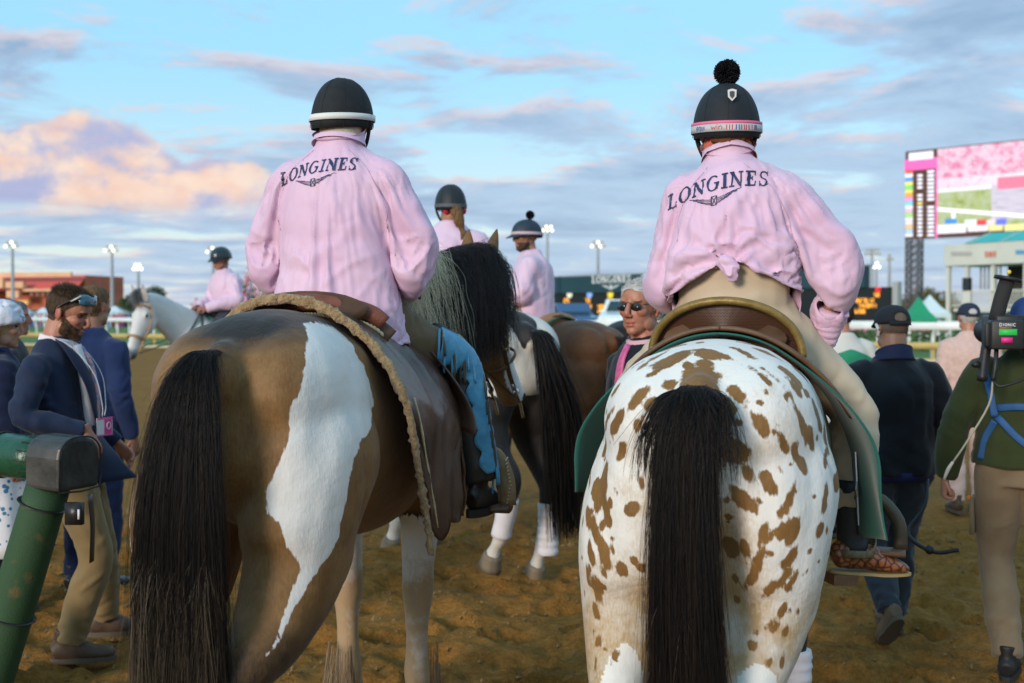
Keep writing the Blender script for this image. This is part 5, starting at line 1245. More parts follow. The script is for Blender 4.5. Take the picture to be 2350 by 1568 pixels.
field(sbody.data, w=wf, d=np.maximum(dk, smoothstep(.72, .60, co[:, 2])*.55*(hock < 0)), r=r)
tail(spotted, black_hair, 22000, None, [[(.045, .04*(f-.5), 1.48), (-.030, tl(-.030, .030, f), 1.47), (-.075, tl(-.050, .065, f), 1.38), (-.092, tl(-.052, .075, f), 1.10), (-.085, tl(-.062, .066, f), .75), (-.07, tl(-.085, .055, f), .30)] for f in (0, .33, .66, 1)], (.012, .011, .006), .00062, seed=5, clump=56, wav=.016)
tail(spotted, hair_mat('hair_rust', [(0, (.03, .012, .006)), (1, (.09, .035, .012))]), 900, None, [[(-.08, tl(-.065, .085, f), 1.0), (-.085, tl(-.075, .09, f), .85), (-.078, tl(-.095, .085, f), .6), (-.065, tl(-.11, .08, f), .28)] for f in (0, .5, 1)], (.014, .02, .006), .0010, 'tail_highlights', seed=6, clump=12)
tail(spotted, black_hair, 900, None, [[(.05, .06*(f-.5), 1.475), (-.03, tl(-.075, .075, f), 1.455), (-.075, tl(-.11, .12, f), 1.36), (-.085, tl(-.115, .14, f), 1.24)] for f in (0, .5, 1)], (.010, .016, .006), .0011, 'dock_hair', seed=7, clump=20)
def wrap(parent, x, y, z0, z1, r_=.05):
    mb = MB(); n = 7; pts = []; rr = []
    for i in range(n*2 + 1): z = z0 + (z1 - z0)*i/(n*2); pts.append((x, y, z)); rr.append(r_*(1.05 if i % 2 else .985))
    mb.tube(pts, rr, up=(1, 0, 0), n=22, k=3); me = mb.me('leg_wrap', True); wrinkle(me, .002, 30, (1, 1, 3), 4); link('leg_wrap', me, wrapm, parent)
wrapm = mat('wrap_white', (.72, .70, .74), .9, (.55, .48, .40), 9, lo=.5, hi=.75, bump=.4, bscale=150, bdist=.003)
wrap(spotted, 1.372, -.175, .14, .42, .052); wrap(spotted, 1.33, .155, .14, .42, .052)

# mane of the paint horse: crest hair falling to the right side, cream locks near the withers
def mane(parent, m, n, crest, side, length, r0, name, seed, spread=.012, lift=.03, rng_t=(0, 1), fwd=0.0):
    rg = np.random.RandomState(seed); C = crom(np.array(crest, float), 8); S = []; tt = np.linspace(0, 1, len(C)); k = 11; t = np.linspace(0, 1, k)
    for i in range(n):
        a = rg.uniform(*rng_t); p0 = np.array([np.interp(a, tt, C[:, j]) for j in range(3)]) + rg.normal(size=3)*.006
        ln = length*rg.uniform(.65, 1.05); w_ = rg.normal(); nk = np.array(side(a))
        pts = []
        for s in t:
            out = nk[0]*(.115*(1 - math.exp(-s*3.2))) + nk[1]*lift*math.sin(min(s*3.2, math.pi))
            pts.append(p0 + out + np.array([fwd*s*ln + .02*w_*s, .004*w_, 0]) + np.array([0, 0, -ln*(s**1.25)*(.25 + .75*s)]) + rg.normal(size=3)*spread*.12)
        pts = np.array(pts); cl_ = int(a*45); ph = cl_*2.4; pts += rg.normal(size=3)*spread*t[:, None]; pts[:, 0] += .022*np.sin(t*4 + ph)*t; pts[:, 1] += .016*np.cos(t*5 + ph*1.7)*t; S.append(pts)
    return hair(name, S, m, parent, r0, r0*.4)
crest = [(1.22, 0, 1.585), (1.40, -.01, 1.655), (1.60, -.04, 1.755), (1.78, -.11, 1.82), (1.93, -.18, 1.855), (2.02, -.22, 1.845)]
dirs = lambda a: (np.array([-.15 + .1*a, -1.0, 0])*(1 + .05*a), np.array([0, -.1, 1.0]))
mane(paint, hair_mat('mane_dark', [(0, (.006, .004, .004)), (.55, (.016, .010, .008)), (1, (.055, .022, .012))]), 11000, crest, dirs, .42, .00065, 'mane', 3, .032, .040, (.24, .90), .16)
mane(paint, hair_mat('mane_cream', [(0, (.60, .50, .32)), (1, (.88, .80, .60))]), 2200, crest, dirs, .36, .0008, 'mane_streak', 4, .045, .11, (.05, .42), .40)
mane(paint, hair_mat('mane_forelock', [(0, (.02, .01, .008)), (1, (.06, .03, .02))]), 200, [(2.0, -.22, 1.83), (2.04, -.235, 1.825), (2.08, -.25, 1.80)], lambda a: (np.array([.4, -.9, 0]), np.array([0, 0, 1.0])), .30, .0011, 'forelock', 5, .02, .02)
def feather(parent, x, y, m, seed):
    rg = np.random.RandomState(seed); S = []
    for i in range(500):
        a = rg.uniform(1.2, 5.1); z0 = rg.uniform(.12, .34); r_ = .043 + .010*(z0 < .25); p0 = np.array([x + math.cos(a)*r_, y + math.sin(a)*r_, z0]); o_ = np.array([math.cos(a), math.sin(a), 0]); ln = rg.uniform(.06, .15)
        S.append([p0 + o_*.012*s*(1.2 - .4*s) + np.array([-.015*s, 0, -ln*s]) for s in (0, .3, .6, 1)])
    hair('feather', S, m, parent, .0006, .0003)
fm = hair_mat('feather_tan', [(0, (.16, .10, .05)), (1, (.38, .27, .15))])
feather(paint, 1.42, -.165, fm, 1); feather(paint, 1.33, .15, fm, 2)
# ================================================================== tack helpers (horse coordinates)
BX = np.array([b[0] for b in BODY]); BWd = np.array([b[1] for b in BODY]); BH = np.array([b[2] for b in BODY]); BZ = np.array([b[3] for b in BODY])
def section(x, ofs, wide, side, n=60, drop=1.2):
    w, h_, zc = np.interp(x, BX, BWd)*wide + ofs, np.interp(x, BX, BH) + ofs, np.interp(x, BX, BZ)
    th = np.linspace(0, R(92), n); P = [(side*w*math.sin(a), zc + h_*math.cos(a)) for a in th]
    P.append((side*(w + .02), zc - drop)); P = np.array(P); s = np.r_[0, np.cumsum(np.linalg.norm(np.diff(P, axis=0), axis=1))]
    return P, s
def drape(x0, x1, s0, s1, ofs, wide, side, nu=30, nv=40, flare=0.0, rip=.006, seed=0):
    """Sheet lying over the back and hanging down one side; x0, x1 are functions of the run s down the side."""
    vs = []
    for i in range(nv + 1):
        s = s0 + (s1 - s0)*i/nv
        for j in range(nu + 1):
            x = x0(s) + (x1(s) - x0(s))*j/nu; P, sl = section(x, ofs, wide, side)
            y, z = np.interp(s, sl, P[:, 0]), np.interp(s, sl, P[:, 1]); k = max(0, s - .45); q_ = min(max((s - .2)/.4, 0), 1); q_ = q_*q_*(3 - 2*q_)
            fl_ = flare*(1 if flare < .08 else max(0, 1 - j/nu*1.5))
            vs.append((x, y + side*fl_*(q_ + .6*k) + side*rip*(k*3)*math.sin(x*26 + seed + s*3), z))
    fs = [(i*(nu+1) + j, i*(nu+1) + j + 1, (i+1)*(nu+1) + j + 1, (i+1)*(nu+1) + j) for i in range(nv) for j in range(nu)]
    if side < 0: fs = [f[::-1] for f in fs]
    me = bpy.data.meshes.new('sheet'); me.from_pydata(vs, [], fs); me.polygons.foreach_set('use_smooth', [True]*len(fs)); me.update(); return me
def edge_pts(x, ofs, wide, side, ss, flare=0.0):
    out = []
    for s in ss:
        xx = x(s); P, sl = section(xx, ofs, wide, side); k = max(0, s - .45); q_ = min(max((s - .2)/.4, 0), 1); q_ = q_*q_*(3 - 2*q_); out.append((xx, np.interp(s, sl, P[:, 0]) + side*flare*(q_ + .6*k), np.interp(s, sl, P[:, 1])))
    return out
leather = mat('leather_brown', (.085, .043, .022), .48, (.16, .085, .045), 6, bump=.25, bscale=120, spec=.4, bdist=.004); leather_old_sheen = mat('leather_worn_sheen', (.050, .022, .013), .34, (.165, .10, .072), 3.2, bump=.3, bscale=90, spec=.4, detail=7, bdist=.005)  # worn saddle leather: its lighter greyish patches paint a sheen into the colour
leather_red = mat('leather_red', (.15, .042, .020), .45, (.20, .06, .03), 20, bump=.2, bscale=200); fleece = mat('fleece_tan', (.27, .165, .07), .95, (.42, .29, .14), 40, bump=1.0, bscale=90, bdist=.015, sheen=.3)
lace = mat('lace_cream', (.58, .50, .33), .6, (.48, .38, .22), 60); brass = mat('brass', (.55, .38, .12), .3, metal=1.0); steelm = mat('bit_steel', (.55, .55, .56), .25, metal=1.0); blackl = mat('leather_black', (.014, .013, .013), .38, (.03, .028, .027), 18, bump=.25, bscale=140, bdist=.004)

# ------------------------------------------------------------------ worn saddle on the paint horse
sad = thing('leather_saddle', 'worn brown western saddle with fleece-edged skirt on the paint horse', 'saddle', PH_LOC, PH_RZ, scale=1.04)
rear = lambda s: float(np.interp(s, [0, .15, .3, .45, .55, .7, .9], [.47, .50, .53, .525, .545, .60, .68]))
front = lambda s: 1.12 + .10*s
for side in (-1, 1):
    me = drape(rear, front, .03, .97, .040, 1.0, side, 40, 60, .05, .012, 2)
    co = getco(me); k = fbm(co, 14, 2, (side, 0, 0)); keep = np.ones(len(co), bool)
    bottom = co[:, 2] < .89 + .035*np.sin(co[:, 0]*30) + .03*k - .10*(co[:, 0] < .98)*0
    keep &= ~bottom; keep &= ~((np.abs(co[:, 0] - (1.10 + .02*k)) < .018 + .05*np.clip(1.08 - co[:, 2], 0, .2)) & (co[:, 2] < 1.12))
    cut(me, keep); wrinkle(me, .006, 7, (1, 1, .5), 3); o = solid(link('skirt', me, leather_old_sheen, sad), .006)
    mb = MB(); ss = np.linspace(.0, .96, 24); P = edge_pts(lambda s: rear(s) - .012, .040, 1.0, side, ss, .05); mb.tube(P, [(.017*(1 - .45*i/23), .015) for i in range(24)], up=(1, 0, 0), n=14, k=4)
    fme = mb.me('fleece_edge', True); wrinkle(fme, .006, 42, (1, 1, 1), 5); link('fleece_edge', fme, fleece, sad)
    mb = MB(); P = edge_pts(lambda s: rear(s) + .030, .054, 1.0, side, np.linspace(.5, .90, 12), .05); mb.tube(P, [.003 + .002*(i % 3 == 0) for i in range(12)], up=(1, 0, 0), n=6, k=2); link('frayed_edge', mb.me('fr', True), lace, sad)
arc = [(y, 1.525 + .085*math.sqrt(max(0, 1 - (y/.245)**2))) for y in np.linspace(-.24, .235, 17)]
mb = MB(); mb.tube([(.64 + .10*abs(y)/.27*.9, y, z + .012) for y, z in arc], [(.016, .028)]*17, up=(0, 0, 1), n=12, k=3); mb.build('cantle', leather_red, sad, True)
mb = MB()
for i in range(46):
    y = -.236 + .46*i/45; z = 1.525 + .085*math.sqrt(max(0, 1 - (y/.245)**2)) - .030; x = .628 + .10*abs(y)/.27*.9
    sl = -.6*(y/.27); mb.ball((x, y, z + .004), (.008, .0105, .006), rot=Matrix.Rotation(sl + .5, 3, 'X'), n=10, m=6)
mb.build('lacing', lace, sad, True)
mb = MB(); mb.tube([(.66 + .10*abs(y)/.27*.9, y, z - .05) for y, z in arc], [(.012, .05)]*17, up=(0, 0, 1), n=12, k=3); mb.build('cantle_back', leather, sad, True)
mb = MB(); mb.tube([(.66, .0, 1.60), (.90, 0, 1.575), (1.12, 0, 1.63), (1.20, 0, 1.66)], [(.20, .06), (.19, .055), (.14, .07), (.08, .05)], up=(0, 0, 1), n=22, k=4); mb.build('seat', leather, sad, True)
mb = MB(); mb.tube([(1.20, 0, 1.66), (1.22, 0, 1.74), (1.235, 0, 1.80)], [.035, .024, .03], up=(1, 0, 0), n=14); mb.ball((1.24, 0, 1.815), (.05, .045, .016)); mb.build('horn', leather, sad, True)
for side in (-1, 1):
    me = drape(lambda s: 1.08, lambda s: 1.26, .2, .62, .05, 1.0, side, 8, 20, .1, 0); solid(link('fender', me, leather_old_sheen, sad), .006)
    # broad wrapped stirrup: two side bars, arch over the instep and a flat tread
    y0 = side*.435; st_ = thing('st', None, None) if False else None
    mb = MB(); mb.tube([(1.34, y0 - .055*side, .875), (1.345, y0 - .062*side, .96), (1.35, y0 - .03*side, 1.05), (1.35, y0 + .02*side, 1.06), (1.345, y0 + .062*side, .98), (1.34, y0 + .07*side, .88)], (.032, .010), up=(1, 0, 0), n=12, k=4); mb.build('stirrup', mat('rawhide', (.25, .15, .065), .6, (.36, .24, .12), 14, bump=.3), sad, True)
    mb = MB(); mb.tube([(1.34, y0 - .07*side, .868), (1.34, y0 + .078*side, .868)], (.055, .016), up=(0, 0, 1), n=14, k=1); mb.build('stirrup_tread', leather, sad, True)
    mb = MB()
    for i in range(13): z = .89 + .013*i; yy = y0 + side*(.082 - .020*abs(i - 5)/8); mb.bar((1.325, yy, z), (1.36, yy, z + .008), .005)
    mb.build('stitching', lace, sad)
for k in range(5): mb = MB(); mb.tube([(1.02 + .01*k, -.36, 1.28), (1.03 + .01*k, -.385, 1.20), (1.02 + .012*k, -.388, 1.12 + .01*k)], (.006, .002), up=(1, 0, 0), n=6); mb.build('saddle_string', leather, sad, True)

# ------------------------------------------------------------------ bridle on the paint horse
br = thing('leather_bridle', 'dark leather bridle with brass ring on the paint horse head', 'bridle', PH_LOC, PH_RZ, scale=1.04)
hp_ = lambda x, y, z: PHM @ V((x, y, z)); upn = tuple(PHM.to_3x3() @ V((0, 0, 1)))
def hstrap(name, pts, w=.010, m=leather, k=4): mb = MB(); mb.tube([hp_(*p) for p in pts], (w, .004), up=upn, n=8, k=k); return mb.build(name, m, br, True)
for s in (-1, 1):
    hstrap('cheekpiece', [(.0, .088*s, -.02), (.12, .118*s, -.05), (.25, .112*s, -.075), (.36, .088*s, -.072), (.46, .072*s, -.07), (.545, .066*s, -.068)], .013)
    mb = MB(); n_ = 20; c = (.27, .116*s, -.075); mb.tube([hp_(c[0] + .032*math.cos(a), c[1], c[2] + .020*math.sin(a)) for a in np.linspace(0, 2*math.pi, n_)], .0055, up=tuple(PHM.to_3x3() @ V((0, 1, 0))), n=8, k=2); mb.build('brass_ring', brass, br, True)
    mb = MB(); mb.ball(hp_(.55, .07*s, -.068), (.020, .008, .020), rot=PHM.to_3x3()); mb.tube([hp_(.50, .07*s, -.07), hp_(.60, .072*s, -.072), hp_(.68, .070*s, -.085)], .007, up=upn, n=8); mb.build('bit', steelm, br, True)
    mb = MB(); mb.tube([hp_(.60, .074*s, -.075), V((1.75, .06 - .30*(s < 0), 1.42)), V((1.45, .05 - .22*(s < 0), 1.55)), V((1.25, -.05, 1.70))], (.010, .003), up=(0, 0, 1), n=8, k=6); mb.build('rein', blackl, br, True)
hstrap('noseband', [(.40, .075, -.09), (.40, .068, .02), (.40, 0, .055), (.40, -.068, .02), (.40, -.075, -.09), (.40, 0, -.132), (.40, .075, -.09)], .011)
hstrap('browband', [(.055, .100, -.02), (.055, .06, .07), (.055, 0, .085), (.055, -.06, .07), (.055, -.100, -.02)], .010)

# ================================================================== jackets, lettering
pink = mat('nylon_pink', (.72, .50, .64), .55, (.68, .45, .61), 5, bump=.10, bscale=420, spec=.3, sheen=.2, bdist=.002)
navy_ink = mat('ink_navy', (.012, .022, .075), .5, (.02, .035, .11), 40)
def bvh_me(me): return BVHTree.FromPolygons([v.co for v in me.vertices], [tuple(p.vertices) for p in me.polygons])
def project_polys(name, polys, fn, bvh, m, parent, step=.005, ofs=.0030):
    """Flat outlines laid on the back of a garment: fn maps outline units to (y, z), cast forward on the cloth."""
    vs = []; fs = []
    for p in polys:
        q = [np.array(fn(x)) for x in p]
        if len(q) != 4: continue
        n1 = max(1, int(max(np.linalg.norm(q[1]-q[0]), np.linalg.norm(q[2]-q[3]))/step) + 1); n2 = max(1, int(max(np.linalg.norm(q[3]-q[0]), np.linalg.norm(q[2]-q[1]))/step) + 1)
        o = len(vs); ok = True
        for i in range(n2 + 1):
            for j in range(n1 + 1):
                a = q[0]*(1 - j/n1) + q[1]*j/n1; b = q[3]*(1 - j/n1) + q[2]*j/n1; c = a*(1 - i/n2) + b*i/n2
                h_ = bvh.ray_cast(V((-2, c[0], c[1])), V((1, 0, 0)))
                if h_[0] is None: ok = False; vs.append((0, c[0], c[1])); continue
                vs.append(tuple(h_[0] + h_[1]*ofs if h_[1].x < 0 else h_[0] - h_[1]*ofs))
        if ok: fs += [(o + i*(n1+1) + j, o + i*(n1+1) + j + 1, o + (i+1)*(n1+1) + j + 1, o + (i+1)*(n1+1) + j) for i in range(n2) for j in range(n1)]
    me = bpy.data.meshes.new(name); me.from_pydata(vs, [], fs); me.polygons.foreach_set('use_smooth', [True]*len(fs)); me.update()
    return link(name, me, m, parent)
def back_print(jk, y0, z0, width, tilt, arch, hgt, m=navy_ink, emblem=True):
    bv = bvh_me(jk.data)
    def mp(p): u = p[0]/WW - .5; return (y0 - u*width, z0 + tilt*u + arch*(.25 - u*u)*4 + (p[1])*hgt)
    for ch, ps in WORD: project_polys('letter', ps, mp, bv, m, jk)
    if emblem:
        k = width/8.6
        project_polys('wing_emblem', wing_polys(), lambda p: (y0 - p[0]*k, z0 + arch - .014 + tilt*p[0]*k/width + p[1]*k*.85 - .018 + abs(p[0])*k*.10), bv, m, jk, .004)
def cloth_settle(me, pin, collider, frames=30, shrink=-.03, grav=1.0, bend=.5, tens=30.0, mass=.15, dist=.006):
    """Drape a garment over the body inside it; pin holds the seams."""
    o = bpy.data.objects.new('cl', me); COL.objects.link(o); vg = o.vertex_groups.new(name='pin')
    for lvl in np.unique(np.round(pin, 2)):
        ii = np.where(np.abs(pin - lvl) < .006)[0]
        if len(ii) and lvl > 0: vg.add(ii.tolist(), float(lvl), 'REPLACE')
    co_ = bpy.data.objects.new('colbody', collider); COL.objects.link(co_); cm_ = co_.modifiers.new('c', 'COLLISION'); co_.collision.thickness_outer = dist; co_.collision.cloth_friction = 5; co_.collision.damping = .5
    c = o.modifiers.new('cloth', 'CLOTH'); s = c.settings
    s.quality = 5; s.mass = mass; s.air_damping = 1.0; s.tension_stiffness = tens; s.compression_stiffness = tens; s.shear_stiffness = tens*.4; s.bending_stiffness = bend
    s.tension_damping = 5; s.compression_damping = 5; s.shear_damping = 5; s.bending_damping = .5
    s.vertex_group_mass = 'pin'; s.shrink_min = shrink; s.shrink_max = shrink; s.effector_weights.gravity = grav; s.pin_stiffness = 1.0
    c.collision_settings.use_collision = True; c.collision_settings.distance_min = .004; c.collision_settings.collision_quality = 2; c.collision_settings.use_self_collision = False
    c.point_cache.frame_start = 1; c.point_cache.frame_end = frames
    for f in range(1, frames + 1): scene.frame_set(f)
    dg = bpy.context.evaluated_depsgraph_get(); res = bpy.data.meshes.new_from_object(o.evaluated_get(dg)); bpy.data.objects.remove(o); bpy.data.objects.remove(co_)
    scene.frame_set(1); res.polygons.foreach_set('use_smooth', [True]*len(res.polygons)); return res
def smooth_me(me, it, f=.5):
    n = len(me.vertices); E = np.empty(len(me.edges)*2, np.int32); me.edges.foreach_get('vertices', E); E = E.reshape(-1, 2); co = getco(me)
    deg = np.bincount(E.ravel(), minlength=n)[:, None]
    for _ in range(it):
        s = np.stack([np.bincount(E[:, 0], co[E[:, 1], k], n) + np.bincount(E[:, 1], co[E[:, 0], k], n) for k in range(3)], 1)
        co = co*(1 - f) + f*s/np.maximum(deg, 1)
    setco(me, co)
def rider_jacket(P, m, o=.038, hem=None, voxel=.010, seed=1, hemfn=None, settle=True, shrink=-.085, hem_w=None, lines=(), finish=None, creases=()):
    J = P['J']; t = P['root']; pel, wst, chs, nck = (V(J[k]) for k in ('pelvis', 'waist', 'chest', 'neck')); hw, sw = J['hw'], J['sw']; hz_ = hem if hem is not None else pel.z - .12
    UP = dict(up=(1, 0, 0), n=28, k=5); hw2 = hem_w or (hw + o)
    tp = [V((pel.x, pel.y, hz_ - .03)), V((pel.x - .005, pel.y, hz_ + .06)), wst, wst.lerp(chs, .5), chs, chs.lerp(nck, .45), chs.lerp(nck, .78), nck + V((-.01, 0, .005)), nck + V((-.012, 0, .05))]
    rr = [(hw2, .150 + o*.5), (hw2 - .003, .146 + o*.5), (hw + o*1.0, .128 + o*.5), (hw*.97 + o*1.05, .125 + o*.55), (sw*.98 + o*.8, .128 + o*.5), (sw*.92 + o*.45, .115 + o*.35), (sw*.62 + o*.4, .096 + o*.2), (.082, .080), (.072, .072)]
    tb = [(tp, rr, UP)]
    for s in 'LR':
        S, E, W_ = (V(J[s + k]) for k in 'sew'); tb.append(([S.lerp(chs, .30), S, S.lerp(E, .5), E, E.lerp(W_, .5), W_], [.066 + o*.3, .070 + o*.5, .064 + o*.72, .060 + o*.75, .050 + o*.6, .034 + o*.2], dict(up=(1, 0, 0), n=20, k=5)))
    me = garment(tb, voxel, 14, 'jacket')
    co = getco(me)
    keep = co[:, 2] > hz_ if hemfn is None else hemfn(co)
    for s in 'LR':
        E, W_ = V(J[s + 'e']), V(J[s + 'w']); d = np.array((W_ - E).normalized()); keep &= ~(((co - np.array(W_)) @ d > -.004) & (np.linalg.norm(co - np.array(W_), axis=1) < .10))
    keep &= ~((co[:, 2] > nck.z + .042) & (np.hypot(co[:, 0] - nck.x, co[:, 1]) < .10))
    cut(me, keep); largest(me)
    folds(me, lines)
    if settle:
        co = getco(me); bm = bmesh.new(); bm.from_mesh(me); bd = np.array([v.is_boundary for v in bm.verts]); bm.free()
        pin = np.zeros(len(co)); pin[bd] = 1.0
        pin[(co[:, 2] > nck.z - .02) & (np.hypot(co[:, 0] - nck.x, co[:, 1]) < .12)] = 1.0
        J_ = dict(J); mbb = MB(); UPB = dict(up=(1, 0, 0), n=16, k=4)
        mbb.tube([tp[0] - V((0, 0, .05))] + tp[1:], [(a - .6*o - .004, b - .45*o - .004) for a, b in rr], **UPB)
        for s in 'LR':
            S, E, W_ = (V(J[s + k]) for k in 'sew'); mbb.tube([S.lerp(chs, .30), S, S.lerp(E, .5), E, E.lerp(W_, .5), W_ + (W_ - E)*.2], [.060, .062, .050, .046, .040, .030], **UPB)
        col_me = remesh(mbb, .02, 3, .5, 'col')
        t1 = time.time(); me = cloth_settle(me, pin, col_me, CLF, shrink, 1.0, CL_BEND, CL_TENS); print('T cloth', len(me.vertices), round(time.time() - t1, 1))
    crease(me, creases); crumple(me, .0075, 6.5, seed, 9, (1, 1, .9)); crumple(me, .0026, 17, seed + 3, 7, (1, 1, .8))
    if finish: finish(me)
    jk = link('jacket', me, m, t); solid(jk, .0025); jk.modifiers[-1].offset = -1
    return jk
CL_BEND, CL_TENS, CLF = .5, 30.0, 20
CREASE1 = [([(-152,440),(-191,363),(-194,297)],-9),([(-137,617),(-130,493),(-152,428)],-6),([(-167,499),(-209,392)],7),([(52,534),(28,398),(34,327)],6),([(5,570),(-43,457),(-66,392)],6),([(-31,564),(-66,446),(-84,380)],-5),([(156,511),(185,457),(194,327),(197,203)],9),([(224,487),(188,416),(182,357)],6),([(-126,416),(-78,380),(-13,386)],-6),([(-179,280),(-90,238),(-1,161)],9),([(-209,244),(-149,161),(-102,102)],7),([(129,327),(52,238),(5,173)],7),([(88,321),(52,268),(43,238)],-5),([(188,220),(135,161),(165,72)],8),([(-149,209),(-209,173),(-268,149)],6),([(325,380),(271,351),(224,339)],7),([(331,309),(265,321),(221,333)],-8),([(307,446),(236,398)],6),([(-161,499),(-214,416)],6),([(-209,357),(-244,327),(-333,345)],9),([(-214,309),(-268,250)],7),([(-286,463),(-321,380)],6),([(307,268),(265,297),(224,286)],7),([(-256,416),(-297,357),(-327,321)],6),([(100,499),(105,357),(123,209)],5),([(-108,534),(-120,416),(-167,327)],6),([(28,149),(-60,132),(-149,96)],5),([(-185,570),(-232,499),(-262,416)],5)]
CREASE2 = [([(244,325),(137,259),(47,256)],10),([(113,367),(77,313),(47,271)],8),([(53,414),(35,343),(38,277)],9),([(-24,343),(0,307),(17,271)],8),([(-96,331),(-48,295),(0,265)],8),([(-155,331),(-84,289),(-12,259)],8),([(-84,456),(-48,379),(-12,319)],6),([(161,235),(101,241),(59,241)],7),([(202,182),(161,259),(119,283)],7),([(-173,420),(-182,373),(-179,331)],-9),([(-179,337),(-215,319),(-251,301)],8),([(-120,540),(-149,474),(-173,420)],-6),([(-239,307),(-299,265),(-412,331)],11),([(-251,277),(-275,224),(-346,259)],9),([(-239,218),(-328,152),(-388,182)],9),([(-227,146),(-287,116),(-358,128)],9),([(-299,265),(-304,200),(-304,140)],7),([(-334,456),(-376,390),(-406,331)],7),([(-215,468),(-257,426),(-299,379)],7),([(214,444),(217,390),(214,337)],8),([(268,379),(244,325),(202,259)],9),([(131,498),(140,438),(137,379)],5),([(238,319),(220,247),(196,182)],-8),([(89,462),(83,402),(95,343)],5),([(-24,498),(-30,426),(-18,361)],5),([(-197,379),(-239,355),(-287,343)],7),([(-257,402),(-310,355),(-358,343)],6),([(-60,259),(-120,229),(-191,164)],8),([(23,545),(32,474),(47,420)],5),([(-346,319),(-358,241),(-328,140)],6)]
def crease(me, rows, w=.013):
    """Sharp-topped folds along lines given as (side, height) on the back of a garment, in millimetres."""
    bv = bvh_me(me); co = getco(me); no = getno(me); dsp = np.zeros(len(co)); rg = random.Random(2)
    for pts, h_ in rows:
        L_ = []
        for y, z in crom(np.array(pts, float)/1000, 5):
            hit = bv.ray_cast(V((-2, y, z)), V((1, 0, 0)))
            if hit[0]: L_.append(tuple(hit[0]))
        if len(L_) < 2: continue
        d, t_ = seg_dist(co, L_); ww = w*rg.uniform(.8, 1.4)
        dsp += h_/1000*1.25*(np.exp(-d/ww) - .42*np.exp(-(d/(2.6*ww))**2))*np.clip(np.sin(np.pi*np.clip(t_, .03, .97)), 0, 1)**.6
    setco(me, co + no*dsp[:, None])
print('T base', round(time.time() - _T0, 1))
# ------------------------------------------------------------------ rider on the paint horse
fwd1 = V((math.cos(PH_RZ), math.sin(PH_RZ), 0)); R1 = V(PH_LOC) + fwd1*.97; R1.z = 1.575
P1_ = person('rider in pink jacket and black helmet with white band on the paint horse', R1, PH_RZ, dict(pelvis=(0, 0, .10), waist=(-.02, 0, .27), chest=(.0, 0, .48), neck=(.03, 0, .675), head=(.075, 0, .778), sw=.195, hw=.185, Ls=(0, .178, .55), Le=(.03, .315, .30), Lw=(.30, .19, .22), Rs=(0, -.178, .55), Re=(.02, -.315, .305), Rw=(.30, -.17, .20),
    Lh=(.04, .10, .06), Lk=(.36, .33, -.10), La=(.36, .43, -.56), Rh=(.04, -.10, .06), Rk=(.34, -.33, -.12), Ra=(.36, -.43, -.56), head_rot=(-14, 4, 0), neck_r=.062), 'brown', trousers=cloth_mat('khaki_brown', (.15, .105, .055), rough=.8), hands=[((( .30, -.17, .20), (1, .15, -.25), (0, -.5, .8), -1), dict(curl=(55, 60, 40)))], seed=3)
J1 = rider_jacket(P1_, pink, .042, hem=-.03, hem_w=.265, seed=1, creases=CREASE1, shrink=-.05)
back_print(J1, .040, .545, .285, .045, .014, .047)
h1 = helmet(P1_, mat('helmet_black', (.006, .008, .010), .8, (.010, .012, .014), 30, bump=.15, bscale=200), .130, .1015, .140, -.018, .040)
solid(link('helmet_band', band_me(P1_['HM'], .1345, .1062, .004, .026, .040), mat('band_white', (.72, .72, .68), .7), h1), .002)
mb = MB(); mb.tube([V((.03, 0, .655)), V((.035, 0, .71)), V((.045, 0, .750))], [(.080, .080), (.075, .08), (.074, .084)], up=(1, 0, 0), n=24); mb.build('neck_scarf', mat('scarf_cream', (.55, .47, .32), .9, (.48, .40, .26), 30, bump=.4), P1_['root'], True)
# ------------------------------------------------------------------ spotted horse: green cloth and saddle
gcl = mat('cloth_green', (.005, .095, .072), .85, (.007, .12, .09), 6, bump=.25, bscale=300, sheen=.2, bdist=.003)
gc = thing('saddle_cloth', 'dark green saddle cloth with white star corner on the spotted horse', 'saddle cloth', SH_LOC, SH_RZ, scale=.985)
rear2 = lambda s: .47 + .10*s + .25*max(0, s - .5)**1.5
for side in (-1, 1):
    me = drape(rear2, lambda s: 1.18, 0, .80 if side < 0 else .70, .022, 1.08, side, 40, 46, .115, .012, 1); solid(link('cloth_half', me, gcl, gc), .005)
    # four-pointed star near the rear corner
    sp = []; 
    for q in range(8): a = math.pi/4*q; r_ = (.115 if q % 2 == 0 else .035); sp.append((.74 + r_*math.cos(a)*.9, (.66 if side < 0 else .56) + r_*math.sin(a)))
    vs = []
    for x, s in [(.74, .66 if side < 0 else .56)] + sp:
        vs.append(edge_pts(lambda q_: x, .030, 1.08, side, [s], .04)[0])
    mb = MB(); mb.add(vs, [(0, 1 + i, 1 + (i+1) % 8) for i in range(8)]); solid(mb.build('white_star', mat('star_white', (.7, .68, .78), .8), gc), .004)
s2 = thing('leather_saddle', 'western saddle with woven brown cantle and brass rim on the spotted horse', 'saddle', SH_LOC, SH_RZ, scale=.985)
weave = bpy.data.materials.new('basket_weave'); weave.use_nodes = True
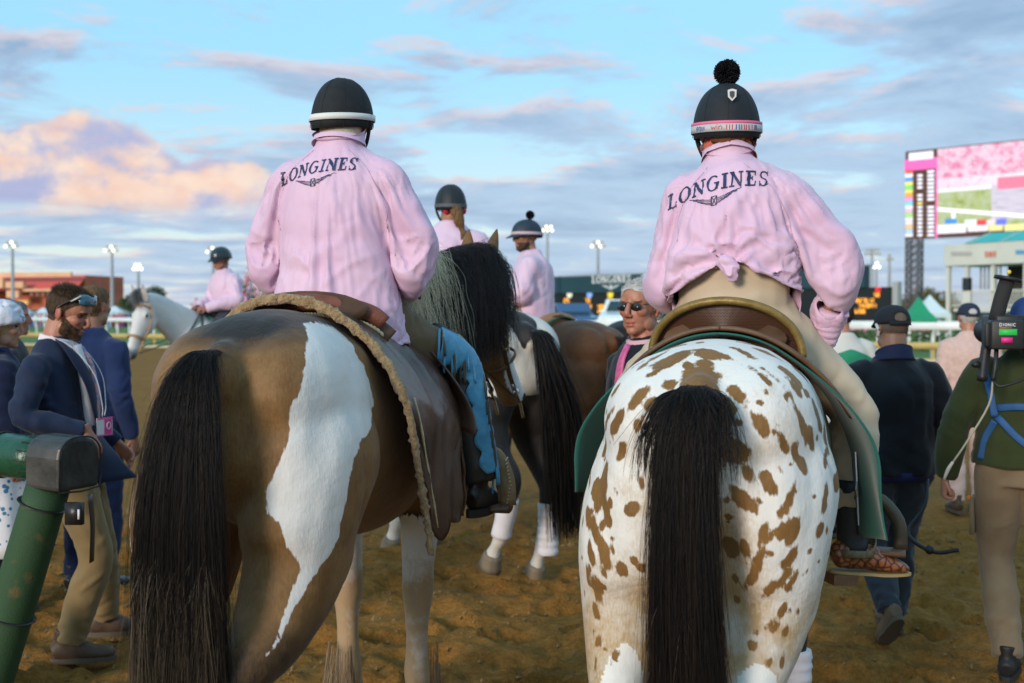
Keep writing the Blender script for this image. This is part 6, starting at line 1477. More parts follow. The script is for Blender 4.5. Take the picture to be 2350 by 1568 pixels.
def _weave(m):
    t = m.node_tree; N = t.nodes; L = t.links; b = N['Principled BSDF']; tcn = N.new('ShaderNodeTexCoord'); mp = N.new('ShaderNodeMapping'); mp.inputs['Rotation'].default_value = (0, R(90), 0); mp.inputs['Scale'].default_value = (60, 60, 60)
    L.new(tcn.outputs['Object'], mp.inputs[0]); bk = N.new('ShaderNodeTexBrick'); L.new(mp.outputs[0], bk.inputs[0])
    sp_ = N.new('ShaderNodeSeparateXYZ'); L.new(tcn.outputs['Object'], sp_.inputs[0]); cb_ = N.new('ShaderNodeCombineXYZ'); L.new(sp_.outputs[1], cb_.inputs[0]); L.new(sp_.outputs[2], cb_.inputs[1]); L.new(cb_.outputs[0], bk.inputs[0])
    bk.inputs['Scale'].default_value = 55; bk.inputs['Mortar Size'].default_value = .16; bk.inputs['Mortar Smooth'].default_value = .6; bk.inputs['Color1'].default_value = (.18, .062, .014, 1); bk.inputs['Color2'].default_value = (.24, .09, .022, 1); bk.inputs['Mortar'].default_value = (.06, .02, .006, 1)
    L.new(bk.outputs[0], b.inputs['Base Color']); b.inputs['Roughness'].default_value = .42; bp = N.new('ShaderNodeBump'); bp.inputs['Strength'].default_value = 1; bp.inputs['Distance'].default_value = .004; L.new(bk.outputs['Fac'], bp.inputs['Height']); bp.invert = True; L.new(bp.outputs[0], b.inputs['Normal'])
_weave(weave)
CX = .57
arc2 = [(.235*math.cos(a), 1.53 + .185*math.sin(a)**.85 if math.sin(a) > 0 else 1.53) for a in np.linspace(R(2), R(178), 25)]
mb = MB(); mb.tube([(CX - .012 + .05*(abs(y)/.2)**2, y, z) for y, z in arc2], [(.013, .016)]*25, up=(1, 0, 0), n=12, k=3); mb.build('cantle_rim', mat('rim_brass', (.20, .13, .030), .45, (.30, .20, .06), 30, metal=.35, bump=.2), s2, True)
out = [(y*.98, z - .004) for y, z in arc2] + [(.22 - .44*i/10, 1.52 + .055*math.sin(math.pi*i/10) - .02) for i in range(0, 11)][::-1]
vs = [(CX + .010, 0, 1.61)] + [(CX + .012 + .05*(abs(y)/.2)**2, y, z) for y, z in out]
mb = MB(); mb.add(vs, [(0, 1 + i, 1 + (i+1) % len(out)) for i in range(len(out))]); solid(mb.build('cantle_back', weave, s2), .02)
mb = MB(); mb.tube([(.60, 0, 1.60), (.80, 0, 1.555), (1.02, 0, 1.60), (1.10, 0, 1.63)], [(.19, .06), (.18, .055), (.14, .07), (.08, .05)], up=(0, 0, 1), n=22, k=4); mb.build('seat', leather, s2, True)
mb = MB(); mb.tube([(1.10, 0, 1.63), (1.12, 0, 1.70), (1.13, 0, 1.76)], [.035, .024, .03], up=(1, 0, 0), n=14); mb.build('horn', leather, s2, True)
for side in (-1, 1):
    me = drape(lambda s: .50 + .10*s + .3*max(0, s - .25), lambda s: 1.10, 0, .44, .034, 1.08, side, 30, 24, .05, .0); solid(link('skirt', me, leather, s2), .008)
    me = drape(lambda s: .86 + .04*s, lambda s: 1.02, .3, .80, .036, 1.04, side, 8, 20, .10, .0); solid(link('fender', me, leather, s2), .006)
    mb = MB(); yb = side*.47; mb.tube([(.93, yb - .06*side, .90), (.93, yb - .075*side, 1.0), (.93, yb - .02*side, 1.07), (.93, yb + .05*side, 1.0), (.93, yb + .06*side, .90)], (.022, .010), up=(1, 0, 0), n=12); mb.build('stirrup', mat('stirrup_iron', (.10, .085, .06), .4, metal=.6), s2, True)
    mb = MB(); mb.tube([(.93, yb - .075*side, .895), (.93, yb + .075*side, .895)], (.045, .014), up=(0, 0, 1), n=12, k=1); mb.build('stirrup_tread', leather, s2, True)
    mb = MB(); mb.tube(edge_pts(lambda s: .50 + .10*s + .3*max(0, s - .25) - .006, .042, 1.08, side, np.linspace(0, .46, 14), .05), .008, up=(1, 0, 0), n=8); mb.build('skirt_edge', leather, s2, True)
# ------------------------------------------------------------------ rider on the spotted horse
fwd2 = V((math.cos(SH_RZ), math.sin(SH_RZ), 0)); R2_ = V(SH_LOC) + fwd2*.82; R2_.z = 1.56
P2_ = person('rider in knotted pink jacket and helmet with pompom on the spotted horse', R2_, SH_RZ, dict(pelvis=(0, 0, .09), waist=(-.03, 0, .24), chest=(-.02, .0, .42), neck=(.02, .02, .59), head=(.06, .035, .695), sw=.175, hw=.188, Ls=(-.01, .160, .475), Le=(.06, .245, .225), Lw=(.30, .14, .12), Rs=(-.01, -.165, .475), Re=(.02, -.345, .27), Rw=(.11, -.275, .01),
    Lh=(.03, .11, .06), Lk=(.27, .37, -.17), La=(.20, .44, -.57), Rh=(.03, -.11, .06), Rk=(.13, -.365, -.22), Ra=(.05, -.375, -.54), head_rot=(10, 2, 0), neck_r=.055, girth=.90, rise=.235), 'tan', trousers=cloth_mat('jeans_cream', (.60, .49, .35), (.53, .42, .29), rough=.8, scale=5), hands=[(((.12, -.27, .0), (.55, .2, -.6), (-.5, -.75, .2), -1), dict(curl=(30, 40, 30)))], seed=8, wr=.008)
def hem2(co): return np.where(co[:, 0] < .02, co[:, 2] > .245 - .62*np.abs(co[:, 1] + .0)**1.15 * (1 + .15*np.sign(co[:, 1])), co[:, 2] > .03)
def tie(me):
    co = getco(me); no = getno(me); kx = np.array((-.165, 0, .255)); d = co - kx; r_ = np.hypot(d[:, 1], d[:, 2]); a = np.arctan2(d[:, 2], d[:, 1]); back = (co[:, 0] < .0)
    disp = .013*np.sin(a*9 + 1.2*fbm(co, 5, 1)*2)*np.exp(-r_/.13)*smoothstep(.005, .04, r_)*back; pull = -.03*np.exp(-(r_/.05)**2)*back
    setco(me, co + no*(disp + pull)[:, None])
J2 = rider_jacket(P2_, pink, .040, hem=.02, hemfn=hem2, seed=2, hem_w=.215, finish=tie, creases=CREASE2, shrink=-.05)
back_print(J2, .045, .455, .32, .065, .022, .050)
seamm = mat('seam_pink', (.52, .33, .46), .7)
def seam(jk, yz):
    bv = bvh_me(jk.data); L_ = []
    for y, z in crom(np.array(yz, float)/1000, 10):
        hit = bv.ray_cast(V((-2, y, z)), V((1, 0, 0)))
        if hit[0]: L_.append(tuple(hit[0] - V((.0004, 0, 0))))
    mb = MB(); mb.tube(L_, .0015, up=(1, 0, 0), n=5, k=1); mb.build('seam', seamm, jk, True)
for yz in ([(72, 650), (150, 565), (200, 440), (185, 370)], [(-62, 650), (-145, 565), (-205, 440), (-200, 370)], [(175, 5), (60, -8), (-60, -8), (-190, 5)]): seam(J1, yz)
for yz in ([(78, 560), (130, 490), (165, 400), (165, 320)], [(-40, 565), (-125, 490), (-178, 390), (-190, 310)]): seam(J2, yz)
kb = MB(); kb.ball((-.175, -.005, 0.235), (.022, .032, .028), rot=Matrix.Rotation(.4, 3, 'X')); kb.ball((-.185, -.012, 0.220), (.018, .022, .024)); kb.tube([(-.165, .03, 0.245), (-.185, .0, 0.255), (-.178, -.035, 0.230)], [.014, .018, .012], up=(1, 0, 0), n=12); kb.tube([(-.178, -.01, 0.230), (-.185, -.018, 0.202), (-.18, -.024, 0.188)], [(.014, .01), (.022, .007), (.010, .004)], up=(1, 0, 0), n=12)
kme = remesh(kb, .004, 4, .5, 'knot'); wrinkle(kme, .004, 30, (1, 1, .5), 2); link('jacket_knot', kme, pink, P2_['root'])
for s in 'R':
    E, W_ = V(P2_['J'][s + 'e']), V(P2_['J'][s + 'w']); d = (W_ - E).normalized(); mb = MB(); pts = [W_ + d*(-.105 + .011*i) for i in range(12)]
    mb.tube(pts, [.060 - .0015*i + (.003 if i % 2 else 0) for i in range(12)], up=(1, 0, 0), n=26, k=2); cm_ = mb.me('cuff', True); wrinkle(cm_, .004, 26, (1, 1, 1), 4); link('cuff', cm_, pink, P2_['root'])
h2 = helmet(P2_, mat('helmet_navy', (.006, .009, .013), .75, (.009, .012, .018), 30, bump=.15, bscale=200), .138, .1095, .150, -.008, .035, pom=((-.03, 0, .185), .042))
solid(link('goggle_strap', band_me(P2_['HM'], .1425, .1140, .004, .028, .035), mat('strap_grey', (.50, .50, .50), .7), h2), .002); solid(link('pink_band', band_me(P2_['HM'], .1420, .1135, .028, .038, .035), mat('band_pink', (.75, .16, .28), .6), h2), .002)
mb = MB(); mb.tube([V((.01, .02, .60)), V((.03, .025, .63)), V((.045, .03, .653))], [(.080, .078), (.078, .08), (.070, .078)], up=(1, 0, 0), n=24); sc = mb.me('scarf', True); wrinkle(sc, .008, 22, (1, 1, 2), 2); link('neck_scarf', sc, mat('scarf_coral', (.62, .12, .07), .8, (.7, .2, .12), 40, bump=.4), P2_['root'])
print('T riders', round(time.time() - _T0, 1))
# ================================================================== rider 1: chaps, boot and fringe on the right leg
def leg_frame(P, s, ofs, n=24):
    J = P['J']; H, K, A_ = (V(J[s + k]) for k in 'hka'); C = crom(np.array([H, H.lerp(K, .5), K, K.lerp(A_, .5), A_]), 8); g = np.linspace(0, 1, len(C))
    rad = np.interp(g, [0, .25, .5, .75, 1], [.105, .098, .080, .074, .062]) + ofs; return C, rad, g
blue = mat('leather_blue', (.05, .25, .42), .42, (.10, .36, .55), 14, bump=.5, bscale=45, bdist=.006, spec=.5); olive = mat('fringe_olive', (.075, .055, .028), .7, (.11, .08, .04), 30)
for s in 'LR':
    sg = 1 if s == 'L' else -1; C, rad, g = leg_frame(P1_, s, .013); i0 = 11; mb = MB(); mb.tube([tuple(p) for p in C[i0:]], [float(r_) for r_ in rad[i0:]], up=(1, 0, 0), n=26, k=2); me = mb.me('chaps', True); wrinkle(me, .004, 12, (1, 1, .6), 2); ch = link('chaps', me, blackl, P1_['root'])
    T = np.gradient(C, axis=0); T /= np.linalg.norm(T, axis=1, keepdims=True)
    def around(i, ang, extra):
        t_ = T[i]; out_ = np.array([-.42, .9*sg, .1]); out_ -= t_*(out_ @ t_); out_ /= np.linalg.norm(out_); b_ = np.cross(t_, out_)
        return C[i] + (out_*math.cos(ang) + b_*math.sin(ang))*(rad[i] + extra)
    vs = []; fs = []; rows_ = list(range(10, len(C) - 1)); sc_n = 7
    CI = lambda f: (int(f), f - int(f))
    N_ = 60
    for r_ in range(N_ + 1):
        f = 10 + (len(C) - 12)*r_/N_; i, fr = CI(f); sc_ = abs(math.sin(math.pi*sc_n*r_/N_))
        for k in range(9):
            a = (-.62 + (1.08 + .26*sc_)*k/8)*sg*-1
            p = around(i, a, .006)*(1 - fr) + around(min(i+1, len(C)-1), a, .006)*fr; vs.append(tuple(p))
    fs = [(r_*9 + k, r_*9 + k + 1, (r_+1)*9 + k + 1, (r_+1)*9 + k) for r_ in range(N_) for k in range(8)]
    pm_ = bpy.data.meshes.new('panel'); pm_.from_pydata(vs, [], fs); pm_.polygons.foreach_set('use_smooth', [True]*len(fs)); wrinkle(pm_, .003, 40, (1, 1, 1.5), 3); solid(link('blue_panel', pm_, blue, ch), .003)
    rg = random.Random(4)
    for r_ in range(46):
        f = 9.5 + (len(C) - 12.5)*r_/46; i, fr = CI(f); p = V(around(i, .50*sg, .004)*(1 - fr) + around(min(i+1, len(C)-1), .50*sg, .004)*fr); ln = rg.uniform(.09, .17); w_ = V((rg.uniform(-.03, .0), rg.uniform(-.01, .02)*-sg*-1, 0))
        mb = MB(); mb.tube([p, p + V((-.012, .004*sg, -ln*.3)) + w_*.3, p + V((-.016, .006*sg, -ln*.7)) + w_*.8, p + V((-.012, .004*sg, -ln)) + w_], [(.005, .0015)]*4, up=(1, 0, 0), n=6, k=2); mb.build('fringe', blue if rg.random() < .30 else olive, ch, True)
    mb = MB(); mb.tube([around(i, 1.15*sg, .003) for i in range(14, len(C))], .003, up=(1, 0, 0), n=6, k=2); mb.build('zip', brass, ch, True)
    u_, so = shoe_me(V(P1_['J'][s + 'a']) + V((0, 0, -.03)), -12 if s == 'R' else 12, 2, .30, .046, .085, .022, .012); b_ = link('boot', u_, blackl, P1_['root']); link('sole', so, mat('sole_dark', (.02, .017, .015), .7), b_)
# rider 2: tooled boots with brown vamp, spur strap
bootm = mat('boot_shaft', (.018, .026, .034), .42, (.035, .045, .055), 14, bump=.3, bscale=60, bdist=.004)
def scale_leather():
    m = bpy.data.materials.new('boot_scale_leather'); m.use_nodes = True; t = m.node_tree; N = t.nodes; L = t.links; b = N['Principled BSDF']; tcn = N.new('ShaderNodeTexCoord'); v = N.new('ShaderNodeTexVoronoi'); v.feature = 'DISTANCE_TO_EDGE'; v.inputs['Scale'].default_value = 38; L.new(tcn.outputs['Object'], v.inputs[0])
    r = N.new('ShaderNodeValToRGB'); L.new(v.outputs[0], r.inputs[0]); e = r.color_ramp.elements; e[0].position = .02; e[0].color = (.045, .018, .012, 1); e[1].position = .10; e[1].color = (.26, .085, .035, 1); q = e.new(.3); q.color = (.36, .14, .06, 1); L.new(r.outputs[0], b.inputs['Base Color']); b.inputs['Roughness'].default_value = .3
    bp = N.new('ShaderNodeBump'); bp.inputs['Distance'].default_value = .004; L.new(v.outputs[0], bp.inputs['Height']); L.new(bp.outputs[0], b.inputs['Normal']); return m
scl = scale_leather(); wood = mat('sole_wood', (.16, .075, .035), .5, (.22, .11, .05), 30, stretch=(1, 6, 1)); welt = mat('welt_tan', (.42, .29, .12), .6)
for s, yw in (('L', 40), ('R', -62)):
    A_ = V(P2_['J'][s + 'a']); sg = 1 if s == 'L' else -1; bt = A_ + V((-.005, 0, -.10)); F = Matrix.Translation(bt) @ Euler((0, R(4), R(yw)), 'XYZ').to_matrix().to_4x4(); PP_ = lambda x, y, z: F @ V((x, y, z)); u3 = tuple(F.to_3x3() @ V((0, 0, 1)))
    mb = MB(); mb.tube([A_ + V((0, 0, .10)), A_ + V((0, 0, .0)), bt + V((0, 0, .03)), bt + V((.0, 0, -.03))], [(.056, .060), (.054, .057), (.046, .050), (.042, .046)], up=tuple(F.to_3x3() @ V((1, 0, 0))), n=20); sh_me = mb.me('boot_shaft', True); wrinkle(sh_me, .003, 16, (1, 1, 2), 3)
    bo = link('boot', sh_me, bootm, P2_['root'])
    mb = MB(); mb.tube([PP_(-.06, 0, -.055), PP_(-.02, 0, -.040), PP_(.05, 0, -.048), PP_(.12, 0, -.066), PP_(.175, 0, -.078), PP_(.20, 0, -.084)], [(.034, .036), (.038, .050), (.040, .042), (.046, .030), (.036, .018), (.012, .008)], up=u3, n=18, k=5); vm = remesh(mb, .005, 3, .5, 'vamp'); link('vamp', vm, scl, bo)
    ol = []
    for k in range(30): a = 2*math.pi*k/30; x = .142*math.cos(a) + .068; ol.append((x, (.050 if math.cos(a) > 0 else .040)*math.copysign(abs(math.sin(a))**.75, math.sin(a))*(1 - .35*max(0, math.cos(a))**3)))
    mb = MB(); mb.prism(ol, lambda p, q: PP_(p[0], p[1], -.103 + .009*q + .012*max(0, .05 - p[0])*0)); mb.build('welt', welt, bo)
    mb = MB(); mb.prism([(-.072, -.036), (.012, -.034), (.012, .034), (-.072, .036)], lambda p, q: PP_(p[0], p[1], -.138 + .034*q)); mb.build('heel', wood, bo)
    mb = MB(); mb.tube([PP_(-.072, .0, -.035), PP_(-.03, -.046*1, -.034), PP_(.045, -.044, -.030), PP_(.075, 0, .004), PP_(.045, .044, -.030), PP_(-.03, .046, -.034), PP_(-.072, 0, -.035)], (.004, .013), up=tuple(F.to_3x3() @ V((0, 0, 1))), n=8, k=5); mb.build('spur_strap', mat('strap_tooled', (.13, .10, .05), .6, (.2, .16, .09), 60, bump=.4), bo, True)
    mb = MB(); mb.ball(PP_(-.005, -.049*1, -.034), (.011, .003, .011), rot=F.to_3x3()); mb.ball(PP_(-.005, .049, -.034), (.011, .003, .011), rot=F.to_3x3()); mb.build('buckle', brass, bo, True)
# rider 2: print on the goggle strap, shield on the helmet, low bun of hair under the rim
HM2 = P2_['HM']
def on_band(name, m, a0, a1, z0, z1, rx=.1449, ry=.1164, tilt=.035): return link(name, band_me(HM2, rx, ry, z0, z1, tilt, n=8, arc=(a0, a1)), m, h2)
wr_, wb_, ww_ = mat('flag_red', (.55, .10, .10), .7), mat('flag_blue', (.10, .14, .34), .7), mat('flag_white', (.62, .62, .64), .7)
a = 176
for seq in ('rwrwrw', 'bwb', 'bwr', 'rwr', 'wrw', 'brb'):
    for k, c in enumerate(seq): on_band('strap_print', dict(r=wr_, w=ww_, b=wb_)[c], a + k*2.2, a + k*2.2 + 2.0, .008, .024)
    a += len(seq)*2.2 + 2.0
def band_text(strokes, a0, k, z0, m):
    mb = MB()
    for line in strokes:
        pts = []
        for x, y in line: an = R(a0 + x*k); pts.append(HM2 @ V((.1452*math.cos(an) - .012, .1168*math.sin(an), z0 + y*.011 - .035*(.5 - .5*math.cos(an)))))
        mb.tube(pts, .0013, n=5, k=2)
    mb.build('strap_letter', m, h2)
WIN = [[[(0, 1), (.25, 0), (.5, .8), (.75, 0), (1, 1)]], [[(1.3, 1), (1.3, 0)], [(1.3, 1.35), (1.3, 1.45)]], [[(1.7, 0), (1.7, 1)], [(1.7, .7), (2.0, 1), (2.3, .8), (2.3, 0)]]]
for g_ in WIN: band_text(g_, 152, 7.5, .010, wr_)
EQ = [[[(0, .5), (.7, .5), (.6, 1), (.2, 1), (0, .5), (.2, 0), (.7, .1)]], [[(1.6, 0), (1.1, .2), (1.1, .9), (1.6, 1), (1.6, -.5)]], [[(2, 1), (2.05, .1), (2.5, .1), (2.5, 1)]], [[(2.9, 1), (2.9, 0)]]]
for g_ in EQ: band_text(g_, 122, 6.0, .010, wb_)
mb = MB(); an = R(186); bx_, by_, bz_ = -.012 + .128*math.cos(an), .105*math.sin(an), .085
shp = [(-.014, .016), (0, .020), (.014, .016), (.013, -.006), (0, -.020), (-.013, -.006)]
mb.prism(shp, lambda p, q: HM2 @ V((bx_ + .03*p[1] - .006 - .002*q + .010*(p[1] < -.01)*0, by_ + p[0], bz_ + p[1]))); mb.build('helmet_badge', mat('badge_silver', (.6, .6, .6), .4), h2)
mb = MB(); mb.prism([(x*.55, y*.62) for x, y in shp], lambda p, q: HM2 @ V((bx_ + .03*p[1] - .0085 - .0015*q, by_ + p[0], bz_ + p[1]))); mb.build('badge_crest', mat('badge_dark', (.03, .03, .035), .5), h2)
mb = MB(); mb.tube([HM2 @ V(p) for p in ((-.095, .05, -.03), (-.112, 0, -.035), (-.095, -.055, -.03))], [(.02, .03), (.026, .036), (.02, .03)], up=(0, 0, 1), n=16); hb_ = remesh(mb, .005, 3, .5, 'hair'); wrinkle(hb_, .004, 26, (1, 1, .3), 2)
hair_red = hairm('hair_auburn', (.12, .042, .016), (.20, .08, .03)); link('hair', hb_, hair_red, P2_['root'])
link('collar', (lambda m_: (wrinkle(m_, .004, 18, (1, 1, 1), 6), m_)[1])((lambda q: (q.tube([V((.005, .018, .59)), V((.018, .022, .621)), V((.012, .022, .637))], [(.092, .088), (.084, .084), (.092, .092)], up=(1, 0, 0), n=28, cap=False), q.me('collar', True))[1])(MB())), pink, P2_['root'])
link('collar', (lambda q: (q.tube([V((.018, 0, .672)), V((.025, 0, .704)), V((.019, 0, .722))], [(.098, .092), (.090, .088), (.096, .095)], up=(1, 0, 0), n=28, cap=False), q.me('collar', True))[1])(MB()), pink, P1_['root'])

# ================================================================== horses and riders farther back
def simple_tail(parent, m, n, y0, y1, zend, seed, back=.10, r0=.0026, sway=0.0):
    tail(parent, m, n, None, [[(.035, .03*(f-.5), 1.47), (-.045, tl(-.045, .045, f), 1.44), (-back, tl(y0*.7, y1*.7, f), 1.25), (-back*1.1, tl(y0, y1, f) + sway*.5, .95), (-back, tl(y0, y1, f) + sway, zend)] for f in (0, .5, 1)], (.014, .018, .006), r0, seed=seed, clump=16)
# black and white pinto
pin_c = coat_mat('coat_pinto', (.010, .009, .009), (.018, .015, .014), white=(.62, .59, .53))
PI_LOC, PI_RZ = (.14, 6.75, 0), R(124)
pinto, pib, PIM = horse('black and white pinto horse walking away with long black tail', PI_LOC, PI_RZ, pin_c, [(1.45, 0, 1.48, .115, .24), (1.68, 0, 1.62, .10, .2), (1.9, 0, 1.74, .085, .16), (2.05, 0, 1.78, .075, .13)], ((.6, 0, -.8), (.8, 0, .6)), legs={'HL': (14, -28, 0), 'HR': (-3, 0, 0)}, voxel=.014, wide=1.06, scale=1.055)
co = getco(pib.data); wv = .10*fbm(co, 2.3, 3, (4.2, 1, 3)) + .09 - .12*smoothstep(.15, .05, np.abs(co[:, 1]))*smoothstep(.40, .15, co[:, 0]) - .3*(co[:, 2] < 1.10)*(co[:, 0] < .9) - .2*(co[:, 0] > 1.3); wv = np.where((co[:, 2] < .45), .1, wv); field(pib.data, w=wv)
simple_tail(pinto, black_hair, 3200, -.14, .06, .28, 3, .11, .0024, -.10)
for (x, y, z0, z1) in ((.13, -.18, .16, .46),): wrap(pinto, x, y, z0, z1, .058)
Pn = leg_pts(HIND, 1, (14, -28, 0)); mb = MB(); a_, b_ = Pn[6].lerp(Pn[7], .3), Pn[8]; mb.tube([V((p.x, p.y*1.06, p.z)) for p in (a_, a_.lerp(b_, .33), a_.lerp(b_, .66), b_)], [.055, .06, .055, .058], up=(1, 0, 0), n=18, k=4); mb.build('leg_wrap', wrapm, pinto, True)
# bay horse with tan saddle and green cloth
bay_c = coat_mat('coat_bay', (.10, .036, .012), (.155, .062, .02), dark=(.012, .009, .008))
BA_LOC, BA_RZ = (.83, 8.75, 0), R(136)
bay, bab, BAM = horse('bay horse turned left with tan saddle and starred green cloth', BA_LOC, BA_RZ, bay_c, [(1.45, 0, 1.48, .115, .24), (1.68, 0, 1.6, .10, .2), (1.9, 0, 1.70, .085, .16), (2.05, 0, 1.72, .075, .13)], ((.6, 0, -.8), (.8, 0, .6)), voxel=.016, wide=1.03, hoof=hoofd)
co = getco(bab.data); field(bab.data, d=smoothstep(.75, .5, co[:, 2]) + .4*smoothstep(.2, 0, co[:, 0])*smoothstep(1.2, .9, co[:, 2])); simple_tail(bay, black_hair, 1500, -.07, .07, .4, 4, .08, .003)
bs = thing('leather_saddle', 'tan saddle on the bay horse behind the profile rider', 'saddle', BA_LOC, BA_RZ); tanl = mat('leather_tan', (.45, .20, .085), .5, (.5, .25, .12), 8)
mb = MB(); mb.tube([(.62, 0, 1.60), (.85, 0, 1.56), (1.08, 0, 1.62)], [(.20, .06), (.18, .05), (.14, .07)], up=(0, 0, 1), n=20); mb.build('seat', tanl, bs, True)
bcl = thing('saddle_cloth', 'green saddle cloth with white star on the bay horse', 'saddle cloth', BA_LOC, BA_RZ); gbl = mat('cloth_sage', (.035, .13, .08), .85, (.05, .16, .10), 6)
for side in (-1, 1):
    me = drape(lambda s: .56 + .08*s, lambda s: 1.1, 0, .62, .035, 1.05, side, 20, 20, .02); solid(link('cloth_half', me, gbl, bcl), .008)
    me = drape(lambda s: .60 + .30*s, lambda s: 1.02, 0, .40, .055, 1.05, side, 20, 20, .02); solid(link('skirt', me, tanl, bs), .02)
    cx_, cs_ = .72, .48; sp = [(cx_ + (.085 if q % 2 == 0 else .03)*math.cos(math.pi/4*q), cs_ + (.105 if q % 2 == 0 else .03)*math.sin(math.pi/4*q)) for q in range(8)]
    mb = MB(); mb.add([edge_pts(lambda q_: x, .052, 1.05, side, [s], .02)[0] for x, s in [(cx_, cs_)] + sp], [(0, 1 + i, 1 + (i+1) % 8) for i in range(8)]); solid(mb.build('white_star', mat('star_white', (.7, .68, .78), .8), bcl), .004)
# dark horse behind the older man
DK_LOC, DK_RZ = (.75, 10.6, 0), R(8)
dkh, dkb, DKM = horse('nearly black horse standing behind the man in sunglasses', DK_LOC, DK_RZ, coat_mat('coat_dark', (.022, .012, .009), (.04, .022, .015)), [(1.45, 0, 1.42, .115, .24), (1.68, 0, 1.47, .10, .2), (1.9, 0, 1.50, .085, .16), (2.0, 0, 1.50, .075, .13)], ((.8, 0, -.6), (.6, 0, .8)), voxel=.018, hoof=hoofd); field(dkb.data); simple_tail(dkh, black_hair, 900, -.06, .06, .4, 6, .08, .003)
# grey horse and its rider, coming the other way
GR_RZ = math.atan2(-.73, -.68); GR_LOC = (-2.71, 13.99, 0)
gry_c = coat_mat('coat_grey', (.60, .59, .56), (.68, .67, .64), white=(.66, .65, .62), dark=(.10, .10, .105))
gry, gyb, GRM = horse('pale grey horse with bridle turning towards the camera', GR_LOC, GR_RZ, gry_c, [(1.45, 0, 1.46, .12, .25), (1.68, .02, 1.60, .10, .2), (1.88, .05, 1.72, .085, .16), (2.02, .08, 1.76, .075, .13)], ((.42, .16, -1.0), (1.0, .35, .4)), voxel=.013, earm=mat('ear_grey', (.5, .49, .47), .8, (.4, .36, .35), 20), hoof=hoofd)
co = getco(gyb.data); gi = np.array(GRM.inverted()); gh = co @ gi[:3, :3].T + gi[:3, 3]; field(gyb.data, d=np.where(co[:, 0] > 1.7, .75*smoothstep(.46, .60, gh[:, 0]) + .25*np.exp(-((gh[:, 0] - .15)/.05)**2 - ((gh[:, 2] - .02)/.04)**2), 0) + .5*smoothstep(1.35, 1.1, co[:, 2])*(co[:, 0] > 1.4)*(co[:, 0] < 1.75) + .6*smoothstep(.7, .4, co[:, 2]))
gcrest = [(1.25, 0, 1.60), (1.45, 0, 1.70), (1.68, .02, 1.80), (1.88, .05, 1.88), (2.03, .08, 1.89)]
mane(gry, hair_mat('mane_grey', [(0, (.12, .12, .13)), (1, (.35, .35, .36))]), 900, gcrest, lambda a: (np.array([0, -1.0, 0]), np.array([0, 0, 1.0])), .22, .003, 'mane', 6, .02, .02)
mane(gry, hair_mat('forelock_grey', [(0, (.05, .05, .055)), (1, (.2, .2, .21))]), 90, [(2.0, .08, 1.88), (2.04, .085, 1.885), (2.08, .10, 1.87)], lambda a: (np.array([1.0, .2, 0]), np.array([0, 0, 1.0])), .16, .003, 'forelock', 7, .03, .02); simple_tail(gry, hair_mat('tail_grey', [(0, (.2, .2, .2)), (1, (.4, .4, .4))]), 500, -.06, .06, .4, 9, .08, .004)
gb = thing('leather_bridle', 'tan and black bridle with reins on the grey horse', 'bridle', GR_LOC, GR_RZ); gp_ = lambda x, y, z: GRM @ V((x, y, z)); gup = tuple(GRM.to_3x3() @ V((0, 0, 1)))
def gstrap(name, pts, m, w=.012): mb = MB(); mb.tube([gp_(*p) for p in pts], (w, .006), up=gup, n=8); mb.build(name, m, gb, True)
gt = mat('bridle_tan', (.35, .2, .09), .6)
for s in (-1, 1):
    gstrap('cheekpiece', [(0, .085*s, .0), (.13, .113*s, -.05), (.27, .106*s, -.07), (.40, .078*s, -.07), (.54, .068*s, -.065)], gt)
    mb = MB(); mb.tube([gp_(.56, .07*s, -.07), V((1.85, .16*s, 1.30)), V((1.60, .18*s, 1.36)), V((1.30, .08*s, 1.68))], (.012, .006), up=(0, 0, 1), n=8, k=6); mb.build('rein', blackl, gb, True)
    mb = MB(); mb.tube([V((1.28, .05*s, 1.66)), V((1.42, .26*s, 1.45)), V((1.55, .21*s, 1.15)), V((1.62, .02*s, 1.02))], (.016, .006), up=(0, 0, 1), n=8, k=6); mb.build('breast_strap', mat('strap_green', (.01, .05, .045), .6), gb, True)
gstrap('noseband', [(.40, .08, -.09), (.40, .07, .02), (.40, 0, .058), (.40, -.07, .02), (.40, -.08, -.09), (.40, 0, -.136), (.40, .08, -.09)], gt, .014); gstrap('browband', [(.05, .10, -.02), (.05, .06, .075), (.05, 0, .09), (.05, -.06, .075), (.05, -.10, -.02)], gt)
gsd = thing('leather_saddle', 'dark saddle with green pad on the grey horse', 'saddle', GR_LOC, GR_RZ); mb = MB(); mb.tube([(.66, 0, 1.60), (.90, 0, 1.56), (1.12, 0, 1.64), (1.20, 0, 1.72)], [(.20, .06), (.18, .05), (.13, .07), (.05, .05)], up=(0, 0, 1), n=20); mb.build('seat', blackl, gsd, True)
for side in (-1, 1): me = drape(lambda s: .6, lambda s: 1.22, 0, .5, .03, 1.03, side, 16, 16); solid(link('pad', me, gcl, gsd), .01)
side_r = lambda a: (np.array([0, -1.0, 0]), np.array([0, 0, 1.0]))
crest_n = [(1.25, 0, 1.58), (1.45, 0, 1.69), (1.68, 0, 1.79), (1.9, 0, 1.86), (2.03, 0, 1.87)]
mane(pinto, black_hair, 1500, crest_n, side_r, .30, .0016, 'mane', 11, .02, .02); mane(bay, black_hair, 1200, crest_n, side_r, .26, .002, 'mane', 12, .02, .02)
mane(dkh, black_hair, 800, [(1.25, 0, 1.56), (1.45, 0, 1.65), (1.7, 0, 1.665), (1.95, 0, 1.645)], side_r, .24, .002, 'mane', 13, .02, .02)
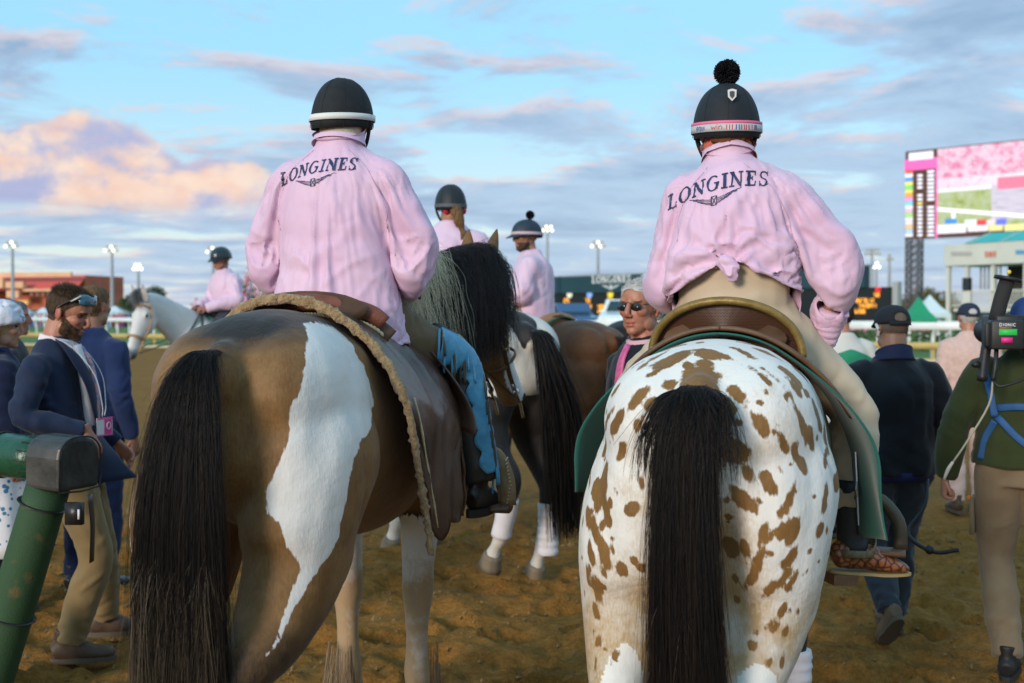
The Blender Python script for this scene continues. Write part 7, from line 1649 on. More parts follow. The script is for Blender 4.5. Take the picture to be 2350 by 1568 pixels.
mane(spotted, black_hair, 2200, [(1.25, 0, 1.57), (1.48, 0, 1.64), (1.74, .02, 1.67), (1.98, .03, 1.67), (2.1, .03, 1.63)], side_r, .24, .0011, 'mane', 14, .02, .02)
ps = thing('leather_saddle', 'brown saddle under the ponytail rider on the pinto', 'saddle', PI_LOC, PI_RZ, scale=1.055); mb = MB(); mb.tube([(.66, 0, 1.60), (.90, 0, 1.56), (1.12, 0, 1.63)], [(.20, .06), (.18, .05), (.14, .07)], up=(0, 0, 1), n=20); mb.build('seat', leather, ps, True)
for side in (-1, 1): me = drape(lambda s: .60 + .2*s, lambda s: 1.12, 0, .5, .03, 1.06, side, 16, 18); solid(link('skirt', me, leather, ps), .012)
def back_rider(label, hloc, hrz, hs, skin, torso_yaw, head_yaw, seed, off=.93, J=None, hand=True, hel=None, **kw):
    f = V((math.cos(hrz), math.sin(hrz), 0)); L_ = V(hloc) + f*off*hs; L_.z = 1.57*hs
    D = dict(pelvis=(0, 0, .10), waist=(-.01, 0, .23), chest=(.01, 0, .41), neck=(.03, 0, .575), head=(.07, 0, .715), sw=.185, hw=.18, Ls=(0, .165, .46), Le=(.04, .28, .23), Lw=(.30, .10, .22), Rs=(0, -.165, .46), Re=(.04, -.28, .23), Rw=(.30, -.08, .24),
             Lh=(.04, .10, .06), Lk=(.34, .32, -.12), La=(.30, .40, -.56), Rh=(.04, -.10, .06), Rk=(.34, -.32, -.12), Ra=(.30, -.40, -.56), head_rot=(head_yaw, 4, 0)); D.update(J or {})
    hs_ = [((D['Lw'], (1, -.3, -.1), (0, .5, .8), 1), dict(curl=(60, 60, 40))), ((D['Rw'], (1, .3, -.1), (0, -.5, .8), -1), dict(curl=(60, 60, 40)))] if hand else None
    P = person(label, L_, hrz + R(torso_yaw), D, skin, jacket=pink_far, trousers=kw.get('tr', denim), shoes=(blackl, blackl), hands=hs_, voxel=.013, hvox=.006, jz=-.02, jo=.045, wr=.009, seed=seed)
    return P
pink_far = mat('nylon_pink_far', (.72, .52, .65), .55, (.68, .47, .61), 5, bump=.2, bscale=18, sheen=.25, bdist=.01); denim = cloth_mat('denim_dark', (.03, .035, .05)); hblk = mat('helmet_plain', (.010, .014, .018), .6)
P3_ = back_rider('rider with brown ponytail and pink lettered jacket on the pinto', PI_LOC, PI_RZ, 1.055, 'tan', -32, 6, 31)
back_print(P3_['jacket'], .0, .33, .30, .0, .015, .045); h3 = helmet(P3_, hblk, .132, .106, .140, -.010, .03)
hb3 = hairm('hair_brown', (.10, .05, .02), (.19, .105, .045)); link('hair_band', band_me(P3_['HM'], .1345, .1085, .0, .022, .03), mat('band_grey', (.08, .09, .1), .7), h3)
HM = P3_['HM']; mb = MB(); mb.tube([HM @ V(p) for p in ((-.09, -.02, -.03), (-.14, -.03, -.06), (-.155, -.045, -.12), (-.145, -.06, -.18), (-.155, -.075, -.24), (-.15, -.09, -.285))], [.03, .036, .036, .022, .034, .010], up=(1, 0, 0), n=16); pm3 = remesh(mb, .006, 2, .5, 'ponytail'); wrinkle(pm3, .008, 22, (1, 1, .35), 4); pt3 = link('ponytail', pm3, hb3, P3_['root'])
for s in (-1, 1): mb = MB(); mb.ball(HM @ V((-.075, -.02 + .055*s, -.045)), (.022, .024, .026)); mb.build('hair_bow', mat('bow_red', (.45, .012, .03), .6), pt3, True)
P4_ = back_rider('rider in profile with pompom cap on the bay horse', BA_LOC, BA_RZ, 1.0, 'tan', 30, 38, 41, off=.90, tr=cloth_mat('breeches_tan', (.3, .2, .1)))
h4 = helmet(P4_, mat('helmet_blue', (.014, .03, .05), .6), .134, .108, .140, .006, .02, peak=.055, pom=((-.05, 0, .175), .036)); link('helmet_stripe', band_me(P4_['HM'], .1375, .1110, .022, .044, .02), mat('stripe_pink', (.55, .42, .47), .7), h4); eyes_for(P4_, brow=hb3)
shell(P4_['head'], P4_['lc'], lambda c: (c[:, 2] < -.045) & (c[:, 2] > -.13) & (c[:, 0] > .0) & ~((np.abs(c[:, 2] + .067) < .010) & (np.abs(c[:, 1]) < .022)), .002, 'beard', hairm('beard_dark', (.05, .028, .018), (.09, .05, .03)), P4_['root'], .001)
P5_ = back_rider('smiling rider in black helmet and pink jacket on the grey horse', GR_LOC, GR_RZ, 1.0, 'ruddy', 0, 8, 51, J=dict(head_rot=(8, 12, 0), Rw=(.33, -.06, .16), Lw=(.33, .10, .14)))
helmet(P5_, mat('helmet_shiny', (.010, .02, .026), .3, coat=.3), .136, .112, .142, .008, .02, peak=.05); eyes_for(P5_, brow=hb3); face_hair(P5_, hairm('hair_straw', (.32, .19, .08), (.42, .27, .12)), off=.012, nape=-.085)
print('T back riders', round(time.time() - _T0, 1))
# ================================================================== people on foot
navy = cloth_mat('suit_navy', (.010, .018, .045), (.013, .024, .058), rough=.8, sheen=.1); khaki = cloth_mat('chino_khaki', (.20, .135, .055), (.235, .165, .075), rough=.85); brownshoe = mat('shoe_brown', (.06, .032, .018), .6, (.09, .055, .03), 20)
solem = mat('sole_rubber', (.10, .075, .05), .8)
# bearded man leaning on the padded gate rail
BM = V((-2.13, 5.42, 0))
PB = person('bearded man in navy blazer with lanyard leaning on the padded gate', BM, R(10), dict(pelvis=(.02, 0, .955), waist=(-.02, 0, 1.10), chest=(-.06, 0, 1.32), neck=(-.045, 0, 1.505), head=(.02, -.005, 1.655), sw=.185, hw=.165, girth=.96, head_rot=(-14, 22, 0), neck_r=.064,
    Rs=(-.09, -.185, 1.40), Re=(-.13, -.265, 1.18), Rw=(.135, -.25, 1.115), Ls=(-.03, .185, 1.40), Le=(.0, .30, 1.16), Lw=(.19, .27, 1.0), Rh=(.03, -.09, .92), Rk=(.15, -.10, .50), Ra=(.03, -.11, .105), Lh=(.03, .09, .92), Lk=(.13, .12, .51), La=(.14, .20, .14), toeR=4, toeL=6), 'ruddy', jacket=navy, trousers=khaki, shoes=(brownshoe, solem), jz=.80, jo=.017, wr=.006, seed=61, voxel=.008, hvox=.0035,
    hands=[(((.145, -.25, 1.105), (.42, .05, -1.0), (.7, -.55, .3), -1), dict(curl=(14, 24, 18), thumb=.3)), (((.2, .27, .99), (.6, -.2, -.7), (.3, .6, .3), 1), {})])
eyes_for(PB, brow=hairm('brow_brown', (.05, .028, .014), (.08, .045, .025)))
face_hair(PB, hairm('hair_dark_brown', (.040, .024, .012), (.075, .045, .024)), line=.062, nape=-.055, off=.0045, nz=.002, sideburn=.02)
shell(PB['head'], PB['lc'], lambda c: (c[:, 2] > .070) & (c[:, 0] > .02) & (c[:, 0] < .090), .012, 'quiff', hairm('hair_dark_brown', (.040, .024, .012), (.075, .045, .024)), PB['root'], .006, 40)
shell(PB['head'], PB['lc'], lambda c: (c[:, 2] < -.020 - .55*np.clip(c[:, 0] - .03, 0, .1)) & (c[:, 2] > -.118 + .5*np.clip(.05 - c[:, 0], 0, .06)) & (c[:, 0] > .012) & ~((np.abs(c[:, 2] + .067) < .010) & (np.abs(c[:, 1]) < .021) & (c[:, 0] > .07)) & (np.abs(c[:, 1]) < .0745), .002, 'beard', hairm('beard_brown', (.045, .022, .010), (.10, .055, .026)), PB['root'], .002, 90)
strands(PB, scalp(.062, -.05), lambda c: .006 + .022*float(smoothstep(.05, .09, np.array([c[2]]))[0]), hair_mat('strand_brown', [(0, (.03, .018, .01)), (1, (.09, .055, .03))]), 4200, (-.3, 0, .0), .9, seed=3)
strands(PB, lambda c: (c[:, 2] < -.028 - .55*np.clip(c[:, 0] - .03, 0, .1)) & (c[:, 2] > -.112 + .5*np.clip(.05 - c[:, 0], 0, .06)) & (c[:, 0] > .012) & (np.abs(c[:, 1]) < .072) & ~((np.abs(c[:, 2] + .067) < .010) & (np.abs(c[:, 1]) < .021)), .0055, hair_mat('strand_beard', [(0, (.035, .016, .008)), (1, (.13, .07, .03))]), 2600, (.1, 0, -.6), .8, 'beard_strands', 4)
HM = PB['HM']
def gl(name, build, m, par): mb = MB(); build(mb); return mb.build(name, m, par, True)
sgl = gl('sunglasses', lambda mb: mb.tube([HM @ V(p) for p in ((.055, .072, .088), (.080, .05, .094), (.092, 0, .092), (.080, -.05, .094), (.055, -.072, .088))], [(.022, .006), (.026, .006), (.020, .006), (.026, .006), (.022, .006)], up=tuple(HM.to_3x3() @ V((1, 0, .4))), n=12), mat('lens_teal', (.03, .10, .15), .12, (.05, .16, .22), 8, coat=.5), PB['root'])
for s in (-1, 1):
    gl('temple_arm', lambda mb: mb.tube([HM @ V(p) for p in ((.052, .078*s, .090), (.03, .085*s, .075), (.0, .086*s, .045), (-.022, .083*s, .014))], [(.004, .011), (.004, .010), (.004, .006), (.004, .005)], up=tuple(HM.to_3x3() @ V((0, 1, 0))), n=10), mat('frame_black', (.02, .02, .022), .4), sgl)
    gl('frame_accent', lambda mb: mb.tube([HM @ V(p) for p in ((.062, .081*s, .108), (.05, .085*s, .090), (.028, .088*s, .068))], [(.003, .008), (.004, .012), (.003, .005)], up=tuple(HM.to_3x3() @ V((0, 1, 0))), n=10), mat('frame_white', (.75, .78, .8), .4), sgl)
shirt = mat('shirt_white', (.72, .66, .68), .8)
gl('shirt', lambda mb: mb.tube([V((-.04, 0, 1.48)), V((-.035, 0, 1.515)), V((-.03, 0, 1.538))], [(.090, .090), (.084, .086), (.081, .084)], up=(1, 0, 0), n=26), shirt, PB['root'])
gl('shirt_front', lambda mb: mb.tube([V((.055, -.01, 1.50)), V((.085, -.01, 1.40)), V((.105, 0, 1.25)), V((.11, 0, 1.08))], [(.045, .02), (.07, .028), (.06, .03), (.03, .03)], up=(1, 0, 0), n=16), shirt, PB['root'])
tiem = mat('tie_floral', (.62, .28, .24), .6, (.12, .22, .42), 60, lo=.45, hi=.55); gl('tie', lambda mb: mb.tube([V((.075, -.01, 1.49)), V((.125, -.02, 1.40)), V((.150, -.015, 1.25)), V((.150, -.01, 1.10))], [(.016, .012), (.022, .010), (.032, .008), (.036, .006)], up=(1, 0, 0), n=10), tiem, PB['root'])
for s in (1, -1): gl('lapel', lambda mb: mb.tube([V((-.02, -.085*s*.9, 1.53)), V((.06, -.105*s, 1.45)), V((.125, -.085*s, 1.32)), V((.150, -.05*s, 1.14))], [(.018, .007), (.040, .008), (.040, .008), (.012, .006)], up=(1, .3*-s, 0), n=12), navy, PB['jacket'])
# flap of the open blazer blown forward
vs = []; fs = []
for i in range(13):
    for j in range(9):
        u, v = i/12, j/8; vs.append((.13 + .02*math.sin(v*4) + (.20*u)*(v**1.6), -.06 + .16*u - .03*v, 1.12 - .28*v + .06*u*v - .05*u))
fs = [(i*9 + j, i*9 + j + 1, (i+1)*9 + j + 1, (i+1)*9 + j) for i in range(12) for j in range(8)]
fme = bpy.data.meshes.new('flap'); fme.from_pydata(vs, [], fs); fme.polygons.foreach_set('use_smooth', [True]*len(fs)); solid(link('jacket_flap', fme, navy, PB['jacket']), .008)
lan = thing('lanyard', 'white lanyard with pink pass on the bearded man', 'lanyard', BM, R(10)); cordm = mat('cord_white', (.75, .74, .76), .7)
for s in (1, -1):
    gl('cord', lambda mb: mb.tube([V((-.045, -.085*s, 1.545)), V((.06, -.10*s, 1.485)), V((.155, -.085*s - .03, 1.36)), V((.185, -.045*s - .06, 1.22)), V((.185, -.030*s - .075, 1.165))], (.0055, .002), up=(1, 0, 0), n=8, k=6), cordm, lan)
RB = Matrix.Rotation(R(-38), 3, 'Z')
def card(name, y0, y1, z0, z1, m, dx_): mb = MB(); mb.box(V((.19, -.078, 1.115)) + RB @ V((dx_, (y0 + y1)/2, (z0 + z1)/2)), (.003, y1 - y0, z1 - z0), RB); return mb.build(name, m, lan)
card('pass_card', -.047, .047, -.042, .042, mat('pass_white', (.75, .70, .74), .5), 0); card('pass_panel', -.002, .041, -.034, .034, mat('pass_pink', (.72, .05, .28), .5), .003)
for k in range(8):
    for zz in (-.040, .040): card('pass_dot', -.046 + k*.0125, -.039 + k*.0125, zz - .004, zz + .004, mat('pass_pink', (.72, .05, .28), .5), .003)
mb = MB(); mb.tube([V((.19, -.078, 1.115)) + RB @ V((.006, .020 + .011*math.cos(a), .004 + .016*math.sin(a))) for a in np.linspace(0, 6.283, 16)], .0022, up=tuple(RB @ V((1, 0, 0))), n=6, k=2); mb.build('pass_letter', cordm, lan)
# padded green gate end
pad = mat('pad_green', (.008, .055, .026), .32, (.012, .075, .036), 20, bump=.5, bscale=55, bdist=.006, spec=.5); padm = mat('pad_green_matte', (.024, .068, .024), .75, (.10, .085, .025), 11, bump=.6, bscale=160, bdist=.004, lo=.60, hi=.70, detail=8); padk = mat('pad_black', (.026, .026, .025), .42, (.085, .080, .068), 6, lo=.45, hi=.75, detail=8, bump=.35, bscale=40, bdist=.006)
G0 = V((-1.87, 4.72, 0)); gate = thing('padded_gate', 'green padded barrier arm with black end cap under the man in blazer', 'gate', G0)
ax = V((.88, -.42, -.03)).normalized(); c0 = V((0, 0, 1.035))
gl('rail_pad', lambda mb: mb.tube([c0 - ax*.09, c0 - ax*.5, c0 - ax*1.2, c0 - ax*2.4], [.093, .095, .094, .096], up=(0, 0, 1), n=28), pad, gate)
sd_ = V((0, 0, 1)).cross(ax).normalized(); zz_ = ax.cross(sd_)
prof = [(-.118, -.12), (.118, -.12), (.122, .03), (.112, .075), (.085, .105), (.04, .122), (-.04, .122), (-.085, .105), (-.112, .075), (-.122, .03)]
mb = MB(); mb.prism(prof, lambda p, q: c0 + sd_*p[0]*.9 + zz_*p[1]*.9 + ax*(-.10 + .20*q)); cp = mb.build('end_cap', padk, gate); bvm = cp.modifiers.new('b', 'BEVEL'); bvm.width = .018; bvm.segments = 3
mb = MB(); mb.tube([c0 + sd_*p[0]*.9 + zz_*p[1]*.9 + ax*.099 for p in prof + prof[:1]], .004, up=tuple(ax), n=6, k=2); mb.build('cap_piping', mat('piping_black', (.015, .015, .015), .5), gate, True)
for k in range(14):
    a = 2*math.pi*k/14; q = sd_*math.cos(a)*.096 + zz_*math.sin(a)*.096; mb = MB(); mb.bar(c0 - ax*.105 + q, c0 - ax*.17 + q*1.01, .004); mb.build('cut_tab', mat('piping_black', (.015, .015, .015), .5), gate)
gl('cable_tie', lambda mb: mb.tube([c0 - ax*.34 + (sd_*math.cos(a) + zz_*math.sin(a))*.098 for a in np.linspace(0, 6.2832, 28)], .004, up=tuple(ax), n=6, k=1), mat('piping_black', (.015, .015, .015), .5), gate)
L0, L1 = V((-.06, .0, .93)), V((-.40, .06, -.12)); gl('brace_pad', lambda mb: mb.tube([L0, L0.lerp(L1, .35), L0.lerp(L1, .7), L1], [.088, .091, .090, .087], up=(1, 0, 0), n=28), padm, gate)
ld = (L1 - L0).normalized(); lu = ld.cross(V((0, 1, 0))).normalized(); lw = ld.cross(lu)
for f in (.07, .52): gl('strap', lambda mb: mb.tube([L0.lerp(L1, f) + (lu*math.cos(a) + lw*math.sin(a))*.094 for a in np.linspace(0, 6.2832, 28)], (.012, .004), up=tuple(ld), n=8, k=1), blackl, gate)
gl('post', lambda mb: mb.tube([V((-.42, .10, -.05)), V((-.42, .10, .32)), V((-.43, .10, .40))], [.07, .07, .05], up=(1, 0, 0), n=16), mat('post_weathered', (.10, .095, .05), .9, (.06, .055, .03), 6, bump=.6), gate)
gl('buckle', lambda mb: mb.box(V((.075, -.07, .83)), (.07, .03, .09)), blackl, gate); gl('hanging_strap', lambda mb: mb.tube([V((.12, -.02, .90)), V((.13, -.02, .78)), V((.125, -.02, .62))], (.028, .004), up=(1, 0, 0), n=8), blackl, gate); gl('buckle_tab', lambda mb: mb.box(V((.10, -.09, .83)), (.008, .006, .04)), cordm, gate)
# second man in navy behind him, seen from the back
PN = person('man in bright navy suit standing behind the bearded man', (-2.50, 6.75, 0), R(70), dict(head_rot=(0, 0, 0), Ra=(-.02, -.10, .09)), 'tan', jacket=cloth_mat('suit_blue', (.010, .024, .085), (.014, .03, .10)), trousers=cloth_mat('suit_blue_legs', (.010, .022, .075)), shoes=(blackl, solem), jz=.78, voxel=.011, hvox=.007, scale=1.03, seed=71, hands=[(((.06, -.25, .89), (.1, 0, -1), (0, -1, .1), -1), {})]); face_hair(PN, hb3)
# woman at the left edge
PW_ = person('woman in white patterned hat and navy coat at the left edge', (-2.86, 6.30, 0), R(35), dict(pelvis=(0, 0, .93), neck=(0, 0, 1.43), chest=(0, 0, 1.27), waist=(0, 0, 1.06), head=(.03, 0, 1.575), Ls=(0, .15, 1.34), Rs=(0, -.15, 1.34), Le=(-.02, .21, 1.1), Re=(-.02, -.21, 1.1), sw=.17, head_rot=(-12, 4, 0), Lh=(0, .08, .9), Rh=(0, -.08, .9)), 'fair', jacket=cloth_mat('coat_navy', (.008, .014, .045)), shoes=(mat('boot_navy', (.008, .016, .03), .5), solem), jz=.80, jo=.035, voxel=.010, hvox=.006, seed=81, hands=[(((.06, -.22, .86), (.1, 0, -1), (0, -1, .1), -1), {})])
eyes_for(PW_, brow=hairm('brow_fair', (.25, .16, .08), (.3, .2, .1))); blond = hairm('hair_blond', (.42, .26, .10), (.55, .38, .18)); HM = PW_['HM']
mb = MB(); mb.ball(HM @ V((-.02, 0, .02)), (.106, .092, .095)); [mb.tube([HM @ V((-.04, .085*s, .02)), HM @ V((-.03, .098*s, -.08)), HM @ V((-.01, .09*s, -.17))], [.03, .032, .012], up=(1, 0, 0), n=12) for s in (-1, 1)]; hw_ = remesh(mb, .007, 3, .5, 'hair'); wrinkle(hw_, .006, 20, (1, 1, .3), 3); cut(hw_, (lambda c: ~((c[:, 0] > .055) & (np.abs(c[:, 1]) < .07)))(getco(hw_) @ np.array(HM.inverted())[:3, :3].T + np.array(HM.inverted())[:3, 3])); link('hair', hw_, blond, PW_['root'])
hm_ = crown_me(HM, .128, .115, .155, .035, .05); wrinkle(hm_, .012, 14, (1, 1, 1), 4); solid(link('hat', hm_, mat('hat_white', (.68, .68, .74), .8, (.10, .11, .2), 26, lo=.60, hi=.66, bump=.6, bscale=50), PW_['root']), .006)
mb = MB(); mb.tube([V((0, 0, 1.0)), V((0, 0, .85)), V((.02, 0, .6)), V((.03, 0, .34))], [(.16, .13), (.19, .16), (.24, .21), (.29, .26)], up=(1, 0, 0), n=40, cap=False); sk = mb.me('skirt', True); co = getco(sk); no = getno(sk); an = np.arctan2(co[:, 1], co[:, 0]); setco(sk, co + no*(.018*np.sin(an*11)*smoothstep(.95, .4, co[:, 2]))[:, None])
def floral():
    m = bpy.data.materials.new('skirt_floral'); m.use_nodes = True; t = m.node_tree; N = t.nodes; L = t.links; b = N['Principled BSDF']; tcn = N.new('ShaderNodeTexCoord'); v = N.new('ShaderNodeTexVoronoi'); v.inputs['Scale'].default_value = 26; n = N.new('ShaderNodeTexNoise'); n.inputs['Scale'].default_value = 6
    L.new(tcn.outputs['Object'], v.inputs[0]); L.new(tcn.outputs['Object'], n.inputs[0]); a = N.new('ShaderNodeMath'); a.operation = 'MULTIPLY_ADD'; L.new(n.outputs['Fac'], a.inputs[0]); a.inputs[1].default_value = -.9; L.new(v.outputs['Distance'], a.inputs[2]); mr = N.new('ShaderNodeMapRange'); mr.inputs[1].default_value = -.20; mr.inputs[2].default_value = -.16; L.new(a.outputs[0], mr.inputs[0])
    mx = N.new('ShaderNodeMix'); mx.data_type = 'RGBA'; mx.inputs[6].default_value = (.04, .16, .30, 1); mx.inputs[7].default_value = (.66, .66, .68, 1); L.new(mr.outputs[0], mx.inputs[0]); L.new(mx.outputs[2], b.inputs['Base Color']); b.inputs['Roughness'].default_value = .85; return m
solid(link('skirt', sk, floral(), PW_['root']), .003)
for s in 'LR': A_ = V(PW_['J'][s + 'a']); gl('boot_shaft', lambda mb: mb.tube([A_ + V((0, 0, -.02)), A_ + V((.005, 0, .12)), A_ + V((.01, 0, .26))], [.052, .058, .066], up=(1, 0, 0), n=16), MATS['boot_navy'], PW_['root'])
gl('denim_collar', lambda mb: mb.tube([V((-.01, 0, 1.36)), V((-.01, 0, 1.44)), V((.0, 0, 1.47))], [(.13, .12), (.085, .085), (.09, .09)], up=(1, 0, 0), n=20), cloth_mat('denim_blue', (.03, .08, .22)), PW_['root'])
for k in range(2):
    gl('coat_emblem', lambda mb: mb.tube([V((-.172 - .002*k, -.135 - .018*k, 1.16)), V((-.172, -.135 - .018*k, 1.135)), V((-.168, -.148 - .018*k, 1.135))], .0035, up=(1, 0, 0), n=6), cordm, PW_['root'])
PE = person('man with dark hair half hidden behind the hat of the woman', (-3.32, 7.5, 0), R(20), {}, 'ruddy', jacket=cloth_mat('suit_charcoal', (.03, .032, .04)), trousers=denim, shoes=(blackl, solem), jz=.8, voxel=.014, hvox=.007, scale=.985, seed=91, hands=[(((.06, -.25, .89), (.1, 0, -1), (0, -1, .1), -1), {})]); face_hair(PE, hairm('hair_grey', (.10, .10, .11), (.2, .2, .21)))
# older man in sunglasses behind the spotted horse
PO = person('white-haired man in sunglasses and pink tie between the two horses', (.585, 4.95, 0), R(-150), dict(head_rot=(22, 2, 0), neck_r=.062, girth=1.08), 'ruddy', jacket=cloth_mat('blazer_black', (.008, .011, .018)), trousers=denim, shoes=(blackl, solem), voxel=.010, hvox=.0035, scale=1.02, jz=.8, seed=101, hands=[(((.06, -.25, .89), (.1, 0, -1), (0, -1, .1), -1), {}), (((.06, .25, .89), (.1, 0, -1), (0, 1, .1), 1), {})])
whair = hairm('hair_white', (.42, .41, .38), (.56, .55, .52)); face_hair(PO, whair, line=.066, nape=-.06, off=.004, nz=.002, sideburn=.015); strands(PO, scalp(.066, -.055), .030, hair_mat('strand_white', [(0, (.38, .36, .32)), (1, (.62, .60, .56))]), 4200, (-.75, .15, -.25), .45, seed=5); eyes_for(PO); HM = PO['HM']
lensd = mat('lens_dark', (.02, .018, .016), .12, coat=.4); wire = mat('frame_wire', (.12, .10, .08), .35, metal=.8)
og = gl('sunglasses', lambda mb: mb.tube([HM @ V((.098, -.014, .018)), HM @ V((.101, 0, .022)), HM @ V((.098, .014, .018))], .0022, n=8), wire, PO['root'])
for s in (-1, 1):
    lp = [(.012*0 + .034*s + .025*math.cos(a)*(1.0), .006 + .017*math.sin(a) - .004*abs(math.cos(a))) for a in np.linspace(0, 2*math.pi, 18)[:-1]]
    gl('lens', lambda mb: mb.prism(lp if s > 0 else lp[::-1], lambda p, q: HM @ V((.094 - .35*(abs(p[0]))**1.6 + .003*q, p[0], p[1]))), lensd, og)
    gl('temple_arm', lambda mb: mb.tube([HM @ V(p) for p in ((.082, .060*s, .014), (.05, .078*s, .014), (.0, .085*s, .010))], (.0018, .0028), n=8), wire, og)
gl('shirt', lambda mb: mb.tube([V((.0, 0, 1.45)), V((.002, 0, 1.49)), V((.006, 0, 1.515))], [(.095, .092), (.086, .088), (.080, .083)], up=(1, 0, 0), n=26), mat('shirt_pink', (.66, .40, .46), .8), PO['root'])
gl('shirt_front', lambda mb: mb.tube([V((.070, 0, 1.48)), V((.098, 0, 1.38)), V((.115, 0, 1.22))], [(.04, .018), (.052, .026), (.035, .026)], up=(1, 0, 0), n=16), MATS['shirt_pink'], PO['root']); gl('tie', lambda mb: mb.tube([V((.096, 0, 1.485)), V((.135, 0, 1.40)), V((.155, 0, 1.22))], [(.018, .012), (.024, .010), (.036, .008)], up=(1, 0, 0), n=10), mat('tie_pink', (.62, .14, .32), .5, (.5, .08, .24), 40), PO['root'])
for s in (1, -1): gl('lapel', lambda mb: mb.tube([V((.02, .088*s, 1.52)), V((.09, .10*s, 1.42)), V((.145, .075*s, 1.28)), V((.16, .03*s, 1.12))], [(.018, .006), (.038, .007), (.036, .007), (.012, .005)], up=(1, .3*s, 0), n=12), MATS['blazer_black'], PO['jacket'])
gl('pocket_badge', lambda mb: mb.ball((.150, .105, 1.21), (.006, .022, .022)), mat('badge_gold', (.45, .30, .08), .5), PO['jacket']); gl('name_tag', lambda mb: mb.box((.152, .16, 1.205), (.004, .05, .012), Matrix.Rotation(R(25), 3, 'Z')), cordm, PO['jacket'])
# man in black jacket and cap walking away
PC = person('man in black cap and black jacket walking away on the right', (1.93, 5.75, 0), R(94), dict(Rs=(0, -.178, 1.40), Re=(-.06, -.29, 1.14), Rw=(.12, -.27, .98), Ls=(0, .178, 1.40), Le=(.0, .26, 1.13), Lw=(.2, .2, 1.05), sw=.20, hw=.178, girth=1.1, Lk=(.03, .10, .50), La=(-.20, .09, .20), pitchL=42, Rk=(.10, -.09, .50), Ra=(.18, -.09, .09), head_rot=(4, 6, 0), neck_r=.068), 'tan', jacket=cloth_mat('jacket_black', (.008, .010, .016), rough=.75), trousers=cloth_mat('jeans_slate', (.028, .038, .052), (.05, .062, .08), scale=4), shoes=(mat('shoe_tan', (.14, .10, .06), .8), solem), jz=.88, jo=.034, wr=.008, seed=111, scale=.958, voxel=.009, hands=[(((.13, -.25, .99), (.8, .4, -.4), (0, -1, .2), -1), {})])
cap(PC, mat('cap_black', (.010, .012, .017), .85, bump=.2, bscale=200)); face_hair(PC, hairm('hair_stubble', (.16, .11, .08), (.2, .14, .1)), nape=-.035, off=.0015, nz=0); HM = PC['HM']
gl('earpiece', lambda mb: mb.tube([HM @ V(p) for p in ((-.01, .090, .02), (-.035, .092, -.01), (-.02, .088, -.045))], .008, n=10), mat('earpiece_white', (.7, .7, .68), .5), PC['root']); gl('jacket_collar', lambda mb: mb.tube([V((-.01, 0, 1.475)), V((-.005, 0, 1.512)), V((.0, 0, 1.525))], [(.105, .10), (.094, .094), (.097, .097)], up=(1, 0, 0), n=24), mat('collar_navy', (.008, .014, .06), .8), PC['root']); gl('shirt_tail', lambda mb: mb.tube([V((0, 0, .90)), V((0, 0, .85))], [(.215, .165), (.212, .163)], up=(1, 0, 0), n=26, k=1), mat('shirt_navy', (.008, .010, .07), .8), PC['root'])
# man in white and green jacket
PG = person('man with short dark hair in white and green jacket beyond the rider arm', (2.47, 8.5, 0), R(100), {}, 'ruddy', jacket=mat('jacket_white', (.6, .58, .52), .8), trousers=denim, shoes=(blackl, solem), voxel=.013, hvox=.006, jz=.85, seed=121, jo=.04, scale=.99, hands=[(((.06, -.25, .89), (.1, 0, -1), (0, -1, .1), -1), {})]); strands(PG, scalp(.06, -.045), .014, black_hair, 2600, (-.3, 0, -.2), .8, seed=6); face_hair(PG, hairm('hair_black_brown', (.025, .017, .012), (.05, .034, .024)), off=.006, nape=-.05)
gj = PG['jacket'].data.copy(); co = getco(gj); no = getno(gj); setco(gj, co + no*.004); cut(gj, (co[:, 2] < 1.41 - .35*np.abs(co[:, 1])) & (co[:, 2] > 1.0)); link('green_panel', gj, mat('panel_green', (.01, .24, .12), .7), PG['jacket'])
# man in pale pink suit
PP2 = person('man in pale pink suit and navy cap standing with his back turned', (3.80, 9.45, 0), R(88), dict(girth=1.12, sw=.205), 'ruddy', jacket=cloth_mat('seersucker_pink', (.62, .44, .38), (.56, .38, .33), scale=30), trousers=cloth_mat('seersucker_legs', (.62, .46, .40)), shoes=(brownshoe, solem), voxel=.013, hvox=.006, jz=.80, seed=131, jo=.035, scale=.985, hands=[(((.06, -.25, .89), (.1, 0, -1), (0, -1, .1), -1), {}), (((.06, .25, .89), (.1, 0, -1), (0, 1, .1), 1), {})]); cap(PP2, mat('cap_navy', (.012, .02, .045), .85)); face_hair(PP2, whair, nape=-.05, off=.003, nz=.001)
print('T people', round(time.time() - _T0, 1))
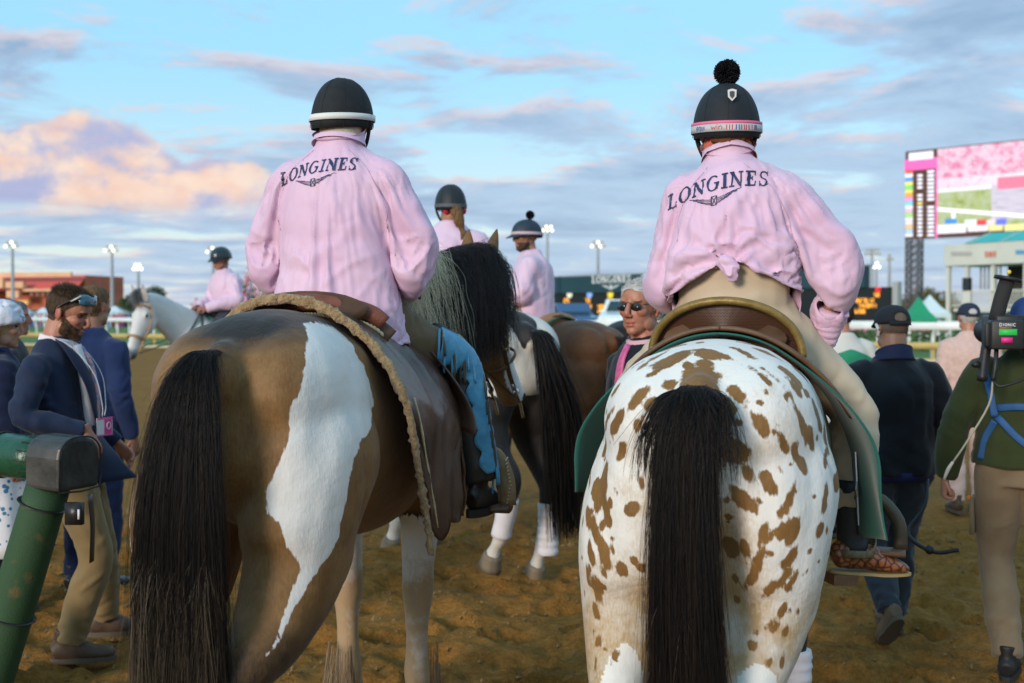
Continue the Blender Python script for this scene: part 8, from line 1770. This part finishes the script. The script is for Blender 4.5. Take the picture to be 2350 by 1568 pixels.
# camera operator at the right edge
CM = V((2.32, 5.15, 0)); PK = person('camera operator in olive sweater and khaki trousers at the right edge', CM, R(62), dict(pelvis=(0, 0, .97), chest=(.03, 0, 1.31), neck=(.04, 0, 1.47), head=(.09, -.02, 1.625), Ls=(.02, .175, 1.385), Le=(-.06, .29, 1.14), Lw=(-.02, .33, .90), Rs=(.03, -.17, 1.385), Re=(.16, -.25, 1.18), Rw=(.30, -.12, 1.36), Lk=(.10, .12, .53), La=(-.08, .05, .10), Rk=(.16, -.10, .52), Ra=(.26, -.10, .09), sw=.195, hw=.175, girth=1.05), 'fair', jacket=cloth_mat('sweater_olive', (.028, .038, .010), (.036, .046, .014), rough=.9, bscale=180, bump=.3), trousers=cloth_mat('cargo_khaki', (.17, .125, .075), (.20, .15, .092)), shoes=(mat('shoe_black', (.012, .012, .013), .6), mat('sole_black', (.02, .02, .02), .7)), jz=.97, jo=.036, wr=.006, seed=141, voxel=.009, scale=.99,
    hands=[(((-.02, .335, .89), (.10, .05, -1.0), (-.3, .9, .1), 1), dict(curl=(75, 80, 55), thumb=.2)), (((.31, -.11, 1.37), (.6, .6, .2), (0, -.6, .8), -1), dict(curl=(50, 50, 40)))])
cap(PK, mat('cap_blue', (.015, .045, .16), .85), gap=False); strapm = mat('strap_blue', (.010, .07, .20), .7, (.014, .09, .25), 12); bvk = bvh_me(PK['jacket'].data)
def body_strap(name, yz, w, m, par, fwd_=V((1, 0, 0)), x_=-1):
    pts = []
    Q = crom(np.array(yz, float), 8)
    for y, z in Q:
        h_ = bvk.ray_cast(V((x_, y, z)), fwd_); pts.append(h_[0] - fwd_*.006 if h_[0] else None)
    pts = [p for p in pts if p is not None]; mb = MB(); mb.tube(pts, (w, .003), up=tuple(-fwd_), n=8, k=1); return mb.build(name, m, par, True)
for yz in ([(.16, 1.40), (.13, 1.30), (.11, 1.2)], [(.10, 1.20), (.0, 1.10), (-.12, 1.02)], [(.11, 1.18), (.15, 1.10), (.17, 1.0)], [(-.16, 1.40), (-.13, 1.3), (-.11, 1.15)], [(.10, 1.24), (0, 1.25), (-.12, 1.24)]): body_strap('harness_strap', yz, .017, strapm, PK['root'])
gl('cargo_pocket', lambda mb: mb.box((.05, .215, .72), (.15, .02, .17)), MATS['cargo_khaki'], PK['trousers']); gl('multi_tool', lambda mb: mb.tube([V((.03, .232, .80)), V((.06, .232, .795))], .012, n=10, k=1), mat('tool_orange', (.75, .22, .02), .5), PK['root']); gl('multi_tool_cap', lambda mb: mb.tube([V((.075, .232, .792)), V((.11, .232, .785))], .011, n=10, k=1), cordm, PK['root'])
# shoulder camera: battery at the back, body, handle tube, microphone aerial
CO = at(2300, 768, 4.95); vc = thing('video_camera', 'black shoulder video camera with battery and green tag at the right edge', 'video camera', CO, R(80)); plb = mat('plastic_black', (.012, .012, .013), .5, (.018, .018, .019), 40)
def bevel(o, w): b_ = o.modifiers.new('b', 'BEVEL'); b_.width = w; b_.segments = 2; return o
bevel(gl('battery', lambda mb: mb.box((-.06, .0, 0), (.075, .135, .125)), plb, vc), .008); bevel(gl('battery_clip', lambda mb: mb.box((-.05, .075, 0), (.05, .02, .10)), plb, vc), .004); bevel(gl('camera_body', lambda mb: mb.box((.12, -.03, .01), (.28, .12, .15)), plb, vc), .01); bevel(gl('receiver', lambda mb: mb.box((-.02, -.125, -.01), (.10, .09, .16)), plb, vc), .006)
gl('grip_tube', lambda mb: mb.tube([V((.03, .02, .06)), V((.03, -.0, .15)), V((.03, -.025, .235))], .032, up=(1, 0, 0), n=18, k=2), mat('foam_black', (.02, .02, .021), .85), vc); gl('grip_cap', lambda mb: mb.tube([V((.03, -.026, .236)), V((.03, -.029, .25))], .058, up=(1, 0, 0), n=18, k=1), plb, vc); gl('grip_button', lambda mb: mb.ball((.03, -.032, .272), (.010, .010, .010)), mat('button_yellow', (.75, .55, .05), .4), vc)
gl('aerial', lambda mb: mb.tube([V((-.02, -.13, .07)), V((-.02, -.135, .15)), V((-.02, -.15, .34))], [.011, .009, .004], up=(1, 0, 0), n=10), plb, vc); gl('aerial_base', lambda mb: mb.tube([V((-.02, -.13, .07)), V((-.02, -.13, .10))], .013, n=10, k=1), brass, vc); gl('lens', lambda mb: mb.tube([V((.26, -.03, .01)), V((.36, -.03, .01)), V((.42, -.03, .01))], [.045, .05, .06], n=20), plb, vc)
gl('green_tag', lambda mb: mb.box((-.0985, .0, .012), (.003, .072, .026)), em('tag_green', (.05, .75, .12), .35), vc); gl('pink_tag', lambda mb: mb.box((-.0985, .004, -.022), (.003, .045, .022)), mat('tag_pink', (.8, .03, .25), .5), vc); gl('orange_line', lambda mb: mb.box((-.0985, .01, .030), (.002, .05, .003)), mat('line_orange', (.7, .25, .03), .5), vc)
TX = {'D': [[(0, 0), (0, 1), (.4, 1), (.6, .7), (.6, .3), (.4, 0), (0, 0)]], 'I': [[(.15, 0), (.15, 1)]], 'O': [[(.3, 0), (0, .3), (0, .7), (.3, 1), (.6, .7), (.6, .3), (.3, 0)]], 'N': [[(0, 0), (0, 1), (.6, 0), (.6, 1)]], 'C': [[(.6, .85), (.3, 1), (0, .7), (0, .3), (.3, 0), (.6, .15)]]}
x_ = .034
for ch in 'DIONIC':
    mb = MB()
    for line in TX[ch]:
        for p, q in zip(line[:-1], line[1:]): mb.bar((-.0995, x_ - p[0]*.014, .037 + p[1]*.013), (-.0995, x_ - q[0]*.014, .037 + q[1]*.013), .0022)
    mb.build('letter', cordm, vc); x_ -= .013 if ch != 'I' else .008
gl('shoulder_rod', lambda mb: mb.tube([V((.02, .06, -.05)), V((-.0, .075, -.13)), V((-.02, .085, -.20))], .022, up=(1, 0, 0), n=14), plb, vc); gl('rod_knob', lambda mb: mb.ball((-.01, .11, -.13), (.02, .02, .016)), plb, vc)
for k in range(7): gl('connector', lambda mb: mb.ball((-.072, -.105 - .018*(k % 3), .05 - .022*(k // 2)), (.005, .006, .006)), steelm, vc)
gl('cable', lambda mb: mb.tube([V((-.03, .03, -.06)), V((-.06, .04, -.13)), V((-.06, .05, -.20))], .010, up=(1, 0, 0), n=10), plb, vc); gl('cable', lambda mb: mb.tube([V((-.06, .05, -.19)), V((-.08, .07, -.30)), V((-.09, .16, -.46)), V((-.08, .22, -.56))], .0045, up=(1, 0, 0), n=8), mat('cable_grey', (.35, .32, .24), .6), vc); gl('cable', lambda mb: mb.tube([V((-.02, -.14, -.09)), V((-.08, -.10, -.17)), V((-.09, .02, -.22)), V((-.07, .05, -.20))], .006, up=(1, 0, 0), n=8), plb, vc); gl('cable_plug', lambda mb: mb.tube([V((-.082, .215, -.55)), V((-.08, .235, -.585)), V((-.075, .25, -.63))], [.006, .008, .005], up=(1, 0, 0), n=10), mat('plug_white', (.55, .5, .45), .5), vc)
A0 = at(2128, 1100, 5.6); cb = [A0, at(2122, 1160, 5.5), at(2085, 1215, 5.45), at(2100, 1245, 5.4), at(2150, 1268, 5.35), at(2200, 1262, 5.3)]; mb = MB(); mb.tube(cb, .010, up=(0, 1, 0), n=8, k=8); mb.ball(at(2133, 1262, 5.37), .022); tag(mb.build('camera_cable', plb, None, True), 'black cable hanging between the cap man and camera operator', 'cable')
print('T all', round(time.time() - _T0, 1))
for m_ in [m for m in bpy.data.meshes if m.users == 0]: bpy.data.meshes.remove(m_)
